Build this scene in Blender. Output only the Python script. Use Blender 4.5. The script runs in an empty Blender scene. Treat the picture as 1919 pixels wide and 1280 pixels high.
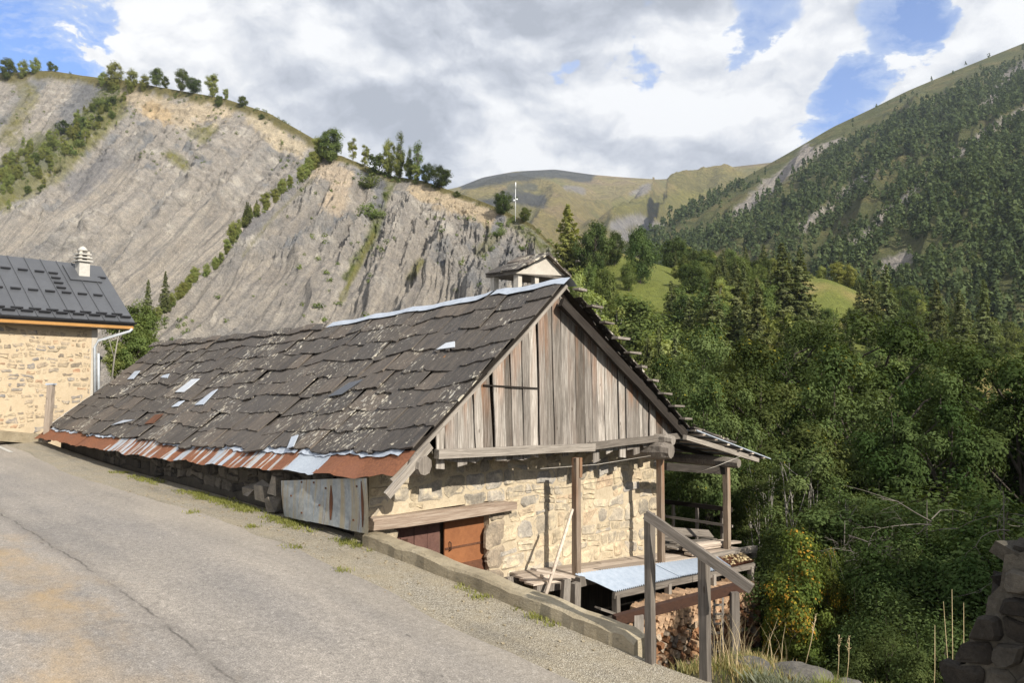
import bpy, math, random
import numpy as np
from mathutils import Vector, Matrix

random.seed(11)
RNG = np.random.default_rng(11)
scene = bpy.context.scene
COL = scene.collection
sin, cos, rad = math.sin, math.cos, math.radians

# ------------------------------------------------------------------ camera
FPX = 1467.0                      # focal length in pixels of the 1919 px wide photograph
PITCH = math.atan(75.0 / FPX)
cam_data = bpy.data.cameras.new("camera")
cam_data.sensor_width = 36.0
cam_data.lens = 36.0 * FPX / 1919.0
cam_data.clip_start = 0.1
cam_data.clip_end = 20000.0
cam = bpy.data.objects.new("camera", cam_data)
COL.objects.link(cam)
cam.location = (0, 0, 0)
cam.rotation_euler = (rad(90) + PITCH, 0, 0)
scene.camera = cam

# ------------------------------------------------------------------ sun and sky
U = Vector((-0.6968, 0.7173, 0.0))       # along the barn's ridge, away from the camera
V = Vector((0.7173, 0.6968, 0.0))        # along the barn's gable, to the right
O = Vector((-1.24, 13.0, 0.0))           # left end of the gable
SUN_AZ_OFF = rad(5.0)
SUN_EL = rad(33.0)
sun_h = (-U * cos(SUN_AZ_OFF) - V * sin(SUN_AZ_OFF)).normalized()
SUN_DIR = Vector((sun_h.x * cos(SUN_EL), sun_h.y * cos(SUN_EL), sin(SUN_EL)))
sun_data = bpy.data.lights.new("sun", "SUN")
sun_data.energy = 5.0
sun_data.angle = rad(0.53)
sun_data.color = (1.0, 0.935, 0.83)
sun = bpy.data.objects.new("sun", sun_data)
COL.objects.link(sun)
sun.location = SUN_DIR * 60
sun.rotation_euler = SUN_DIR.to_track_quat('Z', 'Y').to_euler()

scene.view_settings.view_transform = 'Standard'
scene.view_settings.look = 'None'
scene.view_settings.exposure = 0.45
scene.view_settings.gamma = 1.0
scene.view_settings.use_curve_mapping = False


class NB:
    """small helper to write node trees"""
    def __init__(self, tree):
        self.t = tree
        self.n = tree.nodes
        self.l = tree.links

    def new(self, kind, **kw):
        nd = self.n.new(kind)
        for k, v in kw.items():
            setattr(nd, k, v)
        return nd

    def put(self, sock, val):
        if val is None:
            return
        if isinstance(val, bpy.types.NodeSocket):
            self.l.new(val, sock)
        else:
            if isinstance(val, (tuple, list)) and len(val) == 3 and sock.type == 'RGBA':
                val = (*val, 1.0)
            sock.default_value = val

    def coord(self, kind='Object'):
        return self.new('ShaderNodeTexCoord').outputs[kind]

    def uv(self):
        return self.coord('UV')

    def pos(self):
        return self.new('ShaderNodeNewGeometry').outputs['Position']

    def attr(self, name, out='Color'):
        return self.new('ShaderNodeAttribute', attribute_name=name).outputs[out]

    def orand(self):
        return self.new('ShaderNodeObjectInfo').outputs['Random']

    def math(self, op, a, b=None, c=None, clamp=False):
        nd = self.new('ShaderNodeMath', operation=op, use_clamp=clamp)
        self.put(nd.inputs[0], a); self.put(nd.inputs[1], b)
        if c is not None:
            self.put(nd.inputs[2], c)
        return nd.outputs[0]

    def vmath(self, op, a, b=None, scale=None):
        nd = self.new('ShaderNodeVectorMath', operation=op)
        self.put(nd.inputs[0], a)
        if b is not None:
            self.put(nd.inputs[1], b)
        if scale is not None:
            self.put(nd.inputs['Scale'], scale)
        return nd.outputs['Value'] if op in ('DOT_PRODUCT', 'LENGTH', 'DISTANCE') else nd.outputs[0]

    def comb(self, x, y, z):
        nd = self.new('ShaderNodeCombineXYZ')
        self.put(nd.inputs[0], x); self.put(nd.inputs[1], y); self.put(nd.inputs[2], z)
        return nd.outputs[0]

    def sep(self, v):
        nd = self.new('ShaderNodeSeparateXYZ')
        self.put(nd.inputs[0], v)
        return nd.outputs

    def mapping(self, v, scale=(1, 1, 1), loc=(0, 0, 0), rot=(0, 0, 0)):
        nd = self.new('ShaderNodeMapping')
        self.put(nd.inputs[0], v)
        nd.inputs['Location'].default_value = loc
        nd.inputs['Rotation'].default_value = rot
        nd.inputs['Scale'].default_value = scale
        return nd.outputs[0]

    def noise(self, v, scale=5.0, detail=4.0, rough=0.55, dist=0.0, out=0, w=None):
        nd = self.new('ShaderNodeTexNoise')
        if w is not None:
            nd.noise_dimensions = '4D'
            self.put(nd.inputs['W'], w)
        self.put(nd.inputs['Vector'], v)
        nd.inputs['Scale'].default_value = scale
        nd.inputs['Detail'].default_value = detail
        nd.inputs['Roughness'].default_value = rough
        nd.inputs['Distortion'].default_value = dist
        return nd.outputs[out]

    def voro(self, v, scale=5.0, feature='F1', out=0, rnd=1.0):
        nd = self.new('ShaderNodeTexVoronoi', feature=feature)
        self.put(nd.inputs['Vector'], v)
        nd.inputs['Scale'].default_value = scale
        nd.inputs['Randomness'].default_value = rnd
        return nd.outputs[out]

    def ramp(self, fac, stops, interp='LINEAR'):
        nd = self.new('ShaderNodeValToRGB')
        cr = nd.color_ramp
        cr.interpolation = interp
        while len(cr.elements) > 1:
            cr.elements.remove(cr.elements[-1])
        for i, (p, c) in enumerate(stops):
            if not isinstance(c, (tuple, list)):
                c = (c, c, c)
            e = cr.elements[0] if i == 0 else cr.elements.new(p)
            e.position = p
            e.color = (*c[:3], 1.0)
        self.put(nd.inputs[0], fac)
        return nd.outputs[0]

    def mapr(self, v, a, b, c=0.0, d=1.0, smooth=False):
        nd = self.new('ShaderNodeMapRange')
        nd.interpolation_type = 'SMOOTHSTEP' if smooth else 'LINEAR'
        nd.clamp = True
        self.put(nd.inputs[0], v)
        for i, x in enumerate((a, b, c, d)):
            self.put(nd.inputs[i + 1], x)
        return nd.outputs[0]

    def mix(self, fac, a, b, blend='MIX'):
        nd = self.new('ShaderNodeMix', data_type='RGBA', blend_type=blend)
        nd.clamp_factor = True
        self.put(nd.inputs[0], fac)
        self.put(nd.inputs[6], a)
        self.put(nd.inputs[7], b)
        return nd.outputs[2]

    def bump(self, h, strength=0.5, dist=0.05, normal=None):
        nd = self.new('ShaderNodeBump')
        nd.inputs['Strength'].default_value = strength
        nd.inputs['Distance'].default_value = dist
        self.put(nd.inputs['Height'], h)
        if normal is not None:
            self.put(nd.inputs['Normal'], normal)
        return nd.outputs[0]


# ------------------------------------------------------------------ pixel helpers (photograph pixels -> points of the place)
_cp, _sp = cos(PITCH), sin(PITCH)


def ray(px, py):
    a = (px - 959.5) / FPX
    b = (640 - py) / FPX
    return Vector((a, _cp - _sp * b, _sp + _cp * b))


def at(px, py, Y):
    r = ray(px, py)
    return r * (Y / r.y)


def proj(P):
    """N,3 array -> N,2 pixels, depth"""
    P = np.asarray(P, dtype=float)
    d = P[:, 1] * _cp + P[:, 2] * _sp
    up = -P[:, 1] * _sp + P[:, 2] * _cp
    d2 = np.maximum(d, 1e-3)
    return np.stack([959.5 + FPX * P[:, 0] / d2, 640 - FPX * up / d2], 1), d


def B(s, t, z):
    """barn coordinates: s along the ridge (away), t along the gable (right)"""
    return O + U * s + V * t + Vector((0, 0, z))


def on_t(px, py, t):
    r = ray(px, py)
    lam = (t + O.dot(V)) / (r.x * V.x + r.y * V.y)
    p = r * lam
    return (p - O).dot(U), p.z


def on_s(px, py, s):
    r = ray(px, py)
    lam = (s + O.dot(U)) / (r.x * U.x + r.y * U.y)
    p = r * lam
    return (p - O).dot(V), p.z


# ------------------------------------------------------------------ the world: Nishita sky with procedural cumulus
def build_world():
    world = bpy.data.worlds.new("World")
    scene.world = world
    world.use_nodes = True
    world.cycles.sampling_method = 'MANUAL'
    world.cycles.sample_map_resolution = 256
    nt = world.node_tree
    nt.nodes.clear()
    b = NB(nt)
    sky = b.new('ShaderNodeTexSky', sky_type='NISHITA')
    sky.sun_disc = False
    sky.sun_elevation = SUN_EL
    sky.sun_rotation = math.atan2(SUN_DIR.x, SUN_DIR.y)
    sky.altitude = 1500
    sky.air_density = 1.0
    sky.dust_density = 0.6
    sky.ozone_density = 1.5
    d = b.coord('Generated')
    d = b.vmath('NORMALIZE', d)

    # ragged, billowing outlines: the direction is warped at three sizes before anything is looked up
    def warp(v, sc, amt, loc):
        w = b.noise(b.mapping(v, loc=loc), sc, 4.0, 0.55, out=1)
        return b.vmath('ADD', v, b.vmath('SCALE', b.vmath('SUBTRACT', w, (0.5, 0.5, 0.5)), scale=amt))

    dw = warp(d, 3.5, 0.07, (0, 0, 0))
    dw = warp(dw, 11.0, 0.030, (4, 1, 2))
    dq = warp(dw, 34.0, 0.012, (1, 5, 3))

    dh = warp(warp(warp(d, 7.0, 0.13, (2, 7, 1)), 18.0, 0.06, (5, 2, 8)), 45.0, 0.022, (3, 3, 1))
    dqn, dhn = b.vmath('NORMALIZE', dq), b.vmath('NORMALIZE', dh)

    def blob(px, py, r_in, r_out, ragged=False):
        v = ray(px, py).normalized()
        dt = b.vmath('DOT_PRODUCT', dhn if ragged else dqn, tuple(v))
        m_ = b.mapr(dt, cos(rad(r_out)), cos(rad(r_in)), 0.0, 1.0, smooth=True)
        return b.math('MULTIPLY', m_, rag) if ragged else m_

    rag = b.mapr(b.noise(b.mapping(dq, scale=(1, 1, 2.2)), 17.0, 7.0, 0.62), 0.36, 0.60, 0.25, 1.35)

    def add(a, c, k):
        return b.math('MULTIPLY_ADD', c, k, a)

    def field(v):
        p = b.mapping(v, scale=(1.0, 1.0, 1.8))
        n1 = b.noise(p, 4.4, 12.0, 0.60)
        bil = b.voro(p, 10.0, 'SMOOTH_F1')
        bil2 = b.voro(p, 24.0, 'SMOOTH_F1')
        f = b.math('MULTIPLY_ADD', n1, 1.5, -0.75)
        f = add(f, b.math('SUBTRACT', 0.42, bil), 0.42)
        return add(f, b.math('SUBTRACT', 0.42, bil2), 0.20)

    f0 = field(dq)
    f_up = field(b.vmath('ADD', dq, (0.012, 0.0, 0.034)))
    f_hi = field(b.vmath('ADD', dq, (0.004, 0.0, 0.011)))
    cov = b.math('ADD', f0, 0.66)
    for px, py, a, c, k in [(5, 40, .5, 7.0, -.50), (95, 110, .2, 4.5, -.30), (1580, 195, .1, 3.6, -.55), (1400, 85, 0.1, 2.6, -.32), (1680, 70, 0.1, 4.2, -.36), (1760, 30, .1, 3.0, -.2),
                            (1190, 105, 0.1, 2.8, -.34), (1040, 125, 0.1, 2.6, -.34), (1860, 60, 0.1, 4.0, -.14), (470, 210, .2, 3.0, -.22), (330, 250, .2, 3, -.14),
                            (620, 90, 3, 11, .30), (850, 30, 3, 11, .30), (1110, 40, .5, 4, .30), (1280, 30, .5, 4, .26), (1330, 190, .5, 5, .30), (1170, 220, .5, 5, .26), (960, 240, 2, 8, .26), (1480, 120, .3, 3.4, .34), (620, 240, 2, 6, .2), (1400, 280, 1, 6, .22),
                            (1550, 60, .2, 3, .24), (1800, 110, .2, 4, .30), (1880, 20, .2, 4, .22), (1660, 150, .2, 3, .20), (250, 60, .3, 5, .2)]:
        cov = add(cov, blob(px, py, a, c, k < 0), k)
    fine = b.noise(b.mapping(dq, scale=(1, 1, 1.5)), 38.0, 6.0, 0.62)
    cov = add(cov, b.math('SUBTRACT', fine, 0.5), 0.22)
    dens = b.mapr(cov, 0.45, 0.61, 0.0, 1.0, smooth=True)
    # lit tops, grey undersides: compare the field with itself a little higher up
    sh = b.math('MULTIPLY_ADD', b.math('SUBTRACT', f0, f_up), 1.4, 0.70)
    sh = add(sh, b.math('SUBTRACT', f0, f_hi), 1.1)
    sh = add(sh, f0, -0.16)
    sh = add(sh, b.math('SUBTRACT', fine, 0.5), 0.35)
    sh = add(sh, b.math('SUBTRACT', b.noise(b.mapping(dw, loc=(3.1, 0, 0.05)), 6.0, 10.0, 0.64), 0.5), 0.9)
    for px, py, a, c, k in [(900, 60, 1, 13, -.34), (1140, 10, 1, 9, -.20), (800, 190, .5, 7, -.16), (560, 210, .5, 7, -.20), (350, 170, .5, 6, -.12), (640, 20, 1, 5, .14),
                            (330, 30, 1, 4, .18), (1330, 150, 1, 5.5, .28), (960, 260, 1, 5, .30), (1200, 180, 1, 5, .26), (620, 110, 1, 3.5, .24), (1280, 270, 1, 4, -.08)]:
        sh = add(sh, blob(px, py, a, c), k)
    ccol = b.ramp(sh, [(0.0, (0.42, 0.45, 0.51)), (0.28, (0.53, 0.56, 0.625)), (0.54, (0.68, 0.705, 0.755)), (0.80, (0.84, 0.85, 0.87)), (1.0, (0.94, 0.945, 0.95))])
    STR = 0.10
    cl = b.vmath('SCALE', ccol, scale=0.82 / STR)
    skc = b.mix(1.0, sky.outputs[0], (1.02, 1.24, 1.66), 'MULTIPLY')
    # thin veil, thicker low down
    veil = b.mapr(b.sep(d)[2], 0.0, 0.5, 0.30, 0.04)
    veil = b.math('ADD', veil, b.mapr(cov, 0.10, 0.48, 0.0, 0.45))
    skc = b.mix(veil, skc, (0.56 / STR, 0.63 / STR, 0.74 / STR))
    colr = b.mix(dens, skc, cl)
    # below the horizon: the dull ground of the valley
    low = b.mapr(b.sep(d)[2], -0.06, 0.0, 0.0, 1.0)
    colr = b.mix(low, (0.10 / STR, 0.105 / STR, 0.09 / STR), colr)
    bg = b.new('ShaderNodeBackground')
    b.put(bg.inputs[0], colr)
    bg.inputs[1].default_value = STR
    out = b.new('ShaderNodeOutputWorld')
    nt.links.new(bg.outputs[0], out.inputs[0])


build_world()


# ------------------------------------------------------------------ materials
def new_mat(name, rough=0.85, spec=0.25):
    m = bpy.data.materials.new(name)
    m.use_nodes = True
    m.node_tree.nodes.clear()
    b = NB(m.node_tree)
    out = b.new('ShaderNodeOutputMaterial')
    bs = b.new('ShaderNodeBsdfPrincipled')
    bs.inputs['Roughness'].default_value = rough
    bs.inputs['Specular IOR Level'].default_value = spec
    m.node_tree.links.new(bs.outputs[0], out.inputs[0])
    b.bs = bs
    b.outn = out
    return m, b


def fin(b, col, normal=None, rough=None, metal=None):
    b.put(b.bs.inputs['Base Color'], col)
    if normal is not None:
        b.put(b.bs.inputs['Normal'], normal)
    if rough is not None:
        b.put(b.bs.inputs['Roughness'], rough)
    if metal is not None:
        b.put(b.bs.inputs['Metallic'], metal)


def varied(b, coordv):
    """object coordinates shifted by the object's own random number, so that shared meshes differ"""
    r = b.orand()
    return b.vmath('ADD', coordv, b.comb(b.math('MULTIPLY', r, 37.0), b.math('MULTIPLY', r, 91.0), b.math('MULTIPLY', r, 53.0)))


M = {}


def warp_(b, p):
    w = b.noise(p, 2.2, 5.0, 0.65, out=1)
    return b.vmath('ADD', p, b.vmath('SCALE', b.vmath('SUBTRACT', w, (.5, .5, .5)), scale=0.55))


def m_asphalt():
    m, b = new_mat('asphalt', 0.9, 0.2)
    p = b.coord('Object')          # road mesh is built in barn axes: x = s, y = t
    fine = b.noise(p, 62.0, 3.0, 0.80)
    mid = b.noise(p, 14.0, 4.0, 0.6)
    big = b.noise(b.mapping(p, scale=(0.35, 1.0, 1.0)), 0.8, 4.0, 0.55)
    col = b.ramp(b.math('MULTIPLY_ADD', fine, 0.75, b.math('MULTIPLY', mid, 0.25)),
                 [(0.30, (0.095, 0.089, 0.083)), (0.46, (0.215, 0.201, 0.184)), (0.57, (0.315, 0.294, 0.267)), (0.68, (0.56, 0.53, 0.485))])
    col = b.mix(1.0, col, b.ramp(big, [(0.3, (0.80, 0.80, 0.81)), (0.7, (1.14, 1.10, 1.04))]), 'MULTIPLY')
    x, y, z = b.sep(p)
    edge_n = b.math('MULTIPLY', b.math('SUBTRACT', b.noise(b.mapping(p, scale=(1.0, 2.0, 1)), 0.9, 5.0, 0.65), 0.5), 2.2)
    # ochre stain, left of the old seam
    st = b.math('ADD', b.math('MULTIPLY', b.math('ABSOLUTE', b.math('ADD', y, 5.6)), -0.8), b.math('ADD', edge_n, 0.75))
    st = b.math('MULTIPLY', b.mapr(st, 0.0, 0.9, 0, 1, True), b.mapr(b.noise(p, 0.55, 3.0, 0.5), 0.36, 0.56))
    st = b.math('MULTIPLY', st, b.mapr(fine, 0.30, 0.62, 0.35, 1.0))
    col = b.mix(b.math('MULTIPLY', st, 0.72), col, (0.42, 0.285, 0.13))
    # dusty pale edge by the barn
    du = b.mapr(b.math('ADD', y, b.math('MULTIPLY', edge_n, 0.35)), -3.3, -1.8)
    col = b.mix(b.math('MULTIPLY', du, 0.30), col, (0.40, 0.34, 0.25))
    # seam crack
    wob = b.math('MULTIPLY', b.math('SUBTRACT', b.noise(b.mapping(p, scale=(1, 0.0, 0)), 0.7, 6.0, 0.72), 0.5), 0.34)
    sy = b.math('ABSOLUTE', b.math('ADD', b.math('ADD', y, 4.72), wob))
    br = b.mapr(b.noise(p, 2.2, 3.0, 0.6), 0.38, 0.60)
    cr = b.math('MULTIPLY', b.mapr(sy, 0.003, 0.026, 1, 0, True), br)
    wide = b.mapr(sy, 0.02, 0.22, 0.28, 0, True)
    col = b.mix(wide, col, (0.11, 0.10, 0.09))
    col = b.mix(b.math('MULTIPLY', cr, 0.6), col, (0.035, 0.032, 0.03))
    vc = b.voro(b.mapping(warp_(b, p), scale=(0.8, 1.0, 1.0)), 0.33, 'DISTANCE_TO_EDGE')
    fc = b.math('MULTIPLY', b.mapr(vc, 0.001, 0.012, 1, 0), b.mapr(b.noise(p, .5, 3, .6), .50, .62))
    col = b.mix(b.math('MULTIPLY', fc, 0.22), col, (0.06, 0.055, 0.05))
    ty = b.noise(b.mapping(p, scale=(0.12, 1.3, 1.0)), 0.9, 4.0, 0.6)
    col = b.mix(1.0, col, b.ramp(ty, [(0.35, (0.90, 0.90, 0.91)), (0.65, (1.08, 1.07, 1.07))]), 'MULTIPLY')
    # small dark spots
    spots = b.mapr(b.noise(b.mapping(p, scale=(1, 1.6, 1)), 5.0, 2.0, 0.5), 0.74, 0.80)
    col = b.mix(b.math('MULTIPLY', spots, 0.55), col, (0.07, 0.065, 0.06))
    bm = b.bump(fine, 0.55, 0.012)
    fin(b, col, b.bump(mid, 0.3, 0.03, bm))
    return m


def m_gravel():
    m, b = new_mat('gravel_shoulder', 0.95, 0.15)
    p = b.coord('Object')
    v = b.voro(p, 68.0, 'F1', 1)
    vd = b.voro(p, 68.0, 'F1', 0)
    n = b.noise(p, 2.0, 5.0, 0.6)
    val = b.sep(v)[0]
    col = b.ramp(val, [(0.0, (0.15, 0.13, 0.10)), (0.35, (0.26, 0.23, 0.18)), (0.75, (0.33, 0.30, 0.24)), (1.0, (0.45, 0.41, 0.345))])
    col = b.mix(b.mapr(n, 0.35, 0.7, 0, 0.55), col, (0.36, 0.30, 0.20))
    col = b.mix(b.mapr(b.noise(b.mapping(p, scale=(0.4, 1.4, 1)), 1.1, 4, .6), 0.52, 0.72, 0, 0.5), col, (0.12, 0.11, 0.095))
    fin(b, col, b.bump(b.math('ADD', vd, b.math('MULTIPLY', n, 1.2)), 0.8, 0.02))
    return m


def m_concrete():
    m, b = new_mat('old_concrete', 0.92, 0.2)
    p = b.coord('Object')
    n = b.noise(p, 1.6, 6.0, 0.65)
    f = b.noise(p, 38.0, 4.0, 0.7)
    g = b.noise(b.mapping(p, scale=(1, 1, 3)), 6.0, 6.0, 0.7)
    col = b.ramp(n, [(0.3, (0.20, 0.165, 0.11)), (0.5, (0.34, 0.285, 0.195)), (0.7, (0.44, 0.38, 0.275))])
    col = b.mix(b.mapr(f, 0.35, 0.7, 0, .5), col, (0.20, 0.17, 0.12))
    col = b.mix(b.mapr(g, 0.58, 0.70, 0, .65), col, (0.115, 0.105, 0.075))
    fin(b, col, b.bump(b.math('ADD', f, b.math('MULTIPLY', g, 1.5)), 0.6, 0.025))
    return m


def m_slate():
    m, b = new_mat('lichened_slate', 0.78, 0.35)
    p0 = b.coord('Object')         # x along ridge, y up the slope
    p = varied(b, p0)
    w = b.pos()
    r = b.orand()
    base = b.ramp(r, [(0.0, (0.050, 0.045, 0.041)), (0.3, (0.072, 0.064, 0.056)), (0.6, (0.062, 0.057, 0.053)), (0.82, (0.082, 0.071, 0.061)), (1.0, (0.100, 0.085, 0.071))])
    grain = b.noise(b.mapping(p, scale=(5.0, 1.0, 2.0)), 3.0, 6.0, 0.65)
    col = b.mix(1.0, base, b.ramp(grain, [(0.3, (0.62, 0.63, 0.66)), (0.7, (1.5, 1.42, 1.32))]), 'MULTIPLY')
    fine = b.noise(p, 45.0, 4.0, 0.75)
    col = b.mix(1.0, col, b.ramp(fine, [(0.3, 0.65), (0.7, 1.5)]), 'MULTIPLY')
    # brown dust runs down the slope
    run = b.noise(b.mapping(p, scale=(4.0, 0.45, 1.0)), 2.2, 4.0, 0.6)
    col = b.mix(b.mapr(run, 0.52, 0.75, 0, 0.5), col, (0.125, 0.100, 0.080))
    # cream lichen: spots a few cm across, gathered in zones, with outlines of their own
    zone = b.noise(w, 0.55, 3.0, 0.55)
    zone2 = b.noise(b.mapping(p, scale=(1.6, 0.7, 1.0)), 1.3, 3.0, 0.6)
    sp = b.noise(b.mapping(p, scale=(1.25, 0.8, 1.0)), 8.5, 5.0, 0.62, 0.4)
    th = b.math('SUBTRACT', 0.695, b.math('ADD', b.math('MULTIPLY', b.mapr(zone, 0.40, 0.62), 0.13), b.math('MULTIPLY', b.mapr(zone2, 0.4, 0.7), 0.06)))
    li = b.mapr(b.math('SUBTRACT', sp, th), 0.0, 0.035, 0, 1)
    sp2 = b.voro(p, 13.0, 'F1', 0)
    li2 = b.mapr(b.math('ADD', sp2, b.math('MULTIPLY', b.noise(p, 30, 3, .6), 0.25)), 0.22, 0.28, 1, 0)
    li2 = b.math('MULTIPLY', li2, b.mapr(b.noise(p, 2.6, 3.0, 0.5), 0.50, 0.56))
    lm = b.math('MAXIMUM', li, b.math('MULTIPLY', li2, 0.85))
    lcol = b.ramp(b.noise(p, 5.0, 2.0), [(0.35, (0.40, 0.355, 0.27)), (0.5, (0.52, 0.475, 0.38)), (0.66, (0.36, 0.35, 0.32))])
    col = b.mix(b.math('MULTIPLY', lm, 0.88), col, lcol)
    # orange lichen
    orr = b.mapr(b.noise(b.vmath('ADD', w, (9, 3, 1)), 1.9, 5.0, 0.62), 0.735, 0.765)
    col = b.mix(b.math('MULTIPLY', orr, 0.85), col, (0.42, 0.16, 0.025))
    hb = b.math('ADD', b.math('MULTIPLY', grain, 0.7), b.math('MULTIPLY', fine, 0.5))
    fin(b, col, b.bump(hb, 0.6, 0.012))
    return m


def m_wood(name, dark, mid, light, rust=0.0, scale=1.0, tip=0.0, band=None, spread=1.0):
    """weathered timber, grain along local z; band gives a warm stain near the upper end"""
    m, b = new_mat(name, 0.88, 0.15)
    p0 = b.coord('Object')
    p = varied(b, p0)
    r = b.orand()
    g = b.noise(b.mapping(p, scale=(9.0 * scale, 9.0 * scale, 0.45 * scale)), 4.0, 6.0, 0.65, 0.6)
    g2 = b.noise(b.mapping(p, scale=(30.0, 30.0, 0.8)), 3.0, 4.0, 0.7)
    n = b.noise(b.mapping(p, scale=(2.0, 2.0, 0.7)), 1.6, 4.0, 0.6)
    gv = b.math('ADD', b.math('MULTIPLY', g, 0.65), b.math('MULTIPLY', g2, 0.35))
    col = b.ramp(gv, [(0.28, dark), (0.5, mid), (0.70, light)])
    col = b.mix(1.0, col, b.ramp(r, [(0.0, (1 - .34 * spread, 1 - .36 * spread, 1 - .38 * spread)), (0.5, (1.0, 0.98, 0.96)), (0.8, (1 + .22 * spread, 1 + .21 * spread, 1 + .19 * spread)), (1.0, (1 + .45 * spread, 1 + .44 * spread, 1 + .42 * spread))]), 'MULTIPLY')
    col = b.mix(b.mapr(n, 0.55, 0.75, 0, 0.55), col, dark)
    if rust > 0:
        rm = b.noise(b.mapping(p, scale=(3.0, 3.0, 0.5)), 1.5, 3.0, 0.5)
        f = b.mapr(rm, 0.48, 0.68, 0.0, rust)
        if band is not None:
            f = b.math('MULTIPLY', f, b.mapr(b.attr('Tip', 'Fac'), 0.0, 1.0, 0.06, 1.0))
        col = b.mix(f, col, (0.30, 0.125, 0.045))
    # knots
    kn = b.voro(b.mapping(p, scale=(2.5, 2.5, 0.9)), 2.0, 'F1', 0)
    col = b.mix(b.mapr(kn, 0.05, 0.09, 0.7, 0.0), col, (0.05, 0.035, 0.025))
    fin(b, col, b.bump(gv, 0.7, 0.012))
    return m


def m_metal_rust(name, t0, t1):
    m, b = new_mat(name, 0.6, 0.4)
    p0 = b.coord('Object')         # x along the eave, y up the slope
    p = varied(b, p0)
    r = b.orand()
    st = b.noise(b.mapping(p, scale=(1.0, 0.10, 0.10)), 2.6, 5.0, 0.66)
    f = b.noise(p, 22.0, 5.0, 0.65)
    e = b.noise(b.mapping(p, scale=(1.0, 0.16, 0.16)), 14.0, 4.0, 0.6)
    v = b.math('ADD', st, b.math('MULTIPLY', b.math('SUBTRACT', e, 0.5), 0.16))
    th = b.mapr(r, 0.0, 1.0, t0, t1)
    k = b.mapr(b.math('SUBTRACT', v, th), -0.008, 0.02)
    rc = b.ramp(f, [(0.3, (0.13, 0.050, 0.024)), (0.55, (0.21, 0.080, 0.036)), (0.75, (0.29, 0.125, 0.058))])
    big = b.noise(p, 1.7, 3.0, 0.5)
    rc = b.mix(b.mapr(big, 0.45, 0.7, 0, .5), rc, (0.20, 0.085, 0.05))
    zc = b.ramp(f, [(0.3, (0.30, 0.34, 0.39)), (0.7, (0.42, 0.46, 0.51))])
    rimm = b.mapr(b.math('ABSOLUTE', b.math('SUBTRACT', v, th)), 0.0, 0.035, 0.7, 0.0)
    zc = b.mix(rimm, zc, (0.55, 0.42, 0.22))
    col = b.mix(k, rc, zc)
    fin(b, col, b.bump(f, 0.2, 0.01), rough=b.mapr(k, 0, 1, 0.85, 0.5))
    return m


def m_zinc(name, c1, c2, streak=None, rough=0.5):
    m, b = new_mat(name, rough, 0.5)
    p = varied(b, b.coord('Object'))
    f = b.noise(p, 9.0, 5.0, 0.6)
    col = b.ramp(f, [(0.3, c1), (0.7, c2)])
    if streak is not None:
        s = b.noise(b.mapping(p, scale=(4.0, 4.0, 0.18)), 1.6, 4.0, 0.6)
        col = b.mix(b.mapr(s, 0.46, 0.60, 0, 0.75), col, streak)
        dk = b.noise(b.mapping(p, scale=(9.0, 9.0, 0.5)), 1.3, 3.0, 0.6)
        col = b.mix(b.mapr(dk, 0.62, 0.70, 0, 0.75), col, (0.16, 0.075, 0.03))
        col = b.mix(b.mapr(b.noise(p, 18, 4, .7), 0.6, 0.75, 0, .6), col, (0.42, 0.45, 0.42))
    fin(b, col, b.bump(f, 0.25, 0.02))
    return m


def m_simple(name, c1, c2, sc=4.0, rough=0.85, bump=0.3, dist=0.02, spec=0.25, metal=0.0, perobj=0.0, world=False):
    m, b = new_mat(name, rough, spec)
    p = b.pos() if world else varied(b, b.coord('Object'))
    n = b.noise(p, sc, 6.0, 0.65)
    f = b.noise(p, sc * 7, 4.0, 0.7)
    col = b.ramp(b.math('ADD', b.math('MULTIPLY', n, 0.6), b.math('MULTIPLY', f, 0.4)), [(0.32, c1), (0.68, c2)])
    if perobj > 0:
        r = b.orand()
        col = b.mix(1.0, col, b.ramp(r, [(0, (1 - perobj,) * 3), (1, (1 + perobj,) * 3)]), 'MULTIPLY')
    fin(b, col, b.bump(b.math('ADD', n, b.math('MULTIPLY', f, 0.5)), bump, dist), metal=metal)
    return m


def m_stone(name, stops, mortar=None):
    m, b = new_mat(name, 0.92, 0.15)
    p = varied(b, b.coord('Object'))
    r = b.orand()
    n = b.noise(p, 4.0, 6.0, 0.65)
    f = b.noise(p, 26.0, 5.0, 0.7)
    col = b.ramp(r, stops)
    col = b.mix(1.0, col, b.ramp(n, [(0.3, (0.62, 0.63, 0.66)), (0.7, (1.38, 1.34, 1.28))]), 'MULTIPLY')
    col = b.mix(1.0, col, b.ramp(f, [(0.3, 0.75), (0.7, 1.28)]), 'MULTIPLY')
    if mortar is not None:
        col = b.mix(b.mapr(n, 0.52, 0.66, 0, 0.75), col, mortar)
    fin(b, col, b.bump(b.math('ADD', n, b.math('MULTIPLY', f, 0.4)), 0.8, 0.04))
    return m


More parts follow.
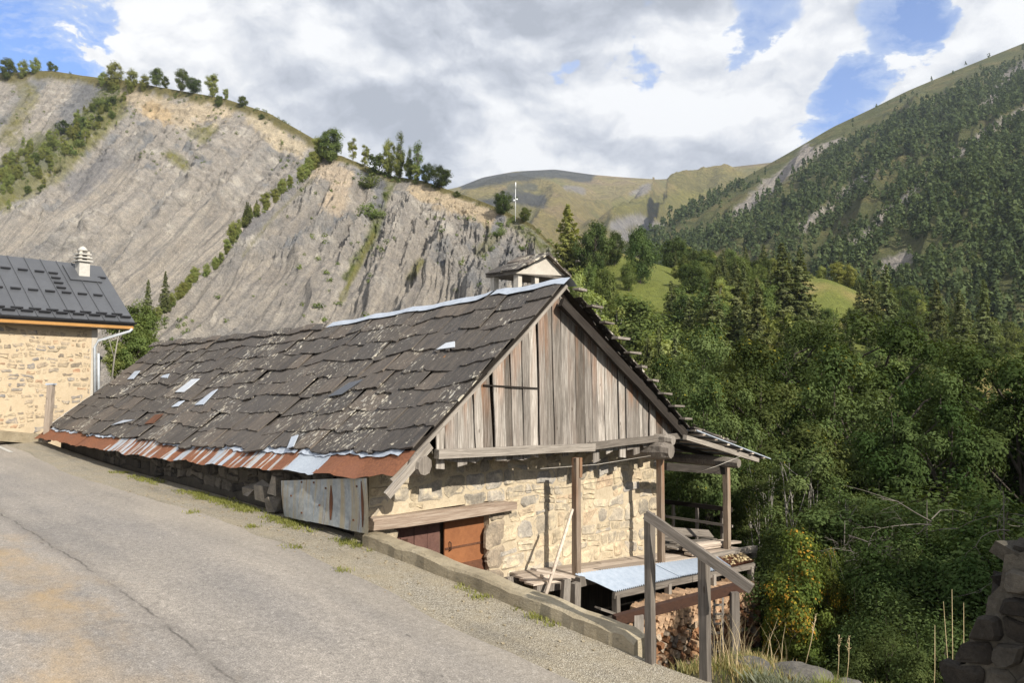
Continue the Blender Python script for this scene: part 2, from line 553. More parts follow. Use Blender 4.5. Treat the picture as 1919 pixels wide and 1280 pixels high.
def m_leaf(name, c_dark, c_mid, c_light, yellow=0.0, ycol=(0.45, 0.30, 0.03), trans=0.35, ycol2=(0.42, 0.13, 0.02)):
    m = bpy.data.materials.new(name)
    m.use_nodes = True
    m.node_tree.nodes.clear()
    b = NB(m.node_tree)
    out = b.new('ShaderNodeOutputMaterial')
    a = b.sep(b.attr('Col'))       # x: clump, y: leaf
    r = b.orand()
    t = b.math('ADD', b.math('MULTIPLY', a[0], 0.50), b.math('ADD', b.math('MULTIPLY', a[1], 0.18), b.math('MULTIPLY', r, 0.42)))
    col = b.ramp(t, [(0.15, c_dark), (0.5, c_mid), (0.95, c_light)])
    hue = b.new('ShaderNodeHueSaturation')
    b.put(hue.inputs['Hue'], b.mapr(r, 0, 1, 0.475, 0.52))
    b.put(hue.inputs['Saturation'], 0.95)
    b.put(hue.inputs['Color'], col)
    col = hue.outputs[0]
    if yellow > 0:
        ym = b.math('GREATER_THAN', b.math('ADD', b.math('MULTIPLY', a[2], 0.75), b.math('MULTIPLY', a[1], 0.25)), 1.0 - yellow)
        col = b.mix(ym, col, b.mix(b.mapr(a[1], .55, .9), ycol, ycol2))
    df = b.new('ShaderNodeBsdfDiffuse')
    b.put(df.inputs[0], col)
    tr = b.new('ShaderNodeBsdfTranslucent')
    b.put(tr.inputs[0], b.mix(1.0, col, (1.35, 1.30, 0.6), 'MULTIPLY'))
    mx = b.new('ShaderNodeMixShader')
    mx.inputs[0].default_value = trans
    m.node_tree.links.new(df.outputs[0], mx.inputs[1])
    m.node_tree.links.new(tr.outputs[0], mx.inputs[2])
    m.node_tree.links.new(mx.outputs[0], out.inputs[0])
    return m


def m_terrain(name, sc=1.0, bumpd=1.0):
    """colour comes from the surface's own painted cover (attribute Col), broken up by noise"""
    m, b = new_mat(name, 0.95, 0.1)
    p = b.pos()
    uv = b.uv()
    c = b.attr('Col')
    n = b.noise(p, 0.35 / sc, 6.0, 0.65)
    f = b.noise(p, 2.2 / sc, 6.0, 0.72)
    st = b.noise(b.mapping(uv, scale=(1.0, 0.07, 1.0)), 60.0, 4.0, 0.6)
    sm = b.math('MULTIPLY', b.attr('Col', 'Alpha'), 1.0)
    col = b.mix(1.0, c, b.ramp(n, [(0.3, (0.80, 0.81, 0.83)), (0.7, (1.22, 1.19, 1.14))]), 'MULTIPLY')
    col = b.mix(1.0, col, b.ramp(f, [(0.28, 0.62), (0.5, 1.04), (0.72, 1.5)]), 'MULTIPLY')
    col = b.mix(sm, col, b.mix(1.0, col, b.ramp(st, [(0.3, (0.68, 0.68, 0.70)), (0.7, (1.25, 1.22, 1.16))]), 'MULTIPLY'))
    hb = b.math('ADD', b.math('MULTIPLY', n, 2.0), f)
    fin(b, col, b.bump(hb, 0.9, bumpd))
    return m


M['asphalt'] = m_asphalt()
M['gravel'] = m_gravel()
M['concrete'] = m_concrete()
M['dark_stone'] = None
M['slate'] = m_slate()
M['board'] = m_wood('weathered_boards', (0.060, 0.052, 0.045), (0.215, 0.195, 0.174), (0.47, 0.445, 0.41), rust=0.9, band=True, spread=1.5)
M['grey_wood'] = m_wood('grey_timber', (0.075, 0.066, 0.058), (0.20, 0.178, 0.155), (0.34, 0.31, 0.275))
M['dark_wood'] = m_wood('dark_timber', (0.014, 0.012, 0.0105), (0.034, 0.029, 0.025), (0.066, 0.057, 0.049))
M['warm_wood'] = m_wood('warm_timber', (0.08, 0.045, 0.028), (0.18, 0.105, 0.062), (0.28, 0.19, 0.13), rust=0.4)
M['post_wood'] = m_wood('post_timber', (0.10, 0.072, 0.05), (0.205, 0.162, 0.125), (0.32, 0.262, 0.21), rust=0.55, band=True)
M['pale_wood'] = m_wood('pale_timber', (0.22, 0.175, 0.14), (0.42, 0.355, 0.295), (0.60, 0.53, 0.46))
M['red_wood'] = m_wood('faded_red_lintel', (0.17, 0.115, 0.085), (0.36, 0.285, 0.225), (0.58, 0.50, 0.42))
M['rust_zinc'] = m_metal_rust('rusted_zinc', 0.44, 0.53)
M['rust_plain'] = m_metal_rust('rusted_sheet', 0.66, 0.74)
M['zinc_sheet'] = m_metal_rust('bare_zinc_sheet', 0.30, 0.34)
M['zinc'] = m_zinc('pale_zinc', (0.32, 0.36, 0.42), (0.44, 0.48, 0.54))
M['zinc_light'] = m_zinc('light_zinc', (0.44, 0.47, 0.52), (0.56, 0.59, 0.62))
M['sheet'] = m_zinc('stained_sheet', (0.20, 0.225, 0.24), (0.34, 0.365, 0.375), streak=(0.33, 0.265, 0.15), rough=0.5)
M['corrugated'] = m_zinc('corrugated_zinc', (0.27, 0.32, 0.39), (0.36, 0.41, 0.48), rough=0.55)
M['rust'] = m_simple('rust_steel', (0.07, 0.032, 0.02), (0.17, 0.075, 0.04), 3.0, 0.9)
M['dark_rust'] = m_simple('dark_rust_steel', (0.028, 0.015, 0.011), (0.075, 0.036, 0.022), 3.0, 0.9)
M['rust_door'] = m_simple('rusted_door_plate', (0.19, 0.075, 0.033), (0.30, 0.125, 0.052), 1.6, 0.85, 0.2)
M['door_red'] = m_simple('faded_red_door', (0.085, 0.043, 0.035), (0.16, 0.085, 0.066), 3.0, 0.85)
M['mortar'] = m_simple('cream_mortar', (0.355, 0.29, 0.20), (0.55, 0.465, 0.335), 2.6, 0.95, 0.9, 0.03, world=True)
M['side_mortar'] = m_simple('eave_shade_mortar', (0.06, 0.052, 0.042), (0.13, 0.112, 0.088), 2.6, 0.95, 0.9, 0.03, world=True)  # side wall mortar, darkened to paint in the shadow under the eave
M['stone_dark'] = m_stone('shaded_rubble', [(0, (0.055, 0.05, 0.045)), (.5, (0.11, 0.098, 0.082)), (1, (0.19, 0.168, 0.138))])  # dark copy of the rubble, eave shade put into its colour
M['house_plaster'] = m_simple('house_plaster', (0.395, 0.315, 0.21), (0.53, 0.43, 0.30), 3.2, 0.95, 0.8, 0.03, world=True)
M['stone'] = m_stone('wall_stone', [(0, (0.26, 0.235, 0.195)), (.2, (0.40, 0.335, 0.235)), (.4, (0.30, 0.275, 0.235)), (.55, (0.46, 0.385, 0.27)), (.7, (0.335, 0.315, 0.285)), (.85, (0.50, 0.425, 0.30)), (1, (0.40, 0.30, 0.21))], mortar=(0.60, 0.50, 0.335))
M['stone_grey'] = m_stone('rubble_stone', [(0, (0.12, 0.11, 0.10)), (.5, (0.24, 0.215, 0.18)), (1, (0.36, 0.32, 0.265))])
M['stone_house'] = m_stone('house_stone', [(0, (0.20, 0.17, 0.135)), (.25, (0.33, 0.27, 0.195)), (.45, (0.25, 0.235, 0.22)), (.65, (0.40, 0.325, 0.23)), (.88, (0.34, 0.29, 0.21)), (1, (0.36, 0.22, 0.14))], mortar=(0.48, 0.38, 0.25))
M['dark_stone'] = m_stone('shade_dark_stone', [(0, (0.018, 0.016, 0.014)), (.5, (0.045, 0.040, 0.034)), (.8, (0.075, 0.068, 0.055)), (1, (0.125, 0.112, 0.092))])  # ruin stone: deep shade is put into the colour as near-black tones
M['quoin'] = m_stone('quoin_stone', [(0, (0.20, 0.165, 0.125)), (1, (0.30, 0.25, 0.19))])
M['roof_metal'] = m_simple('dark_roof_metal', (0.060, 0.063, 0.070), (0.085, 0.089, 0.098), 1.2, 0.45, 0.05, 0.01, 0.5)
M['guard'] = m_simple('snow_guard_metal', (0.028, 0.029, 0.033), (0.045, 0.046, 0.05), 2.0, 0.5, 0.1)
M['fascia'] = m_simple('orange_fascia_wood', (0.34, 0.175, 0.055), (0.46, 0.25, 0.085), 3.0, 0.8)
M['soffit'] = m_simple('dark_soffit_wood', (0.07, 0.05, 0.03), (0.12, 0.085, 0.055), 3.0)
M['pipe'] = m_zinc('zinc_pipe', (0.36, 0.39, 0.42), (0.48, 0.51, 0.54), rough=0.4)
M['cement'] = m_simple('pale_cement', (0.36, 0.33, 0.28), (0.52, 0.48, 0.42), 3.0)
M['white_paint'] = m_simple('white_paint', (0.38, 0.365, 0.33), (0.52, 0.50, 0.455), 8.0)
M['white_metal'] = m_simple('white_mast_paint', (0.66, 0.67, 0.68), (0.76, 0.77, 0.78), 3.0, 0.5)
M['rock'] = m_stone('verge_rock', [(0, (0.085, 0.08, 0.072)), (1, (0.15, 0.14, 0.125))])
M['log'] = m_stone('firewood_wood', [(0, (0.16, 0.08, 0.045)), (.3, (0.30, 0.155, 0.08)), (.55, (0.40, 0.235, 0.13)), (.75, (0.44, 0.34, 0.24)), (.88, (0.34, 0.29, 0.23)), (1, (0.13, 0.095, 0.075))])
M['bark'] = m_simple('bark', (0.045, 0.038, 0.03), (0.12, 0.10, 0.08), 6.0, 0.95, 0.8)
M['pale_bark'] = m_simple('pale_bark', (0.16, 0.145, 0.12), (0.33, 0.31, 0.275), 6.0, 0.95, 0.5)
M['dead_wood'] = m_simple('dead_branch_wood', (0.09, 0.08, 0.066), (0.19, 0.17, 0.145), 6.0, 0.95, 0.5)
M['dry_stalk'] = m_simple('dry_stalk', (0.34, 0.26, 0.14), (0.55, 0.44, 0.26), 6.0)
M['earth'] = m_simple('dark_earth', (0.035, 0.032, 0.02), (0.09, 0.08, 0.05), 0.9, 0.95, 0.8, 0.1, world=True)
M['cliff'] = m_terrain('cliff_rock', 1.0, 1.0)
M['ground'] = m_terrain('valley_ground', 0.5, 0.4)
M['slope'] = m_terrain('far_slope', 5.0, 6.0)
M['far'] = m_terrain('far_fell', 30.0, 30.0)
M['leaf_mid'] = m_leaf('leaf_green', (0.060, 0.088, 0.024), (0.112, 0.148, 0.040), (0.185, 0.220, 0.070), trans=0.34)
M['leaf_light'] = m_leaf('leaf_light_green', (0.155, 0.185, 0.050), (0.245, 0.275, 0.080), (0.330, 0.350, 0.125), trans=0.42)
M['leaf_dark'] = m_leaf('leaf_dark_green', (0.034, 0.054, 0.017), (0.062, 0.092, 0.028), (0.115, 0.150, 0.048), trans=0.28)
M['leaf_near'] = m_leaf('leaf_near_green', (0.034, 0.054, 0.016), (0.068, 0.094, 0.028), (0.138, 0.166, 0.056), trans=0.25, yellow=0.03, ycol=(0.26, 0.23, 0.03), ycol2=(0.22, 0.20, 0.03))
M['leaf_yellow'] = m_leaf('leaf_autumn', (0.05, 0.075, 0.018), (0.09, 0.12, 0.025), (0.15, 0.17, 0.035), yellow=0.15, ycol=(0.42, 0.35, 0.05), ycol2=(0.42, 0.22, 0.04))
M['leaf_deep'] = m_leaf('leaf_deep_green', (0.020, 0.038, 0.011), (0.042, 0.069, 0.019), (0.094, 0.126, 0.040), trans=0.22)
M['leaf_larch'] = m_leaf('larch_needles', (0.062, 0.082, 0.030), (0.115, 0.136, 0.050), (0.180, 0.196, 0.078), trans=0.25)
M['leaf_far'] = m_leaf('far_wood_foliage', (0.046, 0.074, 0.030), (0.080, 0.118, 0.048), (0.135, 0.175, 0.075), trans=0.25)
M['grass'] = m_leaf('grass_blades', (0.10, 0.12, 0.035), (0.17, 0.18, 0.06), (0.32, 0.28, 0.13), yellow=0.4, ycol=(0.46, 0.37, 0.20), ycol2=(0.36, 0.27, 0.13))
M['grey_herb'] = m_leaf('grey_herb_leaves', (0.10, 0.115, 0.07), (0.17, 0.185, 0.125), (0.27, 0.28, 0.21))


# ------------------------------------------------------------------ mesh and object helpers
WORLD = {}
BARN_M = Matrix(((-U.x, V.x, 0, O.x), (-U.y, V.y, 0, O.y), (0, 0, 1, 0), (0, 0, 0, 1)))


def bl(s, t, z):
    """barn coordinates as a point of the barn's own frame"""
    return Vector((-s, t, z))


def add_obj(name, data, parent=None, mat_world=None, label=None, cat=None, group=None, kind=None):
    o = bpy.data.objects.new(name, data)
    COL.objects.link(o)
    mw = mat_world if mat_world is not None else (WORLD[parent.name] if parent is not None else Matrix.Identity(4))
    WORLD[o.name] = mw.copy()
    if parent is not None:
        o.parent = parent
        o.matrix_basis = WORLD[parent.name].inverted() @ mw
    else:
        o.matrix_basis = mw
    if label: o['label'] = label
    if cat: o['category'] = cat
    if group: o['group'] = group
    if kind: o['kind'] = kind
    return o


def thing(name, label, cat, mat_world=None, group=None):
    return add_obj(name, None, None, mat_world or Matrix.Identity(4), label, cat, group)


def T(v, rz=0.0, s=1.0):
    return Matrix.Translation(Vector(v)) @ Matrix.Rotation(rz, 4, 'Z') @ Matrix.Diagonal((s, s, s, 1.0))


def np_mesh(name, Vt, F, mat, smooth=False, cols=None, uvs=None):
    Vt = np.ascontiguousarray(Vt, dtype=np.float32)
    F = np.ascontiguousarray(F, dtype=np.int32)
    k = F.shape[1]
    me = bpy.data.meshes.new(name)
    me.vertices.add(len(Vt))
    me.vertices.foreach_set('co', Vt.ravel())
    me.loops.add(F.size)
    me.loops.foreach_set('vertex_index', F.ravel())
    me.polygons.add(len(F))
    me.polygons.foreach_set('loop_start', np.arange(0, F.size, k, dtype=np.int32))
    if smooth:
        me.polygons.foreach_set('use_smooth', np.ones(len(F), dtype=bool))
    if uvs is not None:
        l = me.uv_layers.new(name='UVMap')
        l.data.foreach_set('uv', np.ascontiguousarray(uvs[F.ravel()], dtype=np.float32).ravel())
    if cols is not None:
        a = me.color_attributes.new('Col', 'FLOAT_COLOR', 'POINT')
        c = np.asarray(cols, dtype=np.float32)
        if c.shape[1] == 3:
            c = np.concatenate([c, np.zeros((len(c), 1), np.float32)], 1)
        a.data.foreach_set('color', np.ascontiguousarray(c).ravel())
    me.update(calc_edges=True)
    if mat is not None:
        me.materials.append(mat)
    return me


class MB:
    """collects boxes, prisms and tubes as one mesh"""
    def __init__(self):
        self.v = []
        self.f = []
        self.sm = []
        self.tip = {}
        self.axis = None
        self.other = False

    def add(self, verts, faces, smooth=False):
        n = len(self.v)
        self.v.extend([tuple(x) for x in verts])
        for f in faces:
            self.f.append([i + n for i in f])
            self.sm.append(smooth)
        return n

    def box(self, c, size, M3=None, jit=0.0):
        hx, hy, hz = size[0] / 2, size[1] / 2, size[2] / 2
        vs = []
        for x, y, z in [(-1, -1, -1), (1, -1, -1), (1, 1, -1), (-1, 1, -1), (-1, -1, 1), (1, -1, 1), (1, 1, 1), (-1, 1, 1)]:
            p = Vector((x * hx, y * hy, z * hz))
            if jit:
                p += Vector((random.uniform(-jit, jit), random.uniform(-jit, jit), random.uniform(-jit, jit)))
            if M3 is not None:
                p = M3 @ p
            vs.append(p + Vector(c))
        self.add(vs, [(0, 3, 2, 1), (4, 5, 6, 7), (0, 1, 5, 4), (1, 2, 6, 5), (2, 3, 7, 6), (3, 0, 4, 7)])

    def beam(self, a, b, w, h, up=(0, 0, 1), jit=0.0, segs=1, bow=0.0):
        """rectangular timber from a to b"""
        a, b = Vector(a), Vector(b)
        if self.axis is None:
            self.axis = (a.copy(), b.copy())
        self.nb = getattr(self, 'nb', 0) + (segs + 1) * 4
        d = (b - a)
        x = d.normalized()
        upv = Vector(up)
        y = upv.cross(x)
        if y.length < 1e-4:
            y = Vector((1, 0, 0)).cross(x)
        y.normalize()
        z = x.cross(y)
        rings = []
        for i in range(segs + 1):
            k = i / segs
            c = a + d * k + z * (bow * sin(k * math.pi))
            ring = []
            for sy, sz in ((-1, -1), (1, -1), (1, 1), (-1, 1)):
                ring.append(c + y * (sy * w / 2 + random.uniform(-jit, jit)) + z * (sz * h / 2 + random.uniform(-jit, jit)) + x * random.uniform(-jit, jit) * .5)
            rings.append(ring)
        vs = [p for r in rings for p in r]
        fs = []
        for i in range(segs):
            o = i * 4
            for j in range(4):
                fs.append((o + j, o + (j + 1) % 4, o + 4 + (j + 1) % 4, o + 4 + j))
        fs.append((3, 2, 1, 0))
        o = segs * 4
        fs.append((o, o + 1, o + 2, o + 3))
        self.add(vs, fs)

    def tube(self, pts, radii, sides=6, caps=True, smooth=True, jit=0.0):
        pts = [Vector(p) for p in pts]
        if not isinstance(radii, (list, tuple)):
            radii = [radii] * len(pts)
        n = len(pts)
        vs = []
        ref = Vector((0.31, 0.17, 0.93))
        for i, p in enumerate(pts):
            d = (pts[min(i + 1, n - 1)] - pts[max(i - 1, 0)]).normalized()
            a = d.cross(ref)
            if a.length < 1e-3:
                a = d.cross(Vector((1, 0, 0)))
            a.normalize()
            c = d.cross(a)
            for j in range(sides):
                an = 2 * math.pi * j / sides
                r = radii[i] * (1 + random.uniform(-jit, jit))
                vs.append(p + a * (cos(an) * r) + c * (sin(an) * r))
        fs = []
        for i in range(n - 1):
            for j in range(sides):
                fs.append((i * sides + j, i * sides + (j + 1) % sides, (i + 1) * sides + (j + 1) % sides, (i + 1) * sides + j))
        k = self.add(vs, fs, smooth)
        if caps:
            self.f.append([k + j for j in range(sides)][::-1]); self.sm.append(False)
            self.f.append([k + (n - 1) * sides + j for j in range(sides)]); self.sm.append(False)

    def prism(self, poly, depth_vec):
        n = len(poly)
        d = Vector(depth_vec)
        vs = [Vector(p) for p in poly] + [Vector(p) + d for p in poly]
        fs = [tuple(range(n))[::-1], tuple(range(n, 2 * n))]
        for i in range(n):
            fs.append((i, (i + 1) % n, n + (i + 1) % n, n + i))
        self.add(vs, fs)

    def mesh(self, name, mat, bevel=0.0):
        me = bpy.data.meshes.new(name)
        me.from_pydata(self.v, [], self.f)
        me.polygons.foreach_set('use_smooth', self.sm)
        me.update()
        if mat is not None:
            me.materials.append(mat)
        return me

    def build(self, name, mat, parent=None, mw=None, keep=False, **kw):
        if not keep and self.axis is not None and self.nb == len(self.v):
            # timber: turn the object so that its own z runs along the grain
            a, b = self.axis
            R4 = Matrix.Translation(a) @ (b - a).to_track_quat('Z', 'Y').to_matrix().to_4x4()
            inv = R4.inverted()
            self.v = [tuple(inv @ Vector(p)) for p in self.v]
            base = mw if mw is not None else (WORLD[parent.name] if parent is not None else Matrix.Identity(4))
            mw = base @ R4
        return add_obj(name, self.mesh(name, mat), parent, mw, **kw)


def recalc(me):
    import bmesh
    bm = bmesh.new()
    bm.from_mesh(me)
    bmesh.ops.recalc_face_normals(bm, faces=bm.faces)
    bm.to_mesh(me)
    bm.free()
    return me


# ------------------------------------------------------------------ vectorised noise
def _hash(ix, iy, iz, seed):
    h = (ix.astype(np.int64) * 374761393 + iy.astype(np.int64) * 668265263 + iz.astype(np.int64) * 2147483647 + seed * 974711) & 0xFFFFFFFF
    h = ((h ^ (h >> 13)) * 1274126177) & 0xFFFFFFFF
    h = ((h ^ (h >> 16)) * 2246822519) & 0xFFFFFFFF
    return ((h ^ (h >> 15)) & 0xFFFFFF) / float(0xFFFFFF) * 2 - 1


def vnoise(P, seed=0):
    P = np.asarray(P, dtype=float)
    if P.shape[1] == 2:
        P = np.concatenate([P, np.zeros((len(P), 1))], 1)
    i = np.floor(P)
    f = P - i
    f = f * f * f * (f * (f * 6 - 15) + 10)
    i = i.astype(np.int64)
    r = 0
    for dx in (0, 1):
        wx = f[:, 0] if dx else 1 - f[:, 0]
        for dy in (0, 1):
            wy = f[:, 1] if dy else 1 - f[:, 1]
            for dz in (0, 1):
                wz = f[:, 2] if dz else 1 - f[:, 2]
                r = r + wx * wy * wz * _hash(i[:, 0] + dx, i[:, 1] + dy, i[:, 2] + dz, seed)
    return r


def fbm(P, octv=5, seed=0, rough=0.5, ridged=False):
    P = np.asarray(P, dtype=float)
    a, s, tot = 1.0, 0, 0
    for k in range(octv):
        n = vnoise(P * (2.03 ** k) + 17.3 * k, seed + k)
        if ridged:
            n = 1 - 2 * np.abs(n)
        s = s + a * n
        tot += a
        a *= rough
    return s / tot


def sstep(x, a, b):
    t = np.clip((x - a) / (b - a), 0, 1)
    return t * t * (3 - 2 * t)


def lerp(a, b, k):
    k = np.asarray(k)
    if k.ndim and np.ndim(a) == 1:
        k = k[:, None]
    return np.asarray(a) * (1 - k) + np.asarray(b) * k


def seg_dist(PX, poly):
    """distance in pixels of projected points to a polyline"""
    best = np.full(len(PX), 1e9)
    for a, c in zip(poly[:-1], poly[1:]):
        a, c = np.array(a, float), np.array(c, float)
        d = c - a
        k = np.clip(((PX - a) @ d) / (d @ d), 0, 1)
        best = np.minimum(best, np.linalg.norm(PX - (a + k[:, None] * d), axis=1))
    return best


def grid_faces(nu, nv):
    i, j = np.meshgrid(np.arange(nu - 1), np.arange(nv - 1), indexing='ij')
    a = (i * nv + j).ravel()
    return np.stack([a, a + nv, a + nv + 1, a + 1], 1)


def catmull(pts, n):
    pts = np.asarray(pts, float)
    L = np.concatenate([[0], np.cumsum(np.linalg.norm(np.diff(pts, axis=0), axis=1))])
    x = np.linspace(0, L[-1], n)
    out = np.stack([np.interp(x, L, pts[:, k]) for k in range(pts.shape[1])], 1)
    return out


def loft(tops, feet, nu, nv, pw=1.0):
    """surface between a crest and a foot line, both lists of (px, py, depth)"""
    tp = np.array([at(*p) for p in tops])
    ft = np.array([at(*p) for p in feet])
    both = np.concatenate([tp, ft], 1)
    L = np.concatenate([[0], np.cumsum(np.linalg.norm(np.diff(tp, axis=0), axis=1) + 0.5 * np.linalg.norm(np.diff(ft, axis=0), axis=1))])
    x = np.linspace(0, L[-1], nu)
    bb = np.stack([np.interp(x, L, both[:, k]) for k in range(6)], 1)
    for _ in range(3):
        bb[1:-1] = (bb[:-2] + 2 * bb[1:-1] + bb[2:]) / 4
    w = np.linspace(0, 1, nv)
    P = bb[:, None, :3] * (1 - w)[None, :, None] + bb[:, None, 3:] * w[None, :, None]
    if pw != 1.0:
        wz = w ** pw
        P[:, :, 2] = bb[:, None, 2] * (1 - wz)[None, :] + bb[:, None, 5] * wz[None, :]
    uu = np.repeat(x[:, None], nv, 1)
    ww = np.repeat(w[None, :], nu, 0)
    return P, uu, ww


def grid_normals(P):
    du = np.gradient(P, axis=0)
    dv = np.gradient(P, axis=1)
    n = np.cross(du, dv)
    n /= np.linalg.norm(n, axis=2, keepdims=True) + 1e-9
    return n


class Surface:
    """a terrain sheet one can look points up on, by pixel or by place"""
    def __init__(self, P):
        self.P = P.reshape(-1, 3)
        self.px, self.d = proj(self.P)

    def pick(self, px, py):
        q = (self.px[:, 0] - px) ** 2 + (self.px[:, 1] - py) ** 2
        q = np.where(q < 90, q + self.d * 0.02, q)
        return Vector(self.P[int(np.argmin(q))])


# ------------------------------------------------------------------ hills
def add_back(P, drop, back, n=10):
    """continue a sheet over its crest, away from the camera"""
    crest = P[:, 0, :]
    away = crest.copy()
    away[:, 2] = 0
    away /= np.linalg.norm(away, axis=1, keepdims=True)
    out = []
    for k in range(n, 0, -1):
        f = (k / n)
        q = crest + away * back * f
        q[:, 2] = crest[:, 2] - drop * f ** 1.6
        out.append(q)
    return np.concatenate([np.stack(out, 1), P], 1)


def cliff_colours(PX, P, uu, ww, seed):
    n = len(PX)
    p = P / 1.0
    a = fbm(np.stack([uu / 26.0, ww * 2.2], 1), 5, seed, 0.55)
    c2 = fbm(p / 11.0, 5, seed + 3, 0.6)
    warm = np.array([0.285, 0.264, 0.238]); grey = np.array([0.232, 0.224, 0.214]); pale = np.array([0.390, 0.366, 0.330]); blue = np.array([0.185, 0.190, 0.197])
    col = lerp(warm, grey, sstep(a, -0.05, 0.45))
    col = np.where((sstep(c2, 0.12, 0.5) > 0)[:, None], lerp(col, pale, 0) * (1 - sstep(c2, 0.12, 0.5))[:, None] + pale * sstep(c2, 0.12, 0.5)[:, None], col)
    k = sstep(-c2 + a * .3, 0.15, 0.5)[:, None]
    col = col * (1 - k) + blue * k
    return col


def paint(col, mask, rgb):
    mask = np.clip(mask, 0, 1)[:, None]
    return col * (1 - mask) + np.array(rgb) * mask


GRASS = (0.115, 0.125, 0.038)
DRYGRASS = (0.185, 0.165, 0.072)


def build_cliff(name, tops, feet, nu, nv, seed, ribamp, ribfreq, zones, slant=0.0, left_back=None, pw=0.8):
    P, uu, ww = loft(tops, feet, nu, nv, pw)
    N = grid_normals(P)
    if N[..., 1].mean() > 0:
        N = -N
    env = sstep(ww, 0.0, 0.16) * (1 - 0.55 * sstep(ww, 0.45, 1.0))
    flat = lambda x: x.reshape(-1)
    q = np.stack([flat(uu) / ribfreq + slant * flat(ww) + 0.35 * fbm(P.reshape(-1, 3) / (ribfreq * 1.6), 3, seed + 31), flat(ww) * 1.1], 1)
    ribs = fbm(q, 4, seed, 0.55, ridged=True)
    q2 = np.stack([flat(uu) / (ribfreq * .28), flat(ww) * 2.2], 1)
    ribs2 = fbm(q2, 4, seed + 9, 0.6, ridged=True)
    pts = P.reshape(-1, 3)
    # tilted beds: thin proud and recessed courses of rock
    bed = (pts[:, 2] * 1.0 + pts[:, 0] * 0.22 + 3.0 * fbm(pts / 24.0, 4, seed + 5))
    strata = fbm(np.stack([bed / 2.6, pts[:, 0] / 40.0, pts[:, 1] / 40.0], 1), 5, seed + 7, 0.72)
    crag = fbm(pts / 6.0, 6, seed + 11, 0.68, ridged=True)
    rocky = sstep(fbm(pts / 34.0, 4, seed + 13) + 0.55 - flat(ww) * 0.95, -0.10, 0.45)
    disp = ribamp * (ribs * flat(env)) + 0.36 * ribamp * ribs2 * flat(env) * (0.35 + rocky) + rocky * (1.7 * strata + 2.1 * crag) * flat(sstep(ww, 0.0, 0.05)) + 0.40 * crag
    pts2 = pts + N.reshape(-1, 3) * disp[:, None]
    Pd = pts2.reshape(P.shape)
    col = None
    PX, _ = proj(pts2)
    col = cliff_colours(PX, pts2, flat(uu), flat(ww), seed)
    # crag tops are paler and warmer, scree runs smoother and browner
    col = paint(col, (1 - rocky) * 0.70, (0.272, 0.250, 0.222))
    col = paint(col, rocky * sstep(strata, 0.25, 0.6) * 0.55, (0.41, 0.385, 0.345))
    col = paint(col, rocky * sstep(-strata, 0.2, 0.6) * 0.6, (0.115, 0.112, 0.108))
    pn = fbm(pts2 / 5.0, 4, seed + 21, .6)
    for kind, poly, r, colr in zones:
        d = seg_dist(PX, poly)
        mk = sstep(d + pn * r * 0.8, r, r * 0.45)
        if kind == 'g':
            mk = mk * (0.55 + 0.45 * sstep(pn, -0.2, 0.3))
        col = paint(col, mk, colr)
    # grass lip along the crest
    lip = sstep(flat(ww) + 0.012 * pn, 0.020, 0.006)
    col = paint(col, lip, np.array(DRYGRASS) * .8)
    alpha = (1 - lip) * (0.35 + 0.65 * (1 - rocky))
    nb = 10
    Pf = add_back(Pd, 22.0, 90.0, nb)
    colb = np.tile(np.array([[0.155, 0.145, 0.052, 0.0]]), (nu * nb, 1)).reshape(nu, nb, 4)
    gcol = np.concatenate([col, alpha[:, None]], 1).reshape(nu, nv, 4)
    cols = np.concatenate([colb, gcol], 1).reshape(-1, 4)
    wv = np.concatenate([np.repeat(np.linspace(-0.3, -0.01, nb)[None], nu, 0), ww], 1)
    uvv = np.concatenate([np.repeat(uu[:, :1], nb, 1), uu], 1)
    uvs = np.stack([uvv.ravel() / 160.0, wv.ravel()], 1)
    F = grid_faces(nu, nv + nb)
    me = np_mesh(name, Pf.reshape(-1, 3), F, M['cliff'], True, cols, uvs)
    add_obj(name, me, kind='structure')
    return Surface(Pd)


G1, G2, Y1, BL = (0.10, 0.115, 0.036), (0.16, 0.155, 0.055), (0.44, 0.33, 0.185), (0.165, 0.168, 0.175)
tops_a = [(-420, 120, 560), (-150, 128, 530), (0, 136, 505), (95, 132, 495), (160, 142, 488), (232, 150, 470), (300, 163, 450), (420, 184, 430), (505, 212, 415),
          (592, 262, 395), (680, 322, 385), (790, 420, 370)]
feet_a = [(-1250, 770, 330), (-900, 760, 315), (-660, 750, 300), (-560, 745, 300), (-460, 745, 300), (-360, 745, 300), (-290, 745, 295), (-130, 745, 290), (0, 745, 285),
          (120, 745, 280), (260, 745, 280), (420, 745, 280)]
zones_a = [('g', [(215, 160), (150, 245), (60, 300), (-40, 370)], 46, G1), ('g', [(250, 165), (190, 240), (100, 330), (0, 380)], 22, G2),
           ('g', [(700 / 2.2, 640 / 2.2), (330, 295), (345, 310)], 13, G2), ('g', [(360, 250), (400, 240), (380, 260)], 13, G2), ('g', [(20, 130), (60, 180), (10, 260)], 20, (0.17, 0.16, 0.075)),
           ('r', [(250, 178), (330, 215), (420, 200)], 30, (0.42, 0.355, 0.265)), ('r', [(280, 205), (310, 222)], 18, (0.43, 0.335, 0.215)),
           ('r', [(480, 225), (520, 255), (555, 275)], 24, (0.43, 0.37, 0.275)), ('b', [(170, 160), (120, 230)], 22, BL), ('b', [(210, 300), (150, 350)], 30, (0.20, 0.195, 0.195)),
           ('g', [(300, 600), (330, 610)], 12, G2)]
surf_a = build_cliff('cliff_slope', tops_a, feet_a, 420, 300, 3, 7.5, 34.0, zones_a, 0.2)

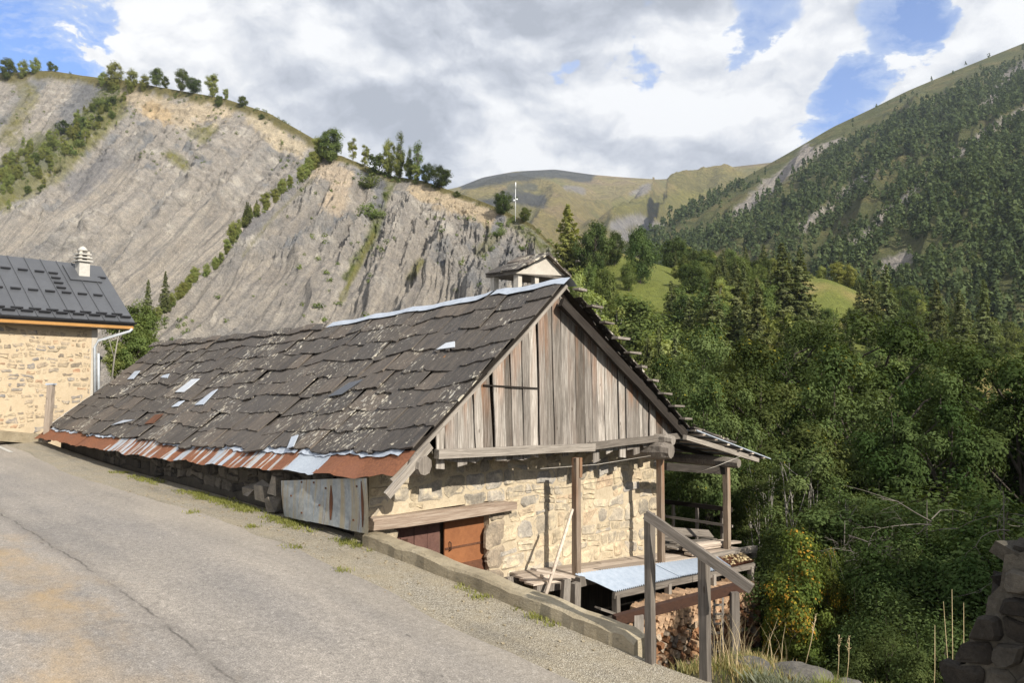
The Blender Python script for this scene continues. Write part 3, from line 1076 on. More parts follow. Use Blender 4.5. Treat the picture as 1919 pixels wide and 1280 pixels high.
tops_b = [(605, 288, 300), (640, 292, 296), (690, 312, 290), (735, 330, 284), (790, 338, 272), (860, 362, 258), (915, 382, 244), (960, 402, 232), (1000, 422, 222), (1025, 448, 214), (1060, 480, 205), (1130, 560, 196)]
feet_b = [(130, 730, 165), (230, 735, 160), (360, 740, 156), (480, 740, 152), (560, 745, 149), (650, 750, 146), (730, 750, 143), (800, 755, 141), (870, 760, 139), (940, 765, 138), (1000, 770, 137), (1080, 790, 137)]
zones_b = [('g', [(600, 296), (500, 365), (400, 440), (250, 590)], 17, G2), ('g', [(735, 335), (712, 390), (700, 440), (650, 520)], 15, G1), ('g', [(700, 440), (640, 560)], 8, G2),
           ('g', [(620, 300), (580, 340), (500, 420), (455, 480)], 4, (0.2, 0.19, 0.13)), ('g', [(900, 400), (930, 440), (900, 470)], 14, (0.13, 0.13, 0.06)), ('g', [(960, 410), (1000, 440), (1030, 470)], 22, (0.12, 0.13, 0.05)),
           ('r', [(600, 310), (640, 330), (625, 380)], 30, (0.41, 0.345, 0.27)), ('r', [(780, 350), (850, 380), (930, 410)], 24, (0.40, 0.33, 0.235)),
           ('b', [(705, 340), (712, 380)], 16, BL), ('b', [(940, 410), (930, 430)], 12, (0.2, 0.2, 0.205)), ('b', [(560, 330), (500, 390), (460, 430)], 18, (0.20, 0.195, 0.195)), ('b', [(960, 470), (930, 530)], 30, (0.21, 0.205, 0.20)),
           ('g', [(790, 490), (770, 520)], 10, G2)]
surf_b = build_cliff('cliff_spur', tops_b, feet_b, 420, 300, 17, 7.0, 23.0, zones_b, -0.5)


def build_slope_c():
    tops = [(1180, 470, 1120), (1262, 418, 1080), (1330, 372, 1100), (1400, 330, 1130), (1480, 285, 1170), (1560, 238, 1210), (1630, 205, 1250), (1700, 170, 1290), (1800, 128, 1340), (1919, 80, 1400), (2060, 20, 1430), (2300, -90, 1460), (2900, -330, 1500)]
    feet = [(1090, 510, 820), (1150, 500, 740), (1200, 510, 680), (1260, 520, 620), (1330, 530, 560), (1410, 540, 500), (1490, 555, 440), (1580, 575, 385), (1690, 610, 325), (1810, 650, 280), (1950, 745, 250), (2200, 740, 215), (3000, 820, 200)]
    nu, nv = 260, 230
    P, uu, ww = loft(tops, feet, nu, nv, 0.93)
    N = grid_normals(P)
    if N[..., 2].mean() < 0:
        N = -N
    pts = P.reshape(-1, 3)
    u, w = uu.ravel(), ww.ravel()
    rib = fbm(np.stack([u / 120.0 + 0.8 * w, w * 1.2], 1), 4, 41, 0.5, ridged=True)
    amp = 26.0 * sstep(w, 0.0, 0.25) * (1 - 0.6 * w)
    disp = amp * rib * 0.8 + 5.0 * fbm(pts / 60.0, 5, 43) * sstep(w, 0, .05)
    pts = pts + N.reshape(-1, 3) * disp[:, None]
    PX, _ = proj(pts)
    pn = fbm(pts / 30.0, 5, 44, 0.6)
    streaks = [([(1515, 285), (1480, 320), (1420, 365), (1385, 395)], 15), ([(1640, 322), (1600, 350), (1545, 395), (1500, 425)], 10), ([(1935, 195), (1860, 240), (1780, 300), (1720, 350), (1640, 420), (1590, 465)], 8),
               ([(1925, 120), (1880, 150), (1850, 200)], 14), ([(1700, 480), (1660, 500)], 14), ([(1580, 262), (1520, 290)], 8)]
    scree = np.zeros(len(pts))
    for poly, r in streaks:
        scree = np.maximum(scree, sstep(seg_dist(PX, poly) + pn * r * 0.9, r, r * 0.5))
    meadow = np.zeros(len(pts))
    for poly, r in [([(1700, 300), (1620, 390), (1540, 470)], 26), ([(1480, 300), (1400, 370), (1300, 440)], 14), ([(1919, 90), (1800, 150), (1650, 225), (1480, 300)], 22), ([(1690, 440), (1650, 500), (1720, 470)], 26),
                    ([(1260, 440), (1300, 420), (1380, 370)], 16), ([(1860, 220), (1790, 270)], 14)]:
        meadow = np.maximum(meadow, sstep(seg_dist(PX, poly) + pn * r * 0.9, r, r * 0.5))
    base = np.array([0.105, 0.112, 0.045])
    col = np.tile(base, (len(pts), 1))
    col = paint(col, sstep(pn, 0.0, 0.5), (0.15, 0.132, 0.058))
    col = paint(col, sstep(-pn, 0.05, 0.4), (0.080, 0.088, 0.036))
    col = paint(col, scree, (0.31, 0.285, 0.26))
    cols = np.concatenate([col, (scree * 0.8)[:, None]], 1)
    P2 = add_back(pts.reshape(nu, nv, 3), 60, 250, 8)
    cb = np.tile(np.array([0.14, 0.125, 0.055, 0.0]), (nu, 8, 1))
    cols = np.concatenate([cb, cols.reshape(nu, nv, 4)], 1).reshape(-1, 4)
    wv = np.concatenate([np.repeat(np.linspace(-0.2, -0.01, 8)[None], nu, 0), ww], 1)
    uvv = np.concatenate([np.repeat(uu[:, :1], 8, 1), uu], 1)
    me = np_mesh('mountain_slope', P2.reshape(-1, 3), grid_faces(nu, nv + 8), M['slope'], True, cols, np.stack([uvv.ravel() / 500, wv.ravel()], 1))
    add_obj('mountain_slope', me, kind='structure')
    # the wood on it: one mass of thousands of small trees
    dens = 1.0 - np.maximum(scree * 1.15, meadow * 0.94)
    thick = fbm(pts / 75.0, 4, 47, 0.55) + .10
    upper = sstep(w + 0.05 * pn, 0.03, 0.22)
    right = sstep(PX[:, 0] - 0.55 * (PX[:, 1] - 300), 1500, 1800)
    dens = dens * np.clip(0.42 + 1.1 * thick + 0.55 * right + 0.35 * w, 0.02, 1.0) * (0.06 + 0.94 * upper)
    g = pts.reshape(nu, nv, 3)
    area = np.linalg.norm(np.cross(np.gradient(g, axis=0), np.gradient(g, axis=1)), axis=2).ravel()
    inside = (PX[:, 0] > 1200) & (PX[:, 0] < 2250) & (PX[:, 1] > -60) & (PX[:, 1] < 760)
    wt = np.clip(dens, 0, 2) ** 1.5 * area * inside
    wt /= wt.sum()
    return pts, PX, wt, w


c_pts, c_px, c_wt, c_w = build_slope_c()


def build_far():
    tops = [(760, 372, 3300), (860, 350, 3300), (905, 332, 3350), (965, 321, 3400), (1040, 317, 3450), (1110, 327, 3450), (1170, 332, 3400), (1235, 336, 3350), (1262, 334, 3150), (1290, 322, 3000), (1340, 316, 2900), (1430, 306, 2850), (1560, 290, 2800), (1750, 280, 2800)]
    feet = [(x, 590, 1150) for x in (640, 740, 820, 920, 1000, 1075, 1130, 1180, 1215, 1250, 1290, 1370, 1480, 1650)]
    nu, nv = 240, 150
    P, uu, ww = loft(tops, feet, nu, nv, 0.95)
    N = grid_normals(P)
    if N[..., 2].mean() < 0:
        N = -N
    pts = P.reshape(-1, 3)
    u, w = uu.ravel(), ww.ravel()
    env = sstep(w, 0, .3)
    disp = 95 * fbm(np.stack([u / 420.0 + w * 0.9, w * 1.6], 1), 4, 61, 0.45, ridged=True) * env + 22 * fbm(pts / 160.0, 5, 63) * sstep(w, 0, .06)
    pts = pts + N.reshape(-1, 3) * disp[:, None]
    PX, _ = proj(pts)
    pn = fbm(pts / 150.0, 5, 64, .55)
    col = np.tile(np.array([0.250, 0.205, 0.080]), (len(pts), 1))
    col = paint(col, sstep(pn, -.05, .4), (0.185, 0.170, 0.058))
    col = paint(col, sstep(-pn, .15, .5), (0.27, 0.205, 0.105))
    for poly, r, c in [([(870, 345), (930, 335), (1000, 325), (1100, 325)], 14, (0.075, 0.075, 0.06)), ([(900, 385), (960, 372), (1010, 375)], 18, (0.085, 0.083, 0.070)), ([(1000, 352), (960, 350)], 10, (0.12, 0.115, 0.07)),  # these dark patches are cloud shadow painted into the slope colour
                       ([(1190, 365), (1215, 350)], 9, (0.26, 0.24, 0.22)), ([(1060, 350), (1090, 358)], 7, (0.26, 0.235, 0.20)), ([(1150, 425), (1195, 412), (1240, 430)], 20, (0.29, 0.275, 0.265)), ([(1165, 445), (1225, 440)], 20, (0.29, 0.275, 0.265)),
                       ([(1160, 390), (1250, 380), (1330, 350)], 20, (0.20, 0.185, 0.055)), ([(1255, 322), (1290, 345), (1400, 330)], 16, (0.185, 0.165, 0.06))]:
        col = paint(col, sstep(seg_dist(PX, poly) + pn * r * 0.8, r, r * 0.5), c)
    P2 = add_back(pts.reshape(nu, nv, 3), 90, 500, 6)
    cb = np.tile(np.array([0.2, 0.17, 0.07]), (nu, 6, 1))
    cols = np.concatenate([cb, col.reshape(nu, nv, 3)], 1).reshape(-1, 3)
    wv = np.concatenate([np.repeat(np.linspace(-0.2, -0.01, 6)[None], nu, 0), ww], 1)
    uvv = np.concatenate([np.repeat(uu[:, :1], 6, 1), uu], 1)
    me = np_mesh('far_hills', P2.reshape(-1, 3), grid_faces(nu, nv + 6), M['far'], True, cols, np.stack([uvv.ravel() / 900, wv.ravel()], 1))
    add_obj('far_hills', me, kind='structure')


build_far()

# ------------------------------------------------------------------ road profile and valley ground
ROAD_S = np.array([-30, -14, -8, -4.8, 0.5, 6.0, 13.7, 20.0, 23.5, 28, 40, 70])
ROAD_Z = np.array([-4.9, -3.75, -3.28, -3.05, -2.63, -2.50, -2.40, -2.16, -1.98, -1.7, -0.9, 1.5])
_rs = np.linspace(-30, 70, 400)
_rz = np.interp(_rs, ROAD_S, ROAD_Z)
for _ in range(40):
    _rz[1:-1] = (_rz[:-2] + 2 * _rz[1:-1] + _rz[2:]) / 4


def road_z(s):
    return np.interp(s, _rs, _rz)


ctrl = []
for px, py, Y in [(1075, 452, 212), (1110, 470, 190), (1160, 490, 192), (1215, 500, 200), (1160, 520, 168), (1200, 545, 160), (1120, 575, 150), (1030, 560, 150), (1300, 545, 195), (1370, 540, 230), (1280, 505, 250),
                  (1545, 520, 205), (1590, 545, 190), (1565, 530, 200), (1490, 590, 172), (1645, 590, 225), (1750, 625, 230), (1900, 710, 205), (1450, 550, 250), (1570, 540, 235), (1700, 670, 150), (1850, 740, 150), (1400, 650, 140), (1250, 640, 140), (1550, 670, 130),
                  (2200, 770, 190), (1150, 520, 330), (1400, 545, 420), (1750, 610, 320), (2300, 690, 300)]:
    ctrl.append(tuple(at(px, py, Y)))
for x, y, z in [(22, 92, -9), (45, 95, -9), (70, 100, -6), (10, 95, -8), (-10, 95, -9), (18, 62, -15), (40, 65, -18), (65, 70, -16), (0, 60, -13), (-25, 60, -6),
                (14, 42, -14.5), (30, 45, -19), (50, 48, -19), (10, 31, -11), (18, 30, -13), (28, 30, -15), (40, 30, -15), (8.5, 22, -7.5), (12, 21, -9.2), (18, 20, -11), (28, 18, -11),
                (6.5, 17, -5.8), (5, 14.5, -5.5), (3, 13, -5.4), (1, 12.5, -5.3), (2.5, 10.8, -5.2), (4.6, 12.0, -5.5), (7, 13, -7.0), (10, 14, -8.2), (6, 10.5, -5.6), (9, 10, -7.2), (14, 12, -9), (16, 6, -8),
                (4.4, 9.3, -3.55), (5.6, 8.2, -3.6), (3.0, 9.7, -3.5), (-40, 90, -4), (-70, 110, -6), (-60, 60, 2), (-45, 45, 1.0), (-70, 30, 3), (-100, 150, -14), (-160, 160, -20), (-60, 210, -22), (-150, 260, -30), (0, 190, -14), (-300, 320, -40), (-20, 300, -30), (-30, 110, -10), (10, 130, -6), (-30, 140, -8), (50, 130, 2), (90, 130, 6),
                (-20, 36, -2.2), (-10, 36, -5), (0, 36, -8), (-12, 45, -8), (30, 0, -9), (60, 0, -9), (90, 60, -6), (0, -40, -5), (60, -40, -9), (-60, -20, 1), (-120, 60, 0), (160, 60, 10), (180, 140, 30), (130, 0, 0)]:
    ctrl.append((x, y, z))
for s in (-9.5, -8, -6.5, -5.2):
    for t in (-0.9, 0.0, 0.55):
        p = B(s, t, 0)
        ctrl.append((p.x, p.y, float(road_z(s)) - 0.12 - 0.10 * (t + .9)))
    p = B(s, 1.5, 0)
    ctrl.append((p.x, p.y, float(road_z(s)) - 0.9))
for s in (25, 32, 40, 55):
    p = B(s, -0.3, 0)
    ctrl.append((p.x, p.y, float(road_z(s)) - 0.2))
    p = B(s, -12, 0)
    ctrl.append((p.x, p.y, float(road_z(s)) + 0.2))
ctrl = np.array(ctrl, float)


def rbf_fit(C):
    n = len(C)
    D = np.linalg.norm(C[:, None, :2] - C[None, :, :2], axis=2)
    A = np.zeros((n + 3, n + 3))
    A[:n, :n] = D
    A[:n, n] = A[n, :n] = 1
    A[:n, n + 1:n + 3] = C[:, :2]
    A[n + 1:n + 3, :n] = C[:, :2].T
    r = np.zeros(n + 3)
    r[:n] = C[:, 2]
    return np.linalg.solve(A + np.eye(n + 3) * 1e-9, r)


_rw = rbf_fit(ctrl)


def ground_raw(x, y):
    x, y = np.atleast_1d(x).astype(float), np.atleast_1d(y).astype(float)
    out = np.zeros(len(x))
    for i in range(0, len(x), 20000):
        q = np.stack([x[i:i + 20000], y[i:i + 20000]], 1)
        D = np.linalg.norm(q[:, None] - ctrl[None, :, :2], axis=2)
        out[i:i + 20000] = D @ _rw[:-3] + _rw[-3] + q @ _rw[-2:]
    d = np.hypot(x, y)
    out += fbm(np.stack([x / 9, y / 9], 1), 4, 71) * 0.05 * np.clip(d - 8, 0, 30) * .35
    dx, dy = x - O.x, y - O.y
    s = dx * U.x + dy * U.y
    t = dx * V.x + dy * V.y
    rz = road_z(s) - 0.16
    onroad = sstep(t, -0.55, -0.95) * sstep(t, -30, -24)
    near_t = (s > -30) & (s < 60)
    out = np.where(near_t, out * (1 - onroad) + rz * onroad, out)
    # the yard and cellar floor under the barn lie at the gable's foot
    inb = sstep(s, -4.7, -4.4) * sstep(s, 24.0, 22.0) * sstep(t, -0.62, -0.50) * sstep(t, 9.5, 8.5)
    floor = np.full_like(out, -5.95)
    floor = np.where(s > 8, np.minimum(floor, out), floor)
    out = out * (1 - inb) + floor * inb
    return out


def ground_z(x, y):
    return float(ground_raw(np.array([x]), np.array([y]))[0])


def build_ground():
    # one sheet whose cells grow with distance
    def axis(lo, hi, fine_lo, fine_hi, st, grow):
        a = list(np.arange(fine_lo, fine_hi, st))
        x, d = fine_hi, st
        while x < hi:
            a.append(x); d *= grow; x += d
        a.append(hi)
        x, d = fine_lo - st, st
        b = []
        while x > lo:
            b.append(x); d *= grow; x -= d
        b.append(lo)
        return np.array(b[::-1] + a)
    X = axis(-420, 420, -12, 12, 0.28, 1.035)
    Y = axis(-140, 620, 5, 24, 0.28, 1.022)
    gx, gy = np.meshgrid(X, Y, indexing='ij')
    x, y = gx.ravel(), gy.ravel()
    z = ground_raw(x, y)
    dist = np.hypot(x, y)
    P = np.stack([x, y, z], 1)
    n1 = fbm(P / 6.0, 5, 73, .6)
    n2 = fbm(P / 22.0, 4, 75, .55)
    col = np.tile(np.array([0.05, 0.052, 0.022]), (len(P), 1))
    far = sstep(dist, 95, 130)
    gcol = lerp(np.array([0.125, 0.142, 0.036]), np.array([0.235, 0.19, 0.075]), sstep(n2 + 0.3 * n1, 0.05, 0.4))
    col = col * (1 - far)[:, None] + gcol * far[:, None]
    col = paint(col, far * sstep(n1 + n2, 0.55, 0.9) * .5, (0.30, 0.27, 0.22))
    near = sstep(dist, 13.5, 11.0)
    col = paint(col, near, (0.11, 0.098, 0.055))
    col = paint(col, near * sstep(n1, 0.0, 0.4), (0.19, 0.165, 0.10))
    me = np_mesh('ground', P, grid_faces(len(X), len(Y)), M['ground'], True, col, np.stack([x / 50, y / 50], 1))
    add_obj('ground', me, kind='structure')
    return Surface(P[(dist > 110) & (y > 60)]) if True else None


surf_g = build_ground()


def strip(name, s0, s1, t0, t1, ns, nt, zoff, mat, wob=None, crown=0.0):
    s = np.linspace(s0, s1, ns)
    t = np.linspace(0, 1, nt)
    S, TT = np.meshgrid(s, t, indexing='ij')
    a = np.full(ns, float(t0)) if wob is None else t0 + wob(s)
    b_ = np.full(ns, float(t1)) if not callable(t1) else t1(s)
    tv = a[:, None] * (1 - TT) + b_[:, None] * TT
    z = road_z(S) + zoff + crown * -0.004 * np.abs(tv + 4.7)
    P = np.stack([-S.ravel(), tv.ravel(), z.ravel()], 1)
    P[:, 2] += 0.006 * fbm(P[:, :2] / 1.7, 3, 81)
    me = np_mesh(name, P, grid_faces(ns, nt), mat, True)
    recalc(me)
    if me.polygons[0].normal.z < 0:
        me.flip_normals()
    return add_obj(name, me, None, BARN_M, kind='structure')


def edge_wob(s):
    return 0.16 * fbm(np.stack([s / 1.3, s * 0], 1), 5, 91, 0.6) + 0.10 * np.sin(s * 0.4)


bend = lambda s: -np.clip(-6.6 - s, 0, 3.5) * 1.1
strip('road', -26, 60, -11.5, lambda s: -2.02 + edge_wob(s) + bend(s), 320, 30, 0.012, M['asphalt'])
strip('road_shoulder', -26, 24.5, -6.0, lambda s: np.where(s < -4.7, -0.95 + .10 * fbm(np.stack([s, s * 0], 1), 3, 5) + bend(s) * .75, -0.70), 260, 16, 0.0, M['gravel'])
line = strip('road_marking', 18.3, 30.0, -2.32, lambda s: np.full(len(s), -2.20), 40, 2, 0.022, M['white_paint'])


# ------------------------------------------------------------------ stones set in walls
def stone_meshes(mat, n=7, seed=0, name='stone'):
    rr = random.Random(seed)
    out = []
    for k in range(n):
        m = rr.choice([7, 8, 9])
        an = [2 * math.pi * (i + rr.uniform(-.28, .28)) / m for i in range(m)]
        sq = rr.uniform(2.0, 4.5)
        ring = []
        for a in an:
            c, s_ = cos(a), sin(a)
            r = (abs(c) ** sq + abs(s_) ** sq) ** (-1 / sq) * rr.uniform(.70, 1.0)
            ring.append((c * r * .5, s_ * r * .5))
        vs, fs = [], []
        for x, z in ring:
            vs.append((x, 0.06, z))
        for x, z in ring:
            vs.append((x * .95, -0.6 + rr.uniform(-.12, .12), z * .95))
        for x, z in ring:
            vs.append((x * .60 + rr.uniform(-.03, .03), -1.0 + rr.uniform(-.16, .10), z * .62 + rr.uniform(-.03, .03)))
        for i in range(m):
            j = (i + 1) % m
            fs.append((i, j, m + j, m + i))
            fs.append((m + i, m + j, 2 * m + j, 2 * m + i))
        fs.append(tuple(2 * m + i for i in range(m)))
        me = bpy.data.meshes.new(name)
        me.from_pydata(vs, [], fs)
        me.materials.append(mat)
        recalc(me)
        out.append(me)
    return out


def masonry(parent, mat, frame, x0, x1, z0, z1, depth, rowh, wid, seed, limit=300, skip=None, drop=.06, gap=.014, name='stone', top=None):
    """irregular coursed rubble: every stone a mesh of its own, shaped by its neighbours"""
    rr = random.Random(seed)
    n = 0
    wave = lambda x, z: .05 * sin(x * 1.7 + z * 3.1 + seed) + .035 * sin(x * 4.3 + z * 5.0)
    zt = z1
    while zt > z0 + .06 and n < limit:
        h = rr.uniform(*rowh)
        zb = max(z0, zt - h)
        x = x0 - rr.uniform(0, .15)
        lt, lb = x, x
        while x < x1 - .02 and n < limit:
            w = rr.uniform(*wid)
            x2 = min(x + w, x1) if x + w > x1 - .14 else x + w
            rt, rb = x2 + rr.uniform(-.045, .045), x2 + rr.uniform(-.045, .045)
            split = rr.random() < .22 and h > .2
            zm = zb + (zt - zb) * rr.uniform(.38, .62)
            for (za, zc_) in ([(zb, zm), (zm, zt)] if split else [(zb, zt)]):
                quad = [(lb if za == zb else (lb + lt) / 2, za), (rb if za == zb else (rb + rt) / 2, za), (rt if zc_ == zt else (rb + rt) / 2, zc_), (lt if zc_ == zt else (lb + lt) / 2, zc_)]
                quad = [(px_, pz_ + wave(px_, pz_)) for px_, pz_ in quad]
                cx = sum(p[0] for p in quad) / 4
                cz = sum(p[1] for p in quad) / 4
                ww, hh = quad[1][0] - quad[0][0], quad[2][1] - quad[1][1]
                if ww < .07 or hh < .05 or rr.random() < drop or (skip is not None and skip(cx, cz, ww, hh)):
                    continue
                ring = []
                for i in range(4):
                    a, c = Vector((*quad[i], 0)), Vector((*quad[(i + 1) % 4], 0))
                    p = Vector((*quad[(i - 1) % 4], 0))
                    k = min((c - a).length, (p - a).length) * rr.uniform(.12, .42)
                    d1, d2 = (p - a).normalized(), (c - a).normalized()
                    ring.append(a + d1 * k * rr.uniform(.6, 1.1))
                    if rr.random() < .5:
                        ring.append(a + (d1 + d2) * k * .32)
                    ring.append(a + d2 * k * rr.uniform(.6, 1.1))
                    if (c - a).length > .25:
                        m_ = (a + c) / 2
                        ring.append(m_ + (Vector((cx, cz, 0)) - m_).normalized() * rr.uniform(-.008, .022))
                pts = []
                for p in ring:
                    q = Vector((p.x - cx, p.y - cz, 0))
                    g = gap * rr.uniform(.4, 1.9)
                    q *= max(.3, (q.length - g) / q.length)
                    pts.append(q)
                m_ = len(pts)
                dp = depth * rr.uniform(.35, 1.4)
                tx, tz = rr.uniform(-.10, .10), rr.uniform(-.10, .10)
                vs = [(p.x, .05, p.y) for p in pts]
                vs += [(p.x * .985, -dp * .45 + rr.uniform(-.004, .004), p.y * .985) for p in pts]
                sc = rr.uniform(.70, .84)
                vs += [(p.x * sc, -dp + tx * p.x + tz * p.y + rr.uniform(-.005, .005), p.y * sc) for p in pts]
                fs = []
                for i in range(m_):
                    j = (i + 1) % m_
                    fs += [(i, j, m_ + j, m_ + i), (m_ + i, m_ + j, 2 * m_ + j, 2 * m_ + i)]
                fs.append(tuple(2 * m_ + i for i in range(m_)))
                me = bpy.data.meshes.new(name)
                me.from_pydata(vs, [], fs)
                me.materials.append(mat)
                recalc(me)
                add_obj(name, me, parent, frame @ Matrix.Translation((cx, 0, cz)))
                n += 1
            x = x2
            lt, lb = rt, rb
        zt = zb
    return n


def plane_frame(origin, x_dir, out_dir):
    """matrix: x along the wall, -y out of the wall, z up"""
    x = Vector(x_dir).normalized()
    y = -Vector(out_dir).normalized()
    z = Vector((0, 0, 1))
    return Matrix(((x.x, y.x, z.x, origin[0]), (x.y, y.y, z.y, origin[1]), (x.z, y.z, z.z, origin[2]), (0, 0, 0, 1)))


def lay_stones(parent, meshes, frame, rects, depth, name='stone', skip=None, limit=300, rowh=(0.17, 0.34), wid=(0.22, 0.62), fill=1.0, rnd=0.0, gap=0.93, seed=1):
    rr = random.Random(seed)
    n = 0
    x0, x1, z0, z1 = rects
    z = z1
    while z > z0 + 0.05 and n < limit:
        h = min(rr.uniform(*rowh), z - z0)
        x = x0 - rr.uniform(0, .2)
        while x < x1 and n < limit:
            w = rr.uniform(*wid) * (1.0 if h > .2 else .8)
            cx, cz = x + w / 2, z - h / 2 + rr.uniform(-.025, .025)
            x += w
            if cx > x1 - 0.05 or cx < x0 + 0.02 or rr.random() > fill:
                continue
            if skip is not None and skip(cx, cz, w, h):
                continue
            cx += rr.uniform(-rnd, rnd); cz += rr.uniform(-rnd, rnd) * .6
            g = gap * rr.uniform(.80, 1.04)
            mw = frame @ Matrix.Translation((cx, 0, cz)) @ Matrix.Rotation(rr.uniform(-.14, .14) + (math.pi if rr.random() < .5 else 0), 4, 'Y') @ Matrix.Diagonal((w * g, depth * rr.uniform(.5, 1.3), h * g * 1.05, 1))
            add_obj(name, rr.choice(meshes), parent, mw)
            n += 1
        z -= h
    return n


# ------------------------------------------------------------------ the barn
barn = add_obj('barn', None, None, BARN_M, 'old stone barn with a sagging lichened slate roof and grey board gable beside the road', 'barn')
BW = lambda s, t, z: BARN_M @ bl(s, t, z)

T_R = on_s(1047, 560, 0.0)[0]          # ridge position along the gable
T_E = -1.06                            # eave line (outer edge of the metal)
S_F = -0.26                            # front edge of the slates
ridge_px = [(1060, 531), (930, 555), (850, 572), (750, 589), (650, 608), (570, 620), (500, 628), (400, 638), (306, 645)]
rs_, rzv = zip(*[on_t(px, py, T_R) for px, py in ridge_px])
eave_px = [(736, 895), (660, 893), (590, 888), (500, 881), (420, 874), (300, 861), (200, 845), (120, 831), (72, 822)]
es_, ezv = zip(*[on_t(px, py, T_E) for px, py in eave_px])
S_END = 20.4
SW = 0.75                              # the stone gable wall stands back under the boards
print('ridge', [(round(a, 2), round(b, 2)) for a, b in zip(rs_, rzv)], 'T_R', T_R)
print('eave', [(round(a, 2), round(b, 2)) for a, b in zip(es_, ezv)])


def roof_l(s, q):
    """left slope, q = 0 at the eave, 1 at the ridge"""
    zr = float(np.interp(s, rs_, rzv))
    ze = float(np.interp(s, es_, ezv))
    sag = -0.07 * sin(math.pi * min(max(q, 0), 1)) + 0.035 * sin(s * 1.9 + q * 4) * sin(3.1 * q) + 0.02 * sin(s * 4.1 + 1.3)
    return bl(s, T_E + (T_R - T_E) * q, ze + (zr - ze) * q + sag)


def frame_at(fn, s, q, lift=0.0):
    p = fn(s, q)
    ds = (fn(s - 0.05, q) - fn(s + 0.05, q)).normalized()
    dq = (fn(s, q + 0.02) - fn(s, q - 0.02)).normalized()
    n = ds.cross(dq).normalized()
    if n.z < 0:
        n = -n
    y = n.cross(ds).normalized()
    if y.dot(dq) < 0:
        ds = -ds
        y = n.cross(ds).normalized()
    p = p + n * lift
    return Matrix(((ds.x, y.x, n.x, p.x), (ds.y, y.y, n.y, p.y), (ds.z, y.z, n.z, p.z), (0, 0, 0, 1)))


SLOPE_LEN = (roof_l(3, 1) - roof_l(3, 0)).length
T_RE, Z_RE = on_s(1288, 818, -0.1)      # right eave of the main roof


def roof_r(s, q):
    zr = float(np.interp(s, rs_, rzv)) - 0.02
    sag = -0.05 * sin(math.pi * q) + 0.02 * sin(s * 2.3 + q * 5)
    zb = Z_RE + 0.02 * s * 0
    return bl(s, T_RE + (T_R - T_RE) * q, zb + (zr - zb) * q + sag)


def patch_grid(fn, s0, s1, q0, q1, ns, nq, lift):
    mb = MB()
    vs = []
    for i in range(ns + 1):
        for j in range(nq + 1):
            s, q = s0 + (s1 - s0) * i / ns, q0 + (q1 - q0) * j / nq
            vs.append(frame_at(fn, s, q, lift).translation)
    fs = [(i * (nq + 1) + j, (i + 1) * (nq + 1) + j, (i + 1) * (nq + 1) + j + 1, i * (nq + 1) + j + 1) for i in range(ns) for j in range(nq)]
    mb.add(vs, fs)
    return mb


# roof decking
roof_left = patch_grid(roof_l, S_F + .06, S_END, 0.03, 0.995, 50, 12, -0.05).build('roof', M['dark_wood'], barn)
roof_right = patch_grid(roof_r, S_F + .06, S_END, 0.0, 0.995, 50, 10, -0.05).build('roof', M['dark_wood'], barn)


# slates
def slate_mesh(k, L):
    rr = random.Random(100 + k)
    w = 1.0
    n = 7
    th = 0.034
    bot = []
    notch = rr.random() < .28
    nx = rr.uniform(.15, .85)
    for i in range(n + 1):
        x = -w / 2 + w * i / n
        y = rr.uniform(-.011, .011) + 0.005 * sin(i * 1.7 + k)
        if i == 0 or i == n:
            y += rr.uniform(0.0, 0.05)
        if notch and abs(i / n - nx) < .16:
            y += rr.uniform(.02, .075)
        bot.append((x, y))
    skew = rr.uniform(-.04, .04)
    vs, fs = [], []
    for x, y in bot:
        vs.append((x, y, th + rr.uniform(-.006, .006)))
    for x, y in bot:
        vs.append((x, y + rr.uniform(-.004, .012), 0.0))
    for x, y in bot:
        vs.append((x + skew, L, th * .8))
    for x, y in bot:
        vs.append((x + skew * .5 + 0, L * .45, th + rr.uniform(-.010, .010)))
    m = n + 1
    for i in range(n):
        fs.append((i, i + 1, 3 * m + i + 1, 3 * m + i))
        fs.append((3 * m + i, 3 * m + i + 1, 2 * m + i + 1, 2 * m + i))
        fs.append((m + i + 1, m + i, 0 + i, i + 1)[::-1])
    fs.append((m, 0, 3 * m)[::-1])
    fs.append((m, 3 * m, 2 * m)[::-1])
    fs.append((n, m + n, 3 * m + n)[::-1])
    fs.append((m + n, 2 * m + n, 3 * m + n)[::-1])
    me = bpy.data.meshes.new('slate')
    me.from_pydata(vs, [], fs)
    me.materials.append(M['slate'])
    recalc(me)
    # thin open-backed slab: make sure the top looks up
    if me.polygons[0].normal.z < 0:
        me.flip_normals()
    return me


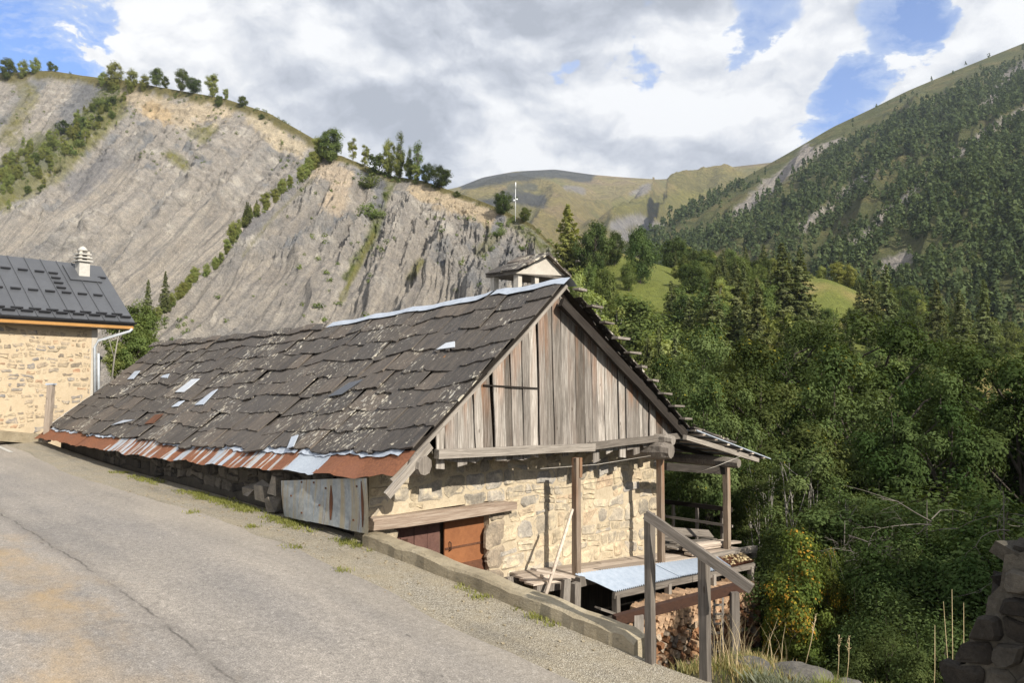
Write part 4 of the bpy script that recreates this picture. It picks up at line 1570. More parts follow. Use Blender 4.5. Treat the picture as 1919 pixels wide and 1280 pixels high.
ROWS = 8
EXPO = 0.905 / ROWS
SL = SLOPE_LEN * EXPO * 1.30
slate_meshes = [slate_mesh(k, SL) for k in range(14)]
rr = random.Random(5)
n_slates = 0
for row in range(ROWS):
    q = 0.088 + row * EXPO
    s = S_F - rr.uniform(0.0, 0.03)
    first = True
    while s < S_END - .1:
        w = rr.choice([.50, .60, .72, .86, 1.0, 1.15]) * rr.uniform(.9, 1.1)
        if S_END - (s + w) < .3:
            w = S_END - s
        dq = rr.uniform(-.004, .004) + (0.010 * rr.choice([-1, 0, 0, 0, 0, 1])) + 0.007 * sin(s * .7 + row)
        Mx = frame_at(roof_l, s + w / 2, q + dq, 0.018 + rr.uniform(0, .012))
        tilt = Matrix.Rotation(-rr.uniform(.030, .046), 4, 'X') @ Matrix.Rotation(rr.uniform(-.006, .006), 4, 'Y') @ Matrix.Rotation(rr.uniform(-.02, .02), 4, 'Z')
        ys = 1.0 if row < ROWS - 1 else 0.74
        Mx = BARN_M @ Mx @ Matrix.Translation((0, 0, 0.045)) @ tilt @ Matrix.Diagonal((w * .999, ys, rr.uniform(.75, 1.25), 1))
        o = add_obj('slate', slate_meshes[rr.randrange(14)], roof_left, Mx)
        n_slates += 1
        s += w
print('slates', n_slates)
# right slope: the front column of slates, the rest one field
for row in range(8):
    q = 0.01 + row * .11
    Mx = BARN_M @ frame_at(roof_r, S_F + .34, q, 0.03) @ Matrix.Translation((0, 0, 0.03)) @ Matrix.Rotation(-.06, 4, 'X') @ Matrix.Diagonal((.74, 1.0, 1.2, 1))
    add_obj('slate', slate_meshes[row], roof_right, Mx)
mbf = MB()
for row in range(8):
    for k in range(28):
        w = .71
        Mx = frame_at(roof_r, S_F + .72 + w * (k + .5), 0.01 + row * .11, 0.03) @ Matrix.Translation((0, 0, 0.03)) @ Matrix.Rotation(-.06, 4, 'X') @ Matrix.Diagonal((w * .99, 1.0, 1.2, 1))
        me = slate_meshes[(row * 5 + k) % 14]
        mbf.add([Mx @ v.co for v in me.vertices], [tuple(p.vertices) for p in me.polygons])
mbf.build('slate_field', M['slate'], roof_right, kind='stuff')


def roof_pick(px, py):
    best, bq = 1e9, None
    for it in range(3):
        if it == 0:
            Ss, Qs = np.linspace(0, 20, 81), np.linspace(0, 1, 41)
        else:
            Ss, Qs = np.linspace(bq[0] - d0, bq[0] + d0, 21), np.linspace(bq[1] - d1, bq[1] + d1, 21)
        d0, d1 = (Ss[1] - Ss[0]), (Qs[1] - Qs[0])
        pts = [(s, q) for s in Ss for q in Qs]
        pp, _ = proj([tuple(BW(0, 0, 0) * 0 + BARN_M @ roof_l(s, q)) for s, q in pts])
        k = int(np.argmin((pp[:, 0] - px) ** 2 + (pp[:, 1] - py) ** 2))
        bq = pts[k]
    return bq


def patch(quad_px, mat, label, lift=0.125):
    pts = [BARN_M.inverted() @ (BARN_M @ frame_at(roof_l, *roof_pick(*p), lift).translation) for p in quad_px]
    mb = MB()
    n = (pts[1] - pts[0]).cross(pts[2] - pts[0]).normalized()
    if n.z < 0:
        n = -n
    mb.prism([p - n * .012 for p in pts], n * .016)
    me = recalc(mb.mesh('patch_sheet', M[mat]))
    add_obj('patch_sheet', me, roof_left, None, label)


for quad, mt, lb in [([(333, 741), (350, 741), (379, 716), (364, 717)], 'zinc_light', 'bright white metal patch'),
                     ([(370, 766), (386, 765), (413, 736), (402, 741)], 'zinc', 'pale blue metal patch with a slanted upper edge'),
                     ([(243, 716), (254, 715), (267, 700), (257, 701)], 'zinc', 'small pale metal patch'),
                     ([(326, 769), (338, 768), (351, 757), (340, 759)], 'zinc', 'small blue grey metal patch'),
                     ([(276, 801), (292, 800), (311, 782), (296, 784)], 'rust', 'rust orange metal patch'),
                     ([(213, 803), (232, 799), (258, 793), (236, 794)], 'zinc', 'long pale metal patch'),
                     ([(824, 664), (858, 660), (858, 649), (842, 652)], 'zinc_light', 'pale metal wedge patch'),
                     ([(306, 713), (318, 714), (322, 706), (310, 709)], 'zinc', 'tiny pale metal patch'),
                     ([(620, 752), (646, 748), (688, 720), (660, 726)], 'roof_metal', 'smooth grey patch'),
                     ([(545, 850), (557, 846), (566, 824), (553, 828)], 'zinc', 'bent pale metal patch above the eave')]:
    patch(quad, mt, lb)

# rusty metal along the eave, each sheet its own
rr = random.Random(9)
s = S_F
k = 0
while s < S_END + .2:
    L = [2.35, 1.0, 2.7, 2.6, 2.6, 2.4, 2.6, 2.3, 2.6][k] if k < 9 else 2.4
    L = min(L, S_END + .35 - s)
    mb = MB()
    ns = max(4, int(L * 7))
    vs, fs = [], []
    w1, w2 = rr.uniform(0, 6), rr.uniform(0, 6)
    for i in range(ns + 1):
        ss = s + (L + .05) * i / ns
        for j, q in enumerate((0.0, 0.03, 0.07, 0.104)):
            wav = .007 * sin(ss * 2.2 + w1) * (1 - j / 3) + 0.003 * sin(ss * 11 + w2) * (1 - j / 3)
            edge = (.0035 * rr.uniform(-1, 1) + .004 * sin(ss * 2.3 + w2) if j in (0, 3) else 0)
            vs.append(frame_at(roof_l, ss, q + edge, 0.008 + (k % 2) * .010 + wav + (0.028 if j == 3 else 0.0)).translation)
    for i in range(ns):
        for j in range(3):
            a = i * 4 + j
            fs.append((a, a + 4, a + 5, a + 1))
    mb.add(vs, fs)
    me = mb.mesh('eave_sheet', M['rust_plain' if k == 0 else 'zinc_sheet' if k == 1 else 'rust_zinc' if k < 6 else 'rust_plain'])
    # material coordinates: x along the eave, y up the slope
    add_obj('eave_sheet', me, roof_left, None, ['plain rusted sheet at the gable end', 'bare zinc sheet', 'rust striped zinc sheet'][min(k, 2)] if k < 3 else None)
    s += L
    k += 1

# crumpled strip of zinc tucked between metal and slates
for s0, s1 in [(0.0, 3.2), (3.3, 6.6), (6.9, 10.0), (13.6, 16.3), (17.0, 20.0)]:
    mb = MB()
    vs, fs = [], []
    ns = 24
    for i in range(ns + 1):
        ss = s0 + (s1 - s0) * i / ns
        for q in (0.084 + .006 * rr.uniform(-1, 1), 0.118):
            vs.append(frame_at(roof_l, ss, q, 0.050 + .012 * rr.uniform(-1, 1)).translation)
    for i in range(ns):
        fs.append((2 * i, 2 * i + 2, 2 * i + 3, 2 * i + 1))
    mb.add(vs, fs)
    mb.build('eave_flashing', M['zinc'], roof_left)

# zinc ridge capping in three lengths
for s0, s1, lab in [(S_F - .05, 1.75, None), (1.85, 4.2, None), (4.15, 8.2, None)]:
    mb = MB()
    vs, fs = [], []
    ns = 8
    for i in range(ns + 1):
        ss = s0 + (s1 - s0) * i / ns
        j = rr.uniform(-.01, .01)
        a = frame_at(roof_l, ss, 0.970 + .006 * rr.uniform(-1, 1), 0.112 + j).translation
        b_ = roof_l(ss, 1.0) + Vector((0, 0, 0.115 + j))
        c = roof_l(ss, 1.0) + Vector((0, 0.20, -0.04 + j))
        vs += [a, b_, c]
    for i in range(ns):
        o = i * 3
        fs += [(o, o + 3, o + 4, o + 1), (o + 1, o + 4, o + 5, o + 2)]
    mb.add(vs, fs)
    mb.build('ridge_cap', M['zinc'], roof_left)
# stone ridge further along
ms = stone_meshes(M['slate'], 5, 3, 'ridge_slate')
s = 8.35
while s < S_END:
    w = rr.uniform(.5, .8)
    p = roof_l(s + w / 2, 0.985)
    Mx = frame_at(roof_l, s + w / 2, 0.955, 0.10) @ Matrix.Diagonal((w, .36, 1.4, 1))
    add_obj('ridge_slate', slate_meshes[rr.randrange(14)], roof_left, BARN_M @ Mx)
    s += w
# pale flashing down the far verge
mb = MB()
vs, fs = [], []
for i in range(7):
    q = 0.10 + 0.42 * i / 6
    a = frame_at(roof_l, S_END - .10, q, 0.13).translation
    b_ = frame_at(roof_l, S_END + .14, q, 0.12).translation
    vs += [a, b_]
for i in range(6):
    fs.append((2 * i, 2 * i + 1, 2 * i + 3, 2 * i + 2))
mb.add(vs, fs)
mb.build('verge_flashing', M['zinc_light'], roof_left)

# verge boards of the front gable
mb = MB()
for i in range(4):
    q0, q1 = 0.0 + i * .25, 0.25 + i * .25
    a = roof_l(S_F + .05, q0) + Vector((0, 0, -.055)); b_ = roof_l(S_F + .05, q1) + Vector((0, 0, -.055))
    mb.beam(a, b_, .035, .055, jit=.006)
mb.build('verge_board', M['grey_wood'], barn)
a = roof_l(S_F - .10, -0.045) + Vector((0, 0, -.10))
b_ = roof_l(S_F - .10, 0.16) + Vector((0, 0, -.04))
mb = MB(); mb.beam(a, b_, .05, .13, jit=.008); mb.build('eave_board', M['grey_wood'], barn)
a = bl(-.20, *on_s(1052, 566, -.20)); b_ = bl(-.20, *on_s(1284, 816, -.20))
mb = MB(); mb.beam(a, b_, .09, .19, jit=.012, segs=5, bow=0.02); mb.build('barge_board', M['dark_wood'], barn)
# batten ends showing past the right verge
for k in range(11):
    q = 0.045 + k * .093
    p = roof_r(-.05, q)
    mb = MB()
    dd = (roof_r(0, q + .02) - roof_r(0, q - .02)).normalized()
    nrm = Vector((0, -dd.z, dd.y)); nrm = nrm if nrm.z > 0 else -nrm
    L = random.uniform(.18, .42)
    mb.beam(p + nrm * .0 + Vector((0.10, 0, 0)), p + Vector((-0.3, 0.0, 0.0)) + nrm * .0 + Vector((S_F * 0 + .0, 0, 0)), .10, .05, up=nrm, jit=.008)
    mb.beam(p + Vector((.30, 0, .02)), p + Vector((.30, 0, .02)) + Vector((0.0, L, -0.02)), .16, .045, jit=.008)
    mb.build('batten', M['grey_wood'], barn)

# ---- gable boards
Z_B0 = on_s(820, 848, 0)[1]
t_right = on_s(1272, 818, 0)[0]
rr = random.Random(21)


def gable_top(t):
    if t < T_R:
        k = (t - T_E) / (T_R - T_E)
        return roof_l(0.0, k).z - 0.09
    k = (t - T_RE) / (T_R - T_RE)
    return roof_r(0.0, k).z - 0.05


def board_mesh(t0, t1, lean, drop, dep):
    """one sawn board, foot at z = drop, cut to the roof line at its head; local origin at its foot"""
    n = 10
    vs, tip = [], []
    for face in (0, 1):
        for j in range(n + 1):
            for side in (0, 1):
                k = j / n
                t = (t0, t1)[side]
                zt = gable_top(min(max(t + lean, -0.4), t_right + .2))
                zb = drop + ((rr_foot[side]) if j == 0 else 0)
                z = zb + (zt - zb) * k
                tt = t + lean * k + 0.006 * sin(7 * k + t * 9 + side)
                vs.append((dep + (0.024 if face else 0.0) + .006 * sin(3 * k + t * 5), tt, z))
                tip.append(k)
    fs = []
    o = 2 * (n + 1)
    for j in range(n):
        a = 2 * j
        fs.append((a, a + 1, a + 3, a + 2))
        fs.append((o + a, o + a + 2, o + a + 3, o + a + 1))
        fs.append((a, a + 2, o + a + 2, o + a))
        fs.append((a + 1, o + a + 1, o + a + 3, a + 3))
    fs.append((0, o, o + 1, 1))
    fs.append((2 * n, 2 * n + 1, o + 2 * n + 1, o + 2 * n))
    return vs, fs, tip


t = on_s(816, 840, 0)[0]
brd = 0
while t < t_right - .06:
    w = rr.choice([.15, .18, .21, .24, .27, .22])
    w = min(w, t_right - t)
    gap = rr.choice([.004, .006, .010, .012, .030]) if rr.random() < .8 else .045
    lean = -0.07 + 0.02 * rr.uniform(-1, 1) + 0.018 * (t - 2.5)
    lean = max(-.14, min(.08, lean)) if t > .6 else 0.0
    rr_foot = (rr.uniform(-.05, .04), rr.uniform(-.05, .04))
    drop = Z_B0 - 0.16 - rr.uniform(.0, .12)
    if rr.random() < .07:
        drop -= .22
    vs, fs, tip = board_mesh(t, t + w - gap, lean, drop, rr.uniform(-.012, .014))
    org = Vector((0, t, drop))
    me = bpy.data.meshes.new('board')
    me.from_pydata([(v[0] - org.x, v[1] - org.y, v[2] - org.z) for v in vs], [], fs)
    me.materials.append(M['board'])
    at_ = me.attributes.new('Tip', 'FLOAT', 'POINT')
    side = abs(t + w / 2 - T_R) / 3.5
    at_.data.foreach_set('value', [max(0.0, (k - .45) / .55) * (0.5 + 0.6 * side) for k in tip])
    recalc(me)
    add_obj('board', me, barn, BARN_M @ Matrix.Translation(org))
    t += w
    brd += 1
print('boards', brd)
# dark inside behind the boards
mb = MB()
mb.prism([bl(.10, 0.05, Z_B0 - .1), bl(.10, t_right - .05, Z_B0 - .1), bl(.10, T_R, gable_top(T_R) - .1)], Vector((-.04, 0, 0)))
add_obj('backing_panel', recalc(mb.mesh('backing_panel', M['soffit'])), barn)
# the strip nailed across
mb = MB(); mb.beam(bl(-.05, *on_s(906, 722, -.05)), bl(-.05, *on_s(1008, 728, -.05)), .02, .022, jit=.004); mb.build('nailed_strip', M['dark_wood'], barn)
# long rails under the boards
a = bl(-.11, *on_s(818, 851, -.11)); b_ = bl(-.11, *on_s(1112, 838, -.11)); c = bl(-.12, *on_s(1282, 816, -.12))
mb = MB(); mb.beam(a, b_, .12, .145, jit=.01, segs=4); mb.build('gable_rail', M['grey_wood'], barn)
mb = MB(); mb.beam(b_ + Vector((0, -.12, .02)), c, .12, .13, jit=.01, segs=3); mb.build('gable_rail', M['grey_wood'], barn)

# purlin logs whose ends poke out under the gable
for (px, py, s0, s1, r, mt) in [(797, 874, -.42, .45, .19, 'grey_wood'), (1258, 846, -.50, 9.0, .19, 'grey_wood'), (1262, 826, -.48, 3.0, .13, 'grey_wood')]:
    t_, z_ = on_s(px, py, s0)
    mb = MB()
    mb.tube([bl(s0, t_, z_), bl(s0 + .15, t_ - .02, z_ + .01), bl(s0 + .5, t_ - .01, z_ - .01), bl(max(s1, s0 + .7), t_ + .02, z_ - (.03 if s1 < 2 else 0))], [r * .80, r, r * 1.05, r], 9, smooth=False, jit=.08)
    mb.build('purlin', M[mt], barn)

# ---- stone walls
T_W0, T_W1 = -0.82, on_s(1231, 950, SW)[0]
wall_top = Z_B0 - .08
D_T0, D_T1 = on_s(738, 1000, SW)[0], on_s(917, 1000, SW)[0]
D_Z0, D_Z1 = -4.3, on_s(860, 966, SW)[1] + .02
mb = MB()


def wall_panel(mb, t0, t1, z0, z1, s0=SW, s1=SW + .42):
    mb.prism([bl(s0, t0, z0), bl(s0, t1, z0), bl(s0, t1, z1), bl(s0, t0, z1)], bl(s1 - s0, 0, 0))


rz_ = lambda s_, t_: roof_l(s_, (t_ - T_E) / (T_R - T_E)).z
mb.prism([bl(SW, T_W0, -6.1), bl(SW, D_T0, -6.1), bl(SW, D_T0, min(wall_top, rz_(SW, D_T0) - .18)), bl(SW, T_W0, rz_(SW, T_W0) - .18)], bl(.42, 0, 0))
wall_panel(mb, D_T1, T_W1, -6.1, wall_top)
mb.prism([bl(SW, D_T0, D_Z1 + .16), bl(SW, D_T1, D_Z1 + .16), bl(SW, D_T1, wall_top), bl(SW, .35, wall_top), bl(SW, D_T0, min(wall_top, rz_(SW, D_T0) - .18))], bl(.42, 0, 0))
wall_panel(mb, D_T0, D_T1, -6.1, D_Z0)
me = recalc(mb.mesh('wall', M['mortar']))
gwall = add_obj('wall', me, barn, label='cream mortared stone gable wall')
mb = MB()
# side walls and back
zs_ = [(s_, roof_l(s_, (-.42 - T_E) / (T_R - T_E)).z - .16) for s_ in (SW + .421, 3, 6, 9, 12, 15, 18, 20.1)]
T_SW = -.42
mb.prism([bl(SW + .421, T_SW, -6.1), bl(20.1, T_SW, -6.1)] + [bl(s_, T_SW, z_) for s_, z_ in zs_[::-1]], bl(0, .45, 0))
mb.prism([bl(SW, T_W0, -6.1), bl(SW + .42, T_W0, -6.1), bl(SW + .42, T_W0, -1.9), bl(SW, T_W0, -1.9)], bl(0, .001, 0))
mb.prism([bl(SW + .421, T_W1 - .45, -6.1), bl(20.1, T_W1 - .45, -6.1), bl(20.1, T_W1 - .45, -1.3), bl(SW + .421, T_W1 - .45, wall_top)], bl(0, .45, 0))
mb.prism([bl(19.6, T_W0 + .451, -5.6), bl(19.6, T_W1 - .451, -5.6), bl(19.6, T_W1 - .451, -1.5), bl(19.6, T_R, 1.0), bl(19.6, T_W0 + .451, -2.0)], bl(.5, 0, 0))
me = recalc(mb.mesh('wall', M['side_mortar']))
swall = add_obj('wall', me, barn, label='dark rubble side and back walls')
fr = BARN_M @ Matrix(((0, 1, 0, 0), (1, 0, 0, 0), (0, 0, 1, 0), (0, 0, 0, 1)))   # placeholder, replaced below
# gable face: x = t, out of the wall = -s
fr = plane_frame(BW(SW, 0, 0), V, -U)
st_m = stone_meshes(M['stone'], 8, 1)


def skip_door(cx, cz, w, h):
    if D_T0 - .1 < cx < D_T1 + .42 and D_Z0 - .3 < cz < D_Z1 + .22:
        return True
    return cz - h / 2 < -5.2 or (cx < .4 and cz + h / 2 > rz_(SW, cx) - .16)


n = masonry(gwall, M['stone'], fr, T_W0, T_W1, -5.2, wall_top, .022, (.17, .36), (.20, .62), 4, 290, skip_door, .05, .016)
print('gable stones', n)
# quoins beside the door
masonry(gwall, M['quoin'], fr, D_T1 + .03, D_T1 + .40, -5.0, D_Z1 + .02, .06, (.30, .46), (.50, .55), 31, 8, None, 0, .010, name='quoin')
# side wall along the road, rough and mostly in the shade of the eave
fr2 = plane_frame(BW(0, T_SW, 0), U, -V)
rub = stone_meshes(M['stone_grey'], 8, 2)
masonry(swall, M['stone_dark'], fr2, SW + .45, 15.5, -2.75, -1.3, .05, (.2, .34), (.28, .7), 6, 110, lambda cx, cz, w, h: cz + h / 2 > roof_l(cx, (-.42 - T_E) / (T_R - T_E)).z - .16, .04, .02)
# stones at the wall foot that catch the sun
for (px, py, w, h, dt) in [(492, 922, .44, .30, -.12), (517, 912, .26, .36, -.10), (470, 920, .28, .16, -.14), (512, 945, .26, .20, -.14)]:
    s_, z_ = on_t(px, py, T_W0 + .1 + dt)
    mb = MB()
    mb.box((0, 0, 0), (w, .22, h), jit=.06)
    mb.build('stone', M['stone_grey'], swall, BARN_M @ Matrix.Translation(bl(s_, T_W0 + .12 + dt, z_)) @ Matrix.Rotation(random.uniform(-.3, .3), 4, 'Y'))

# ---- lintel and door
mb = MB()
a = bl(SW - .08, *on_s(694, 986, SW - .08)); b_ = bl(SW - .06, *on_s(962, 948, SW - .06))
mb.beam(a, b_, .22, .15, jit=.012, segs=5)
mb.beam(a + Vector((0, 0, .10)), b_ + Vector((0, -.2, .085)), .16, .05, jit=.01, segs=5)
mb.build('lintel', M['red_wood'], barn)
door = MB()
ta, tb = on_s(834, 1000, SW + .14)[0], on_s(918, 1000, SW + .14)[0]
door.box(bl(SW + .17, (ta + tb) / 2, (D_Z0 + D_Z1) / 2 + .1), (.03, tb - ta, D_Z1 - D_Z0 + .2))
dr = door.build('door', M['rust_door'], barn, None, label='orange rusted plate door leaf')
mb = MB(); mb.box(bl(SW + .14, (ta + tb) / 2 + .05, on_s(920, 1064, SW)[1]), (.03, tb - ta + .1, .30), jit=.01); mb.build('kick_plate', M['rust'], dr)
mb = MB()
nb_ = 4
for i in range(nb_):
    w = (ta - .06 - D_T0) / nb_
    mb.box(bl(SW + .22 + .006 * (i % 2), D_T0 + w * (i + .5), (D_Z0 + D_Z1) / 2 + .1), (.03, w * .96, D_Z1 - D_Z0 + .2))
dr2 = mb.build('door', M['door_red'], barn, None, label='dull red boarded door leaf')
for zz in (D_Z1 - .35, D_Z1 - .95):
    mb = MB(); mb.box(bl(SW + .185, D_T0 + .22, zz), (.02, .40, .045), jit=.004); mb.build('hinge', M['dark_rust'], dr2)
mb = MB(); mb.tube([bl(SW + .13, ta + .10, D_Z1 - .50), bl(SW + .09, ta + .10, D_Z1 - .52), bl(SW + .09, ta + .10, D_Z1 - .64), bl(SW + .13, ta + .10, D_Z1 - .66)], .012, 6); mb.build('handle', M['dark_rust'], dr)
for zz in (D_Z1 - .12, D_Z1 - .62, D_Z1 - 1.12):
    mb = MB(); mb.box(bl(SW + .145, (ta + tb) / 2, zz), (.012, tb - ta - .02, .035), jit=.003); mb.build('door_strap', M['rust'], dr)
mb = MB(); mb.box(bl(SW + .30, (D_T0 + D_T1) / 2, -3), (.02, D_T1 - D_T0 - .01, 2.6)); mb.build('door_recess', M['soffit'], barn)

# ---- balcony deck, posts and porch roof
DZ = lambda t: -3.70 - .075 * (t - 3.4)
deck = MB()
deck.beam(bl(-.22, 2.1, DZ(2.1) - .14), bl(-.22, 10.0, DZ(10.0) - .14), .10, .14, jit=.006, segs=3)
deck.beam(bl(.55, 2.1, DZ(2.1) - .14), bl(.55, 10.0, DZ(10.0) - .14), .10, .14, jit=.006)
balcony = deck.build('balcony', M['grey_wood'], barn, keep=True)
for i in range(4):
    s_ = -.16 + i * .25
    for t0, t1 in [(2.0 + .12 * i, 3.9 + .3 * i), (3.92 + .3 * i, 6.6 - .25 * i), (6.62 - .25 * i, 9.95)]:
        mb = MB(); mb.beam(bl(s_ - .0, t0, DZ(t0) - .045), bl(s_, t1, DZ(t1) - .045), .235, .04, jit=.008, segs=2); mb.build('plank', M['pale_wood'], balcony)
for i in range(8):
    s_ = .88 + i * .30
    t0 = T_W1 + .05
    mb = MB(); mb.beam(bl(s_, t0, DZ(t0) - .045), bl(s_, 10.0, DZ(10.0) - .045), .27, .04, jit=.008); mb.build('plank', M['grey_wood'], balcony)
# near-right grey sill timber
mb = MB(); mb.beam(bl(-.36, 7.6, DZ(7.6) + .0), bl(-.36, 9.75, DZ(9.75) + .06), .12, .14, jit=.006); mb.build('sill', M['grey_wood'], balcony)


def post_part(t_, s_, z0, z1, w, name='post', par=barn, mt='post_wood'):
    mb = MB()
    n = 8
    mb.beam((0, 0, 0), (0, 0, z1 - z0), w, w, up=(1, 0, 0), jit=.004, segs=n)
    me = mb.mesh(name, M[mt])
    at_ = me.attributes.new('Tip', 'FLOAT', 'POINT')
    at_.data.foreach_set('value', [max(0, min(1, (v.co.z / (z1 - z0) - .45) * 2.2)) for v in me.vertices])
    return add_obj(name, me, par, BARN_M @ Matrix.Translation(bl(s_, t_, z0)))


a_ = 0.12
t1_ = on_s(1080, 960, -a_)[0]
t2_ = on_s(1238, 950, -a_)[0]
p1 = post_part(t1_, -a_, DZ(t1_) - .03, on_s(1080, 858, -a_)[1], .125)
mb = MB(); mb.beam(bl(-a_ - .05, t1_ + .055, on_s(1080, 895, -a_)[1]), bl(-a_ - .05, t1_ + .055, on_s(1080, 858, -a_)[1]), .07, .06, up=(1, 0, 0)); mb.build('post_cleat', M['warm_wood'], barn)
p2 = post_part(t2_, -a_, DZ(t2_) - .03, on_s(1238, 846, -a_)[1], .125)
t3_ = on_s(1362, 950, -a_)[0]
p3 = post_part(t3_, -a_, DZ(t3_) - .03, on_s(1362, 862, -a_)[1], .13)
# balcony rail at the far side
ra, rb = on_s(1361, 956, .52), on_s(1243, 943, 2.48)
mb = MB(); mb.beam(bl(.42, 10.0, ra[1]), bl(2.8, 10.0, rb[1] + .03), .07, .11, jit=.006, segs=3); mb.build('rail', M['dark_wood'], balcony)
mb = MB(); mb.beam(bl(.42, 10.02, ra[1] - .42), bl(2.8, 10.02, ra[1] - .42), .04, .06, jit=.006); mb.build('rail', M['grey_wood'], balcony)
for s_ in (.75, 1.5, 2.25):
    mb = MB(); mb.beam(bl(s_, 10.06, DZ(10) - .05), bl(s_, 10.06, ra[1]), .07, .06, up=(1, 0, 0), jit=.004); mb.build('rail_post', M['grey_wood'], balcony)

# porch roof on the right: rafters, battens, metal sheet
PT0, PZ0 = T_RE - .15, Z_RE + .03
PT1, PZ1 = on_s(1438, 862, -.35)
mb = MB()
vs, fs = [], []
for i in range(2):
    for k in range(2):
        pass
mb.prism([bl(-.45, PT0, PZ0 + .12), bl(9.0, PT0, PZ0 + .12), bl(9.0, PT1, PZ1 + .02), bl(-.45, PT1, PZ1 + .02)], Vector((0, 0, .022)))
porch = add_obj('porch_roof', recalc(mb.mesh('porch_roof', M['zinc'])), barn)
for s_ in (-.30, 1.0, 2.3, 3.6, 5.0):
    mb = MB(); mb.beam(bl(s_, PT0 - .25, PZ0 - .02), bl(s_, PT1 - .42, PZ1 + .02), .10, .11, jit=.008, segs=3); mb.build('rafter', M['grey_wood' if s_ < 0 else 'dark_wood'], porch)
for k in range(6):
    f = .08 + k * .165
    tt, zz = PT0 + (PT1 - PT0) * f, PZ0 + .085 + (PZ1 - PZ0 - .09) * f
    mb = MB(); mb.beam(bl(-.42 - .05 * random.random(), tt, zz), bl(9.0, tt, zz), .11, .032, jit=.004); mb.build('batten', M['pale_wood'], porch)
# small lumpy slates over the upper part
for k in range(5):
    f = .02 + .1 * k
    tt, zz = PT0 + (PT1 - PT0) * f, PZ0 + .17 + (PZ1 - PZ0 - .10) * f
    mb = MB(); mb.box(bl(.05, tt + .1, zz), (.95, .46, .03), M3=Matrix.Rotation(-.20, 3, 'X'), jit=.015); mb.build('slate', M['slate'], porch)
tb_, zb_ = on_s(1385, 869, -.62)
mb = MB(); mb.tube([bl(-.62, tb_, zb_), bl(-.3, tb_, zb_ + .01), bl(7.5, tb_, zb_ + .05)], [.10, .125, .12], 8, smooth=False, jit=.07); mb.build('porch_purlin', M['grey_wood'], barn)
mb = MB(); mb.beam(bl(-.1, T_W1 - .9, on_s(1245, 874, -.1)[1]), bl(-.1, tb_ + .15, on_s(1400, 878, -.1)[1] + .03), .14, .17, jit=.01); mb.build('tie_beam', M['dark_wood'], barn)
# thin wires strung under the eave
mb = MB()
mb.tube([bl(-.4, T_W1 - .1, -2.05), bl(-.9, 7.2, -1.85), bl(-.7, 8.5, -1.75)], .006, 4)
mb.tube([bl(-.06, 2.4, -1.62), bl(-.08, 4.0, -1.66), bl(-.1, 5.8, -1.60)], .006, 4)
mb.build('wire', M['cement'], barn)

# ---- roofed chimney behind the ridge: stone gable on squat pillars
CH_T, CH_S = T_R + 1.15, 2.1
cpx = lambda px, py: on_s(px, py, CH_S - .62)
ch = MB()
apx = cpx(1022, 480)
ga = [cpx(968, 512), cpx(1061, 517), apx]
ch.prism([bl(CH_S - .62, ga[0][0], ga[0][1]), bl(CH_S - .62, ga[1][0], ga[1][1]), bl(CH_S - .62, apx[0], apx[1])], bl(.95, 0, 0))
chim = add_obj('chimney', recalc(ch.mesh('chimney', M['cement'])), barn)
zt = (ga[0][1] + ga[1][1]) / 2
hw = (ga[1][0] - ga[0][0]) / 2
cm = (ga[1][0] + ga[0][0]) / 2
rl = apx[1] - zt
for sgn in (-1, 1):
    for j in range(3):
        for i in range(2):
            f0 = j / 3.0 + 1 / 6.0
            sw = (cm + sgn * hw) - apx[0]
            tt = apx[0] + sw * f0 * 1.06
            zz = apx[1] - rl * f0 * 1.06 + .05
            mb = MB()
            mb.box(bl(CH_S - .62 + .14 + i * .47, tt, zz), (.52, math.hypot(sw, rl) / 3 * 1.18, .04), M3=Matrix.Rotation(-math.atan2(rl, sw) if sgn > 0 else math.atan2(rl, -sw), 3, 'X'), jit=.018)
            mb.build('roof_slab', M['slate'], chim)
mb = MB(); mb.box(bl(CH_S - .14, cm, zt - .02), (.94, 2 * hw + .02, .05), jit=.01); mb.build('lintel_slab', M['stone_grey'], chim)
for s_, ts in [(CH_S - .50, (-.80, -.12, .62)), (CH_S + .20, (-.85, .0, .78))]:
    for f in ts:
        mb = MB(); mb.beam(bl(s_, cm + hw * f, zt - 1.5), bl(s_, cm + hw * f, zt - .04), .12, .13, up=(1, 0, 0), jit=.012, segs=3); mb.build('pillar', M['cement'], chim)
mb = MB(); mb.box(bl(CH_S - .1, cm, zt - 1.75), (1.0, 2 * hw, .8)); mb.build('stack', M['stone_grey'], chim)

# ------------------------------------------------------------------ things about the barn
# sheet of metal standing under the eave
mb = MB()
n = 22
vs, fs = [], []
tl, tr_ = on_t(527, 901, T_E + .06), on_t(693, 896, T_E + .06)
blw, brw = on_t(533, 968, T_E + .06), on_t(693, 1001, T_E + .06)
for i in range(n + 1):
    k = i / n
    for j in range(5):
        h = j / 4
        top = np.array(tl) * (1 - k) + np.array(tr_) * k
        bot = np.array(blw) * (1 - k) + np.array(brw) * k
        p = bot * (1 - h) + top * h
        bulge = .03 * sin(k * 7) + .05 * max(0, k - .5) + .003 * sin(k * 31) + .02 * sin(3 * h + k * 4)
        if j == 0:
            p[1] += .010 * sin(k * 6) + .006 * random.uniform(-1, 1)
        vs.append(bl(p[0], T_E + .06 - bulge, p[1]))
for i in range(n):
    for j in range(4):
        a = i * 5 + j
        fs.append((a, a + 5, a + 6, a + 1))
mb.add(vs, fs, True)
me = mb.mesh('metal_sheet', M['sheet'])
sheet = add_obj('metal_sheet', me, None, BARN_M, 'dented grey zinc sheet with rust streaks standing under the barn eave by the road', 'metal sheet')
mb = MB()
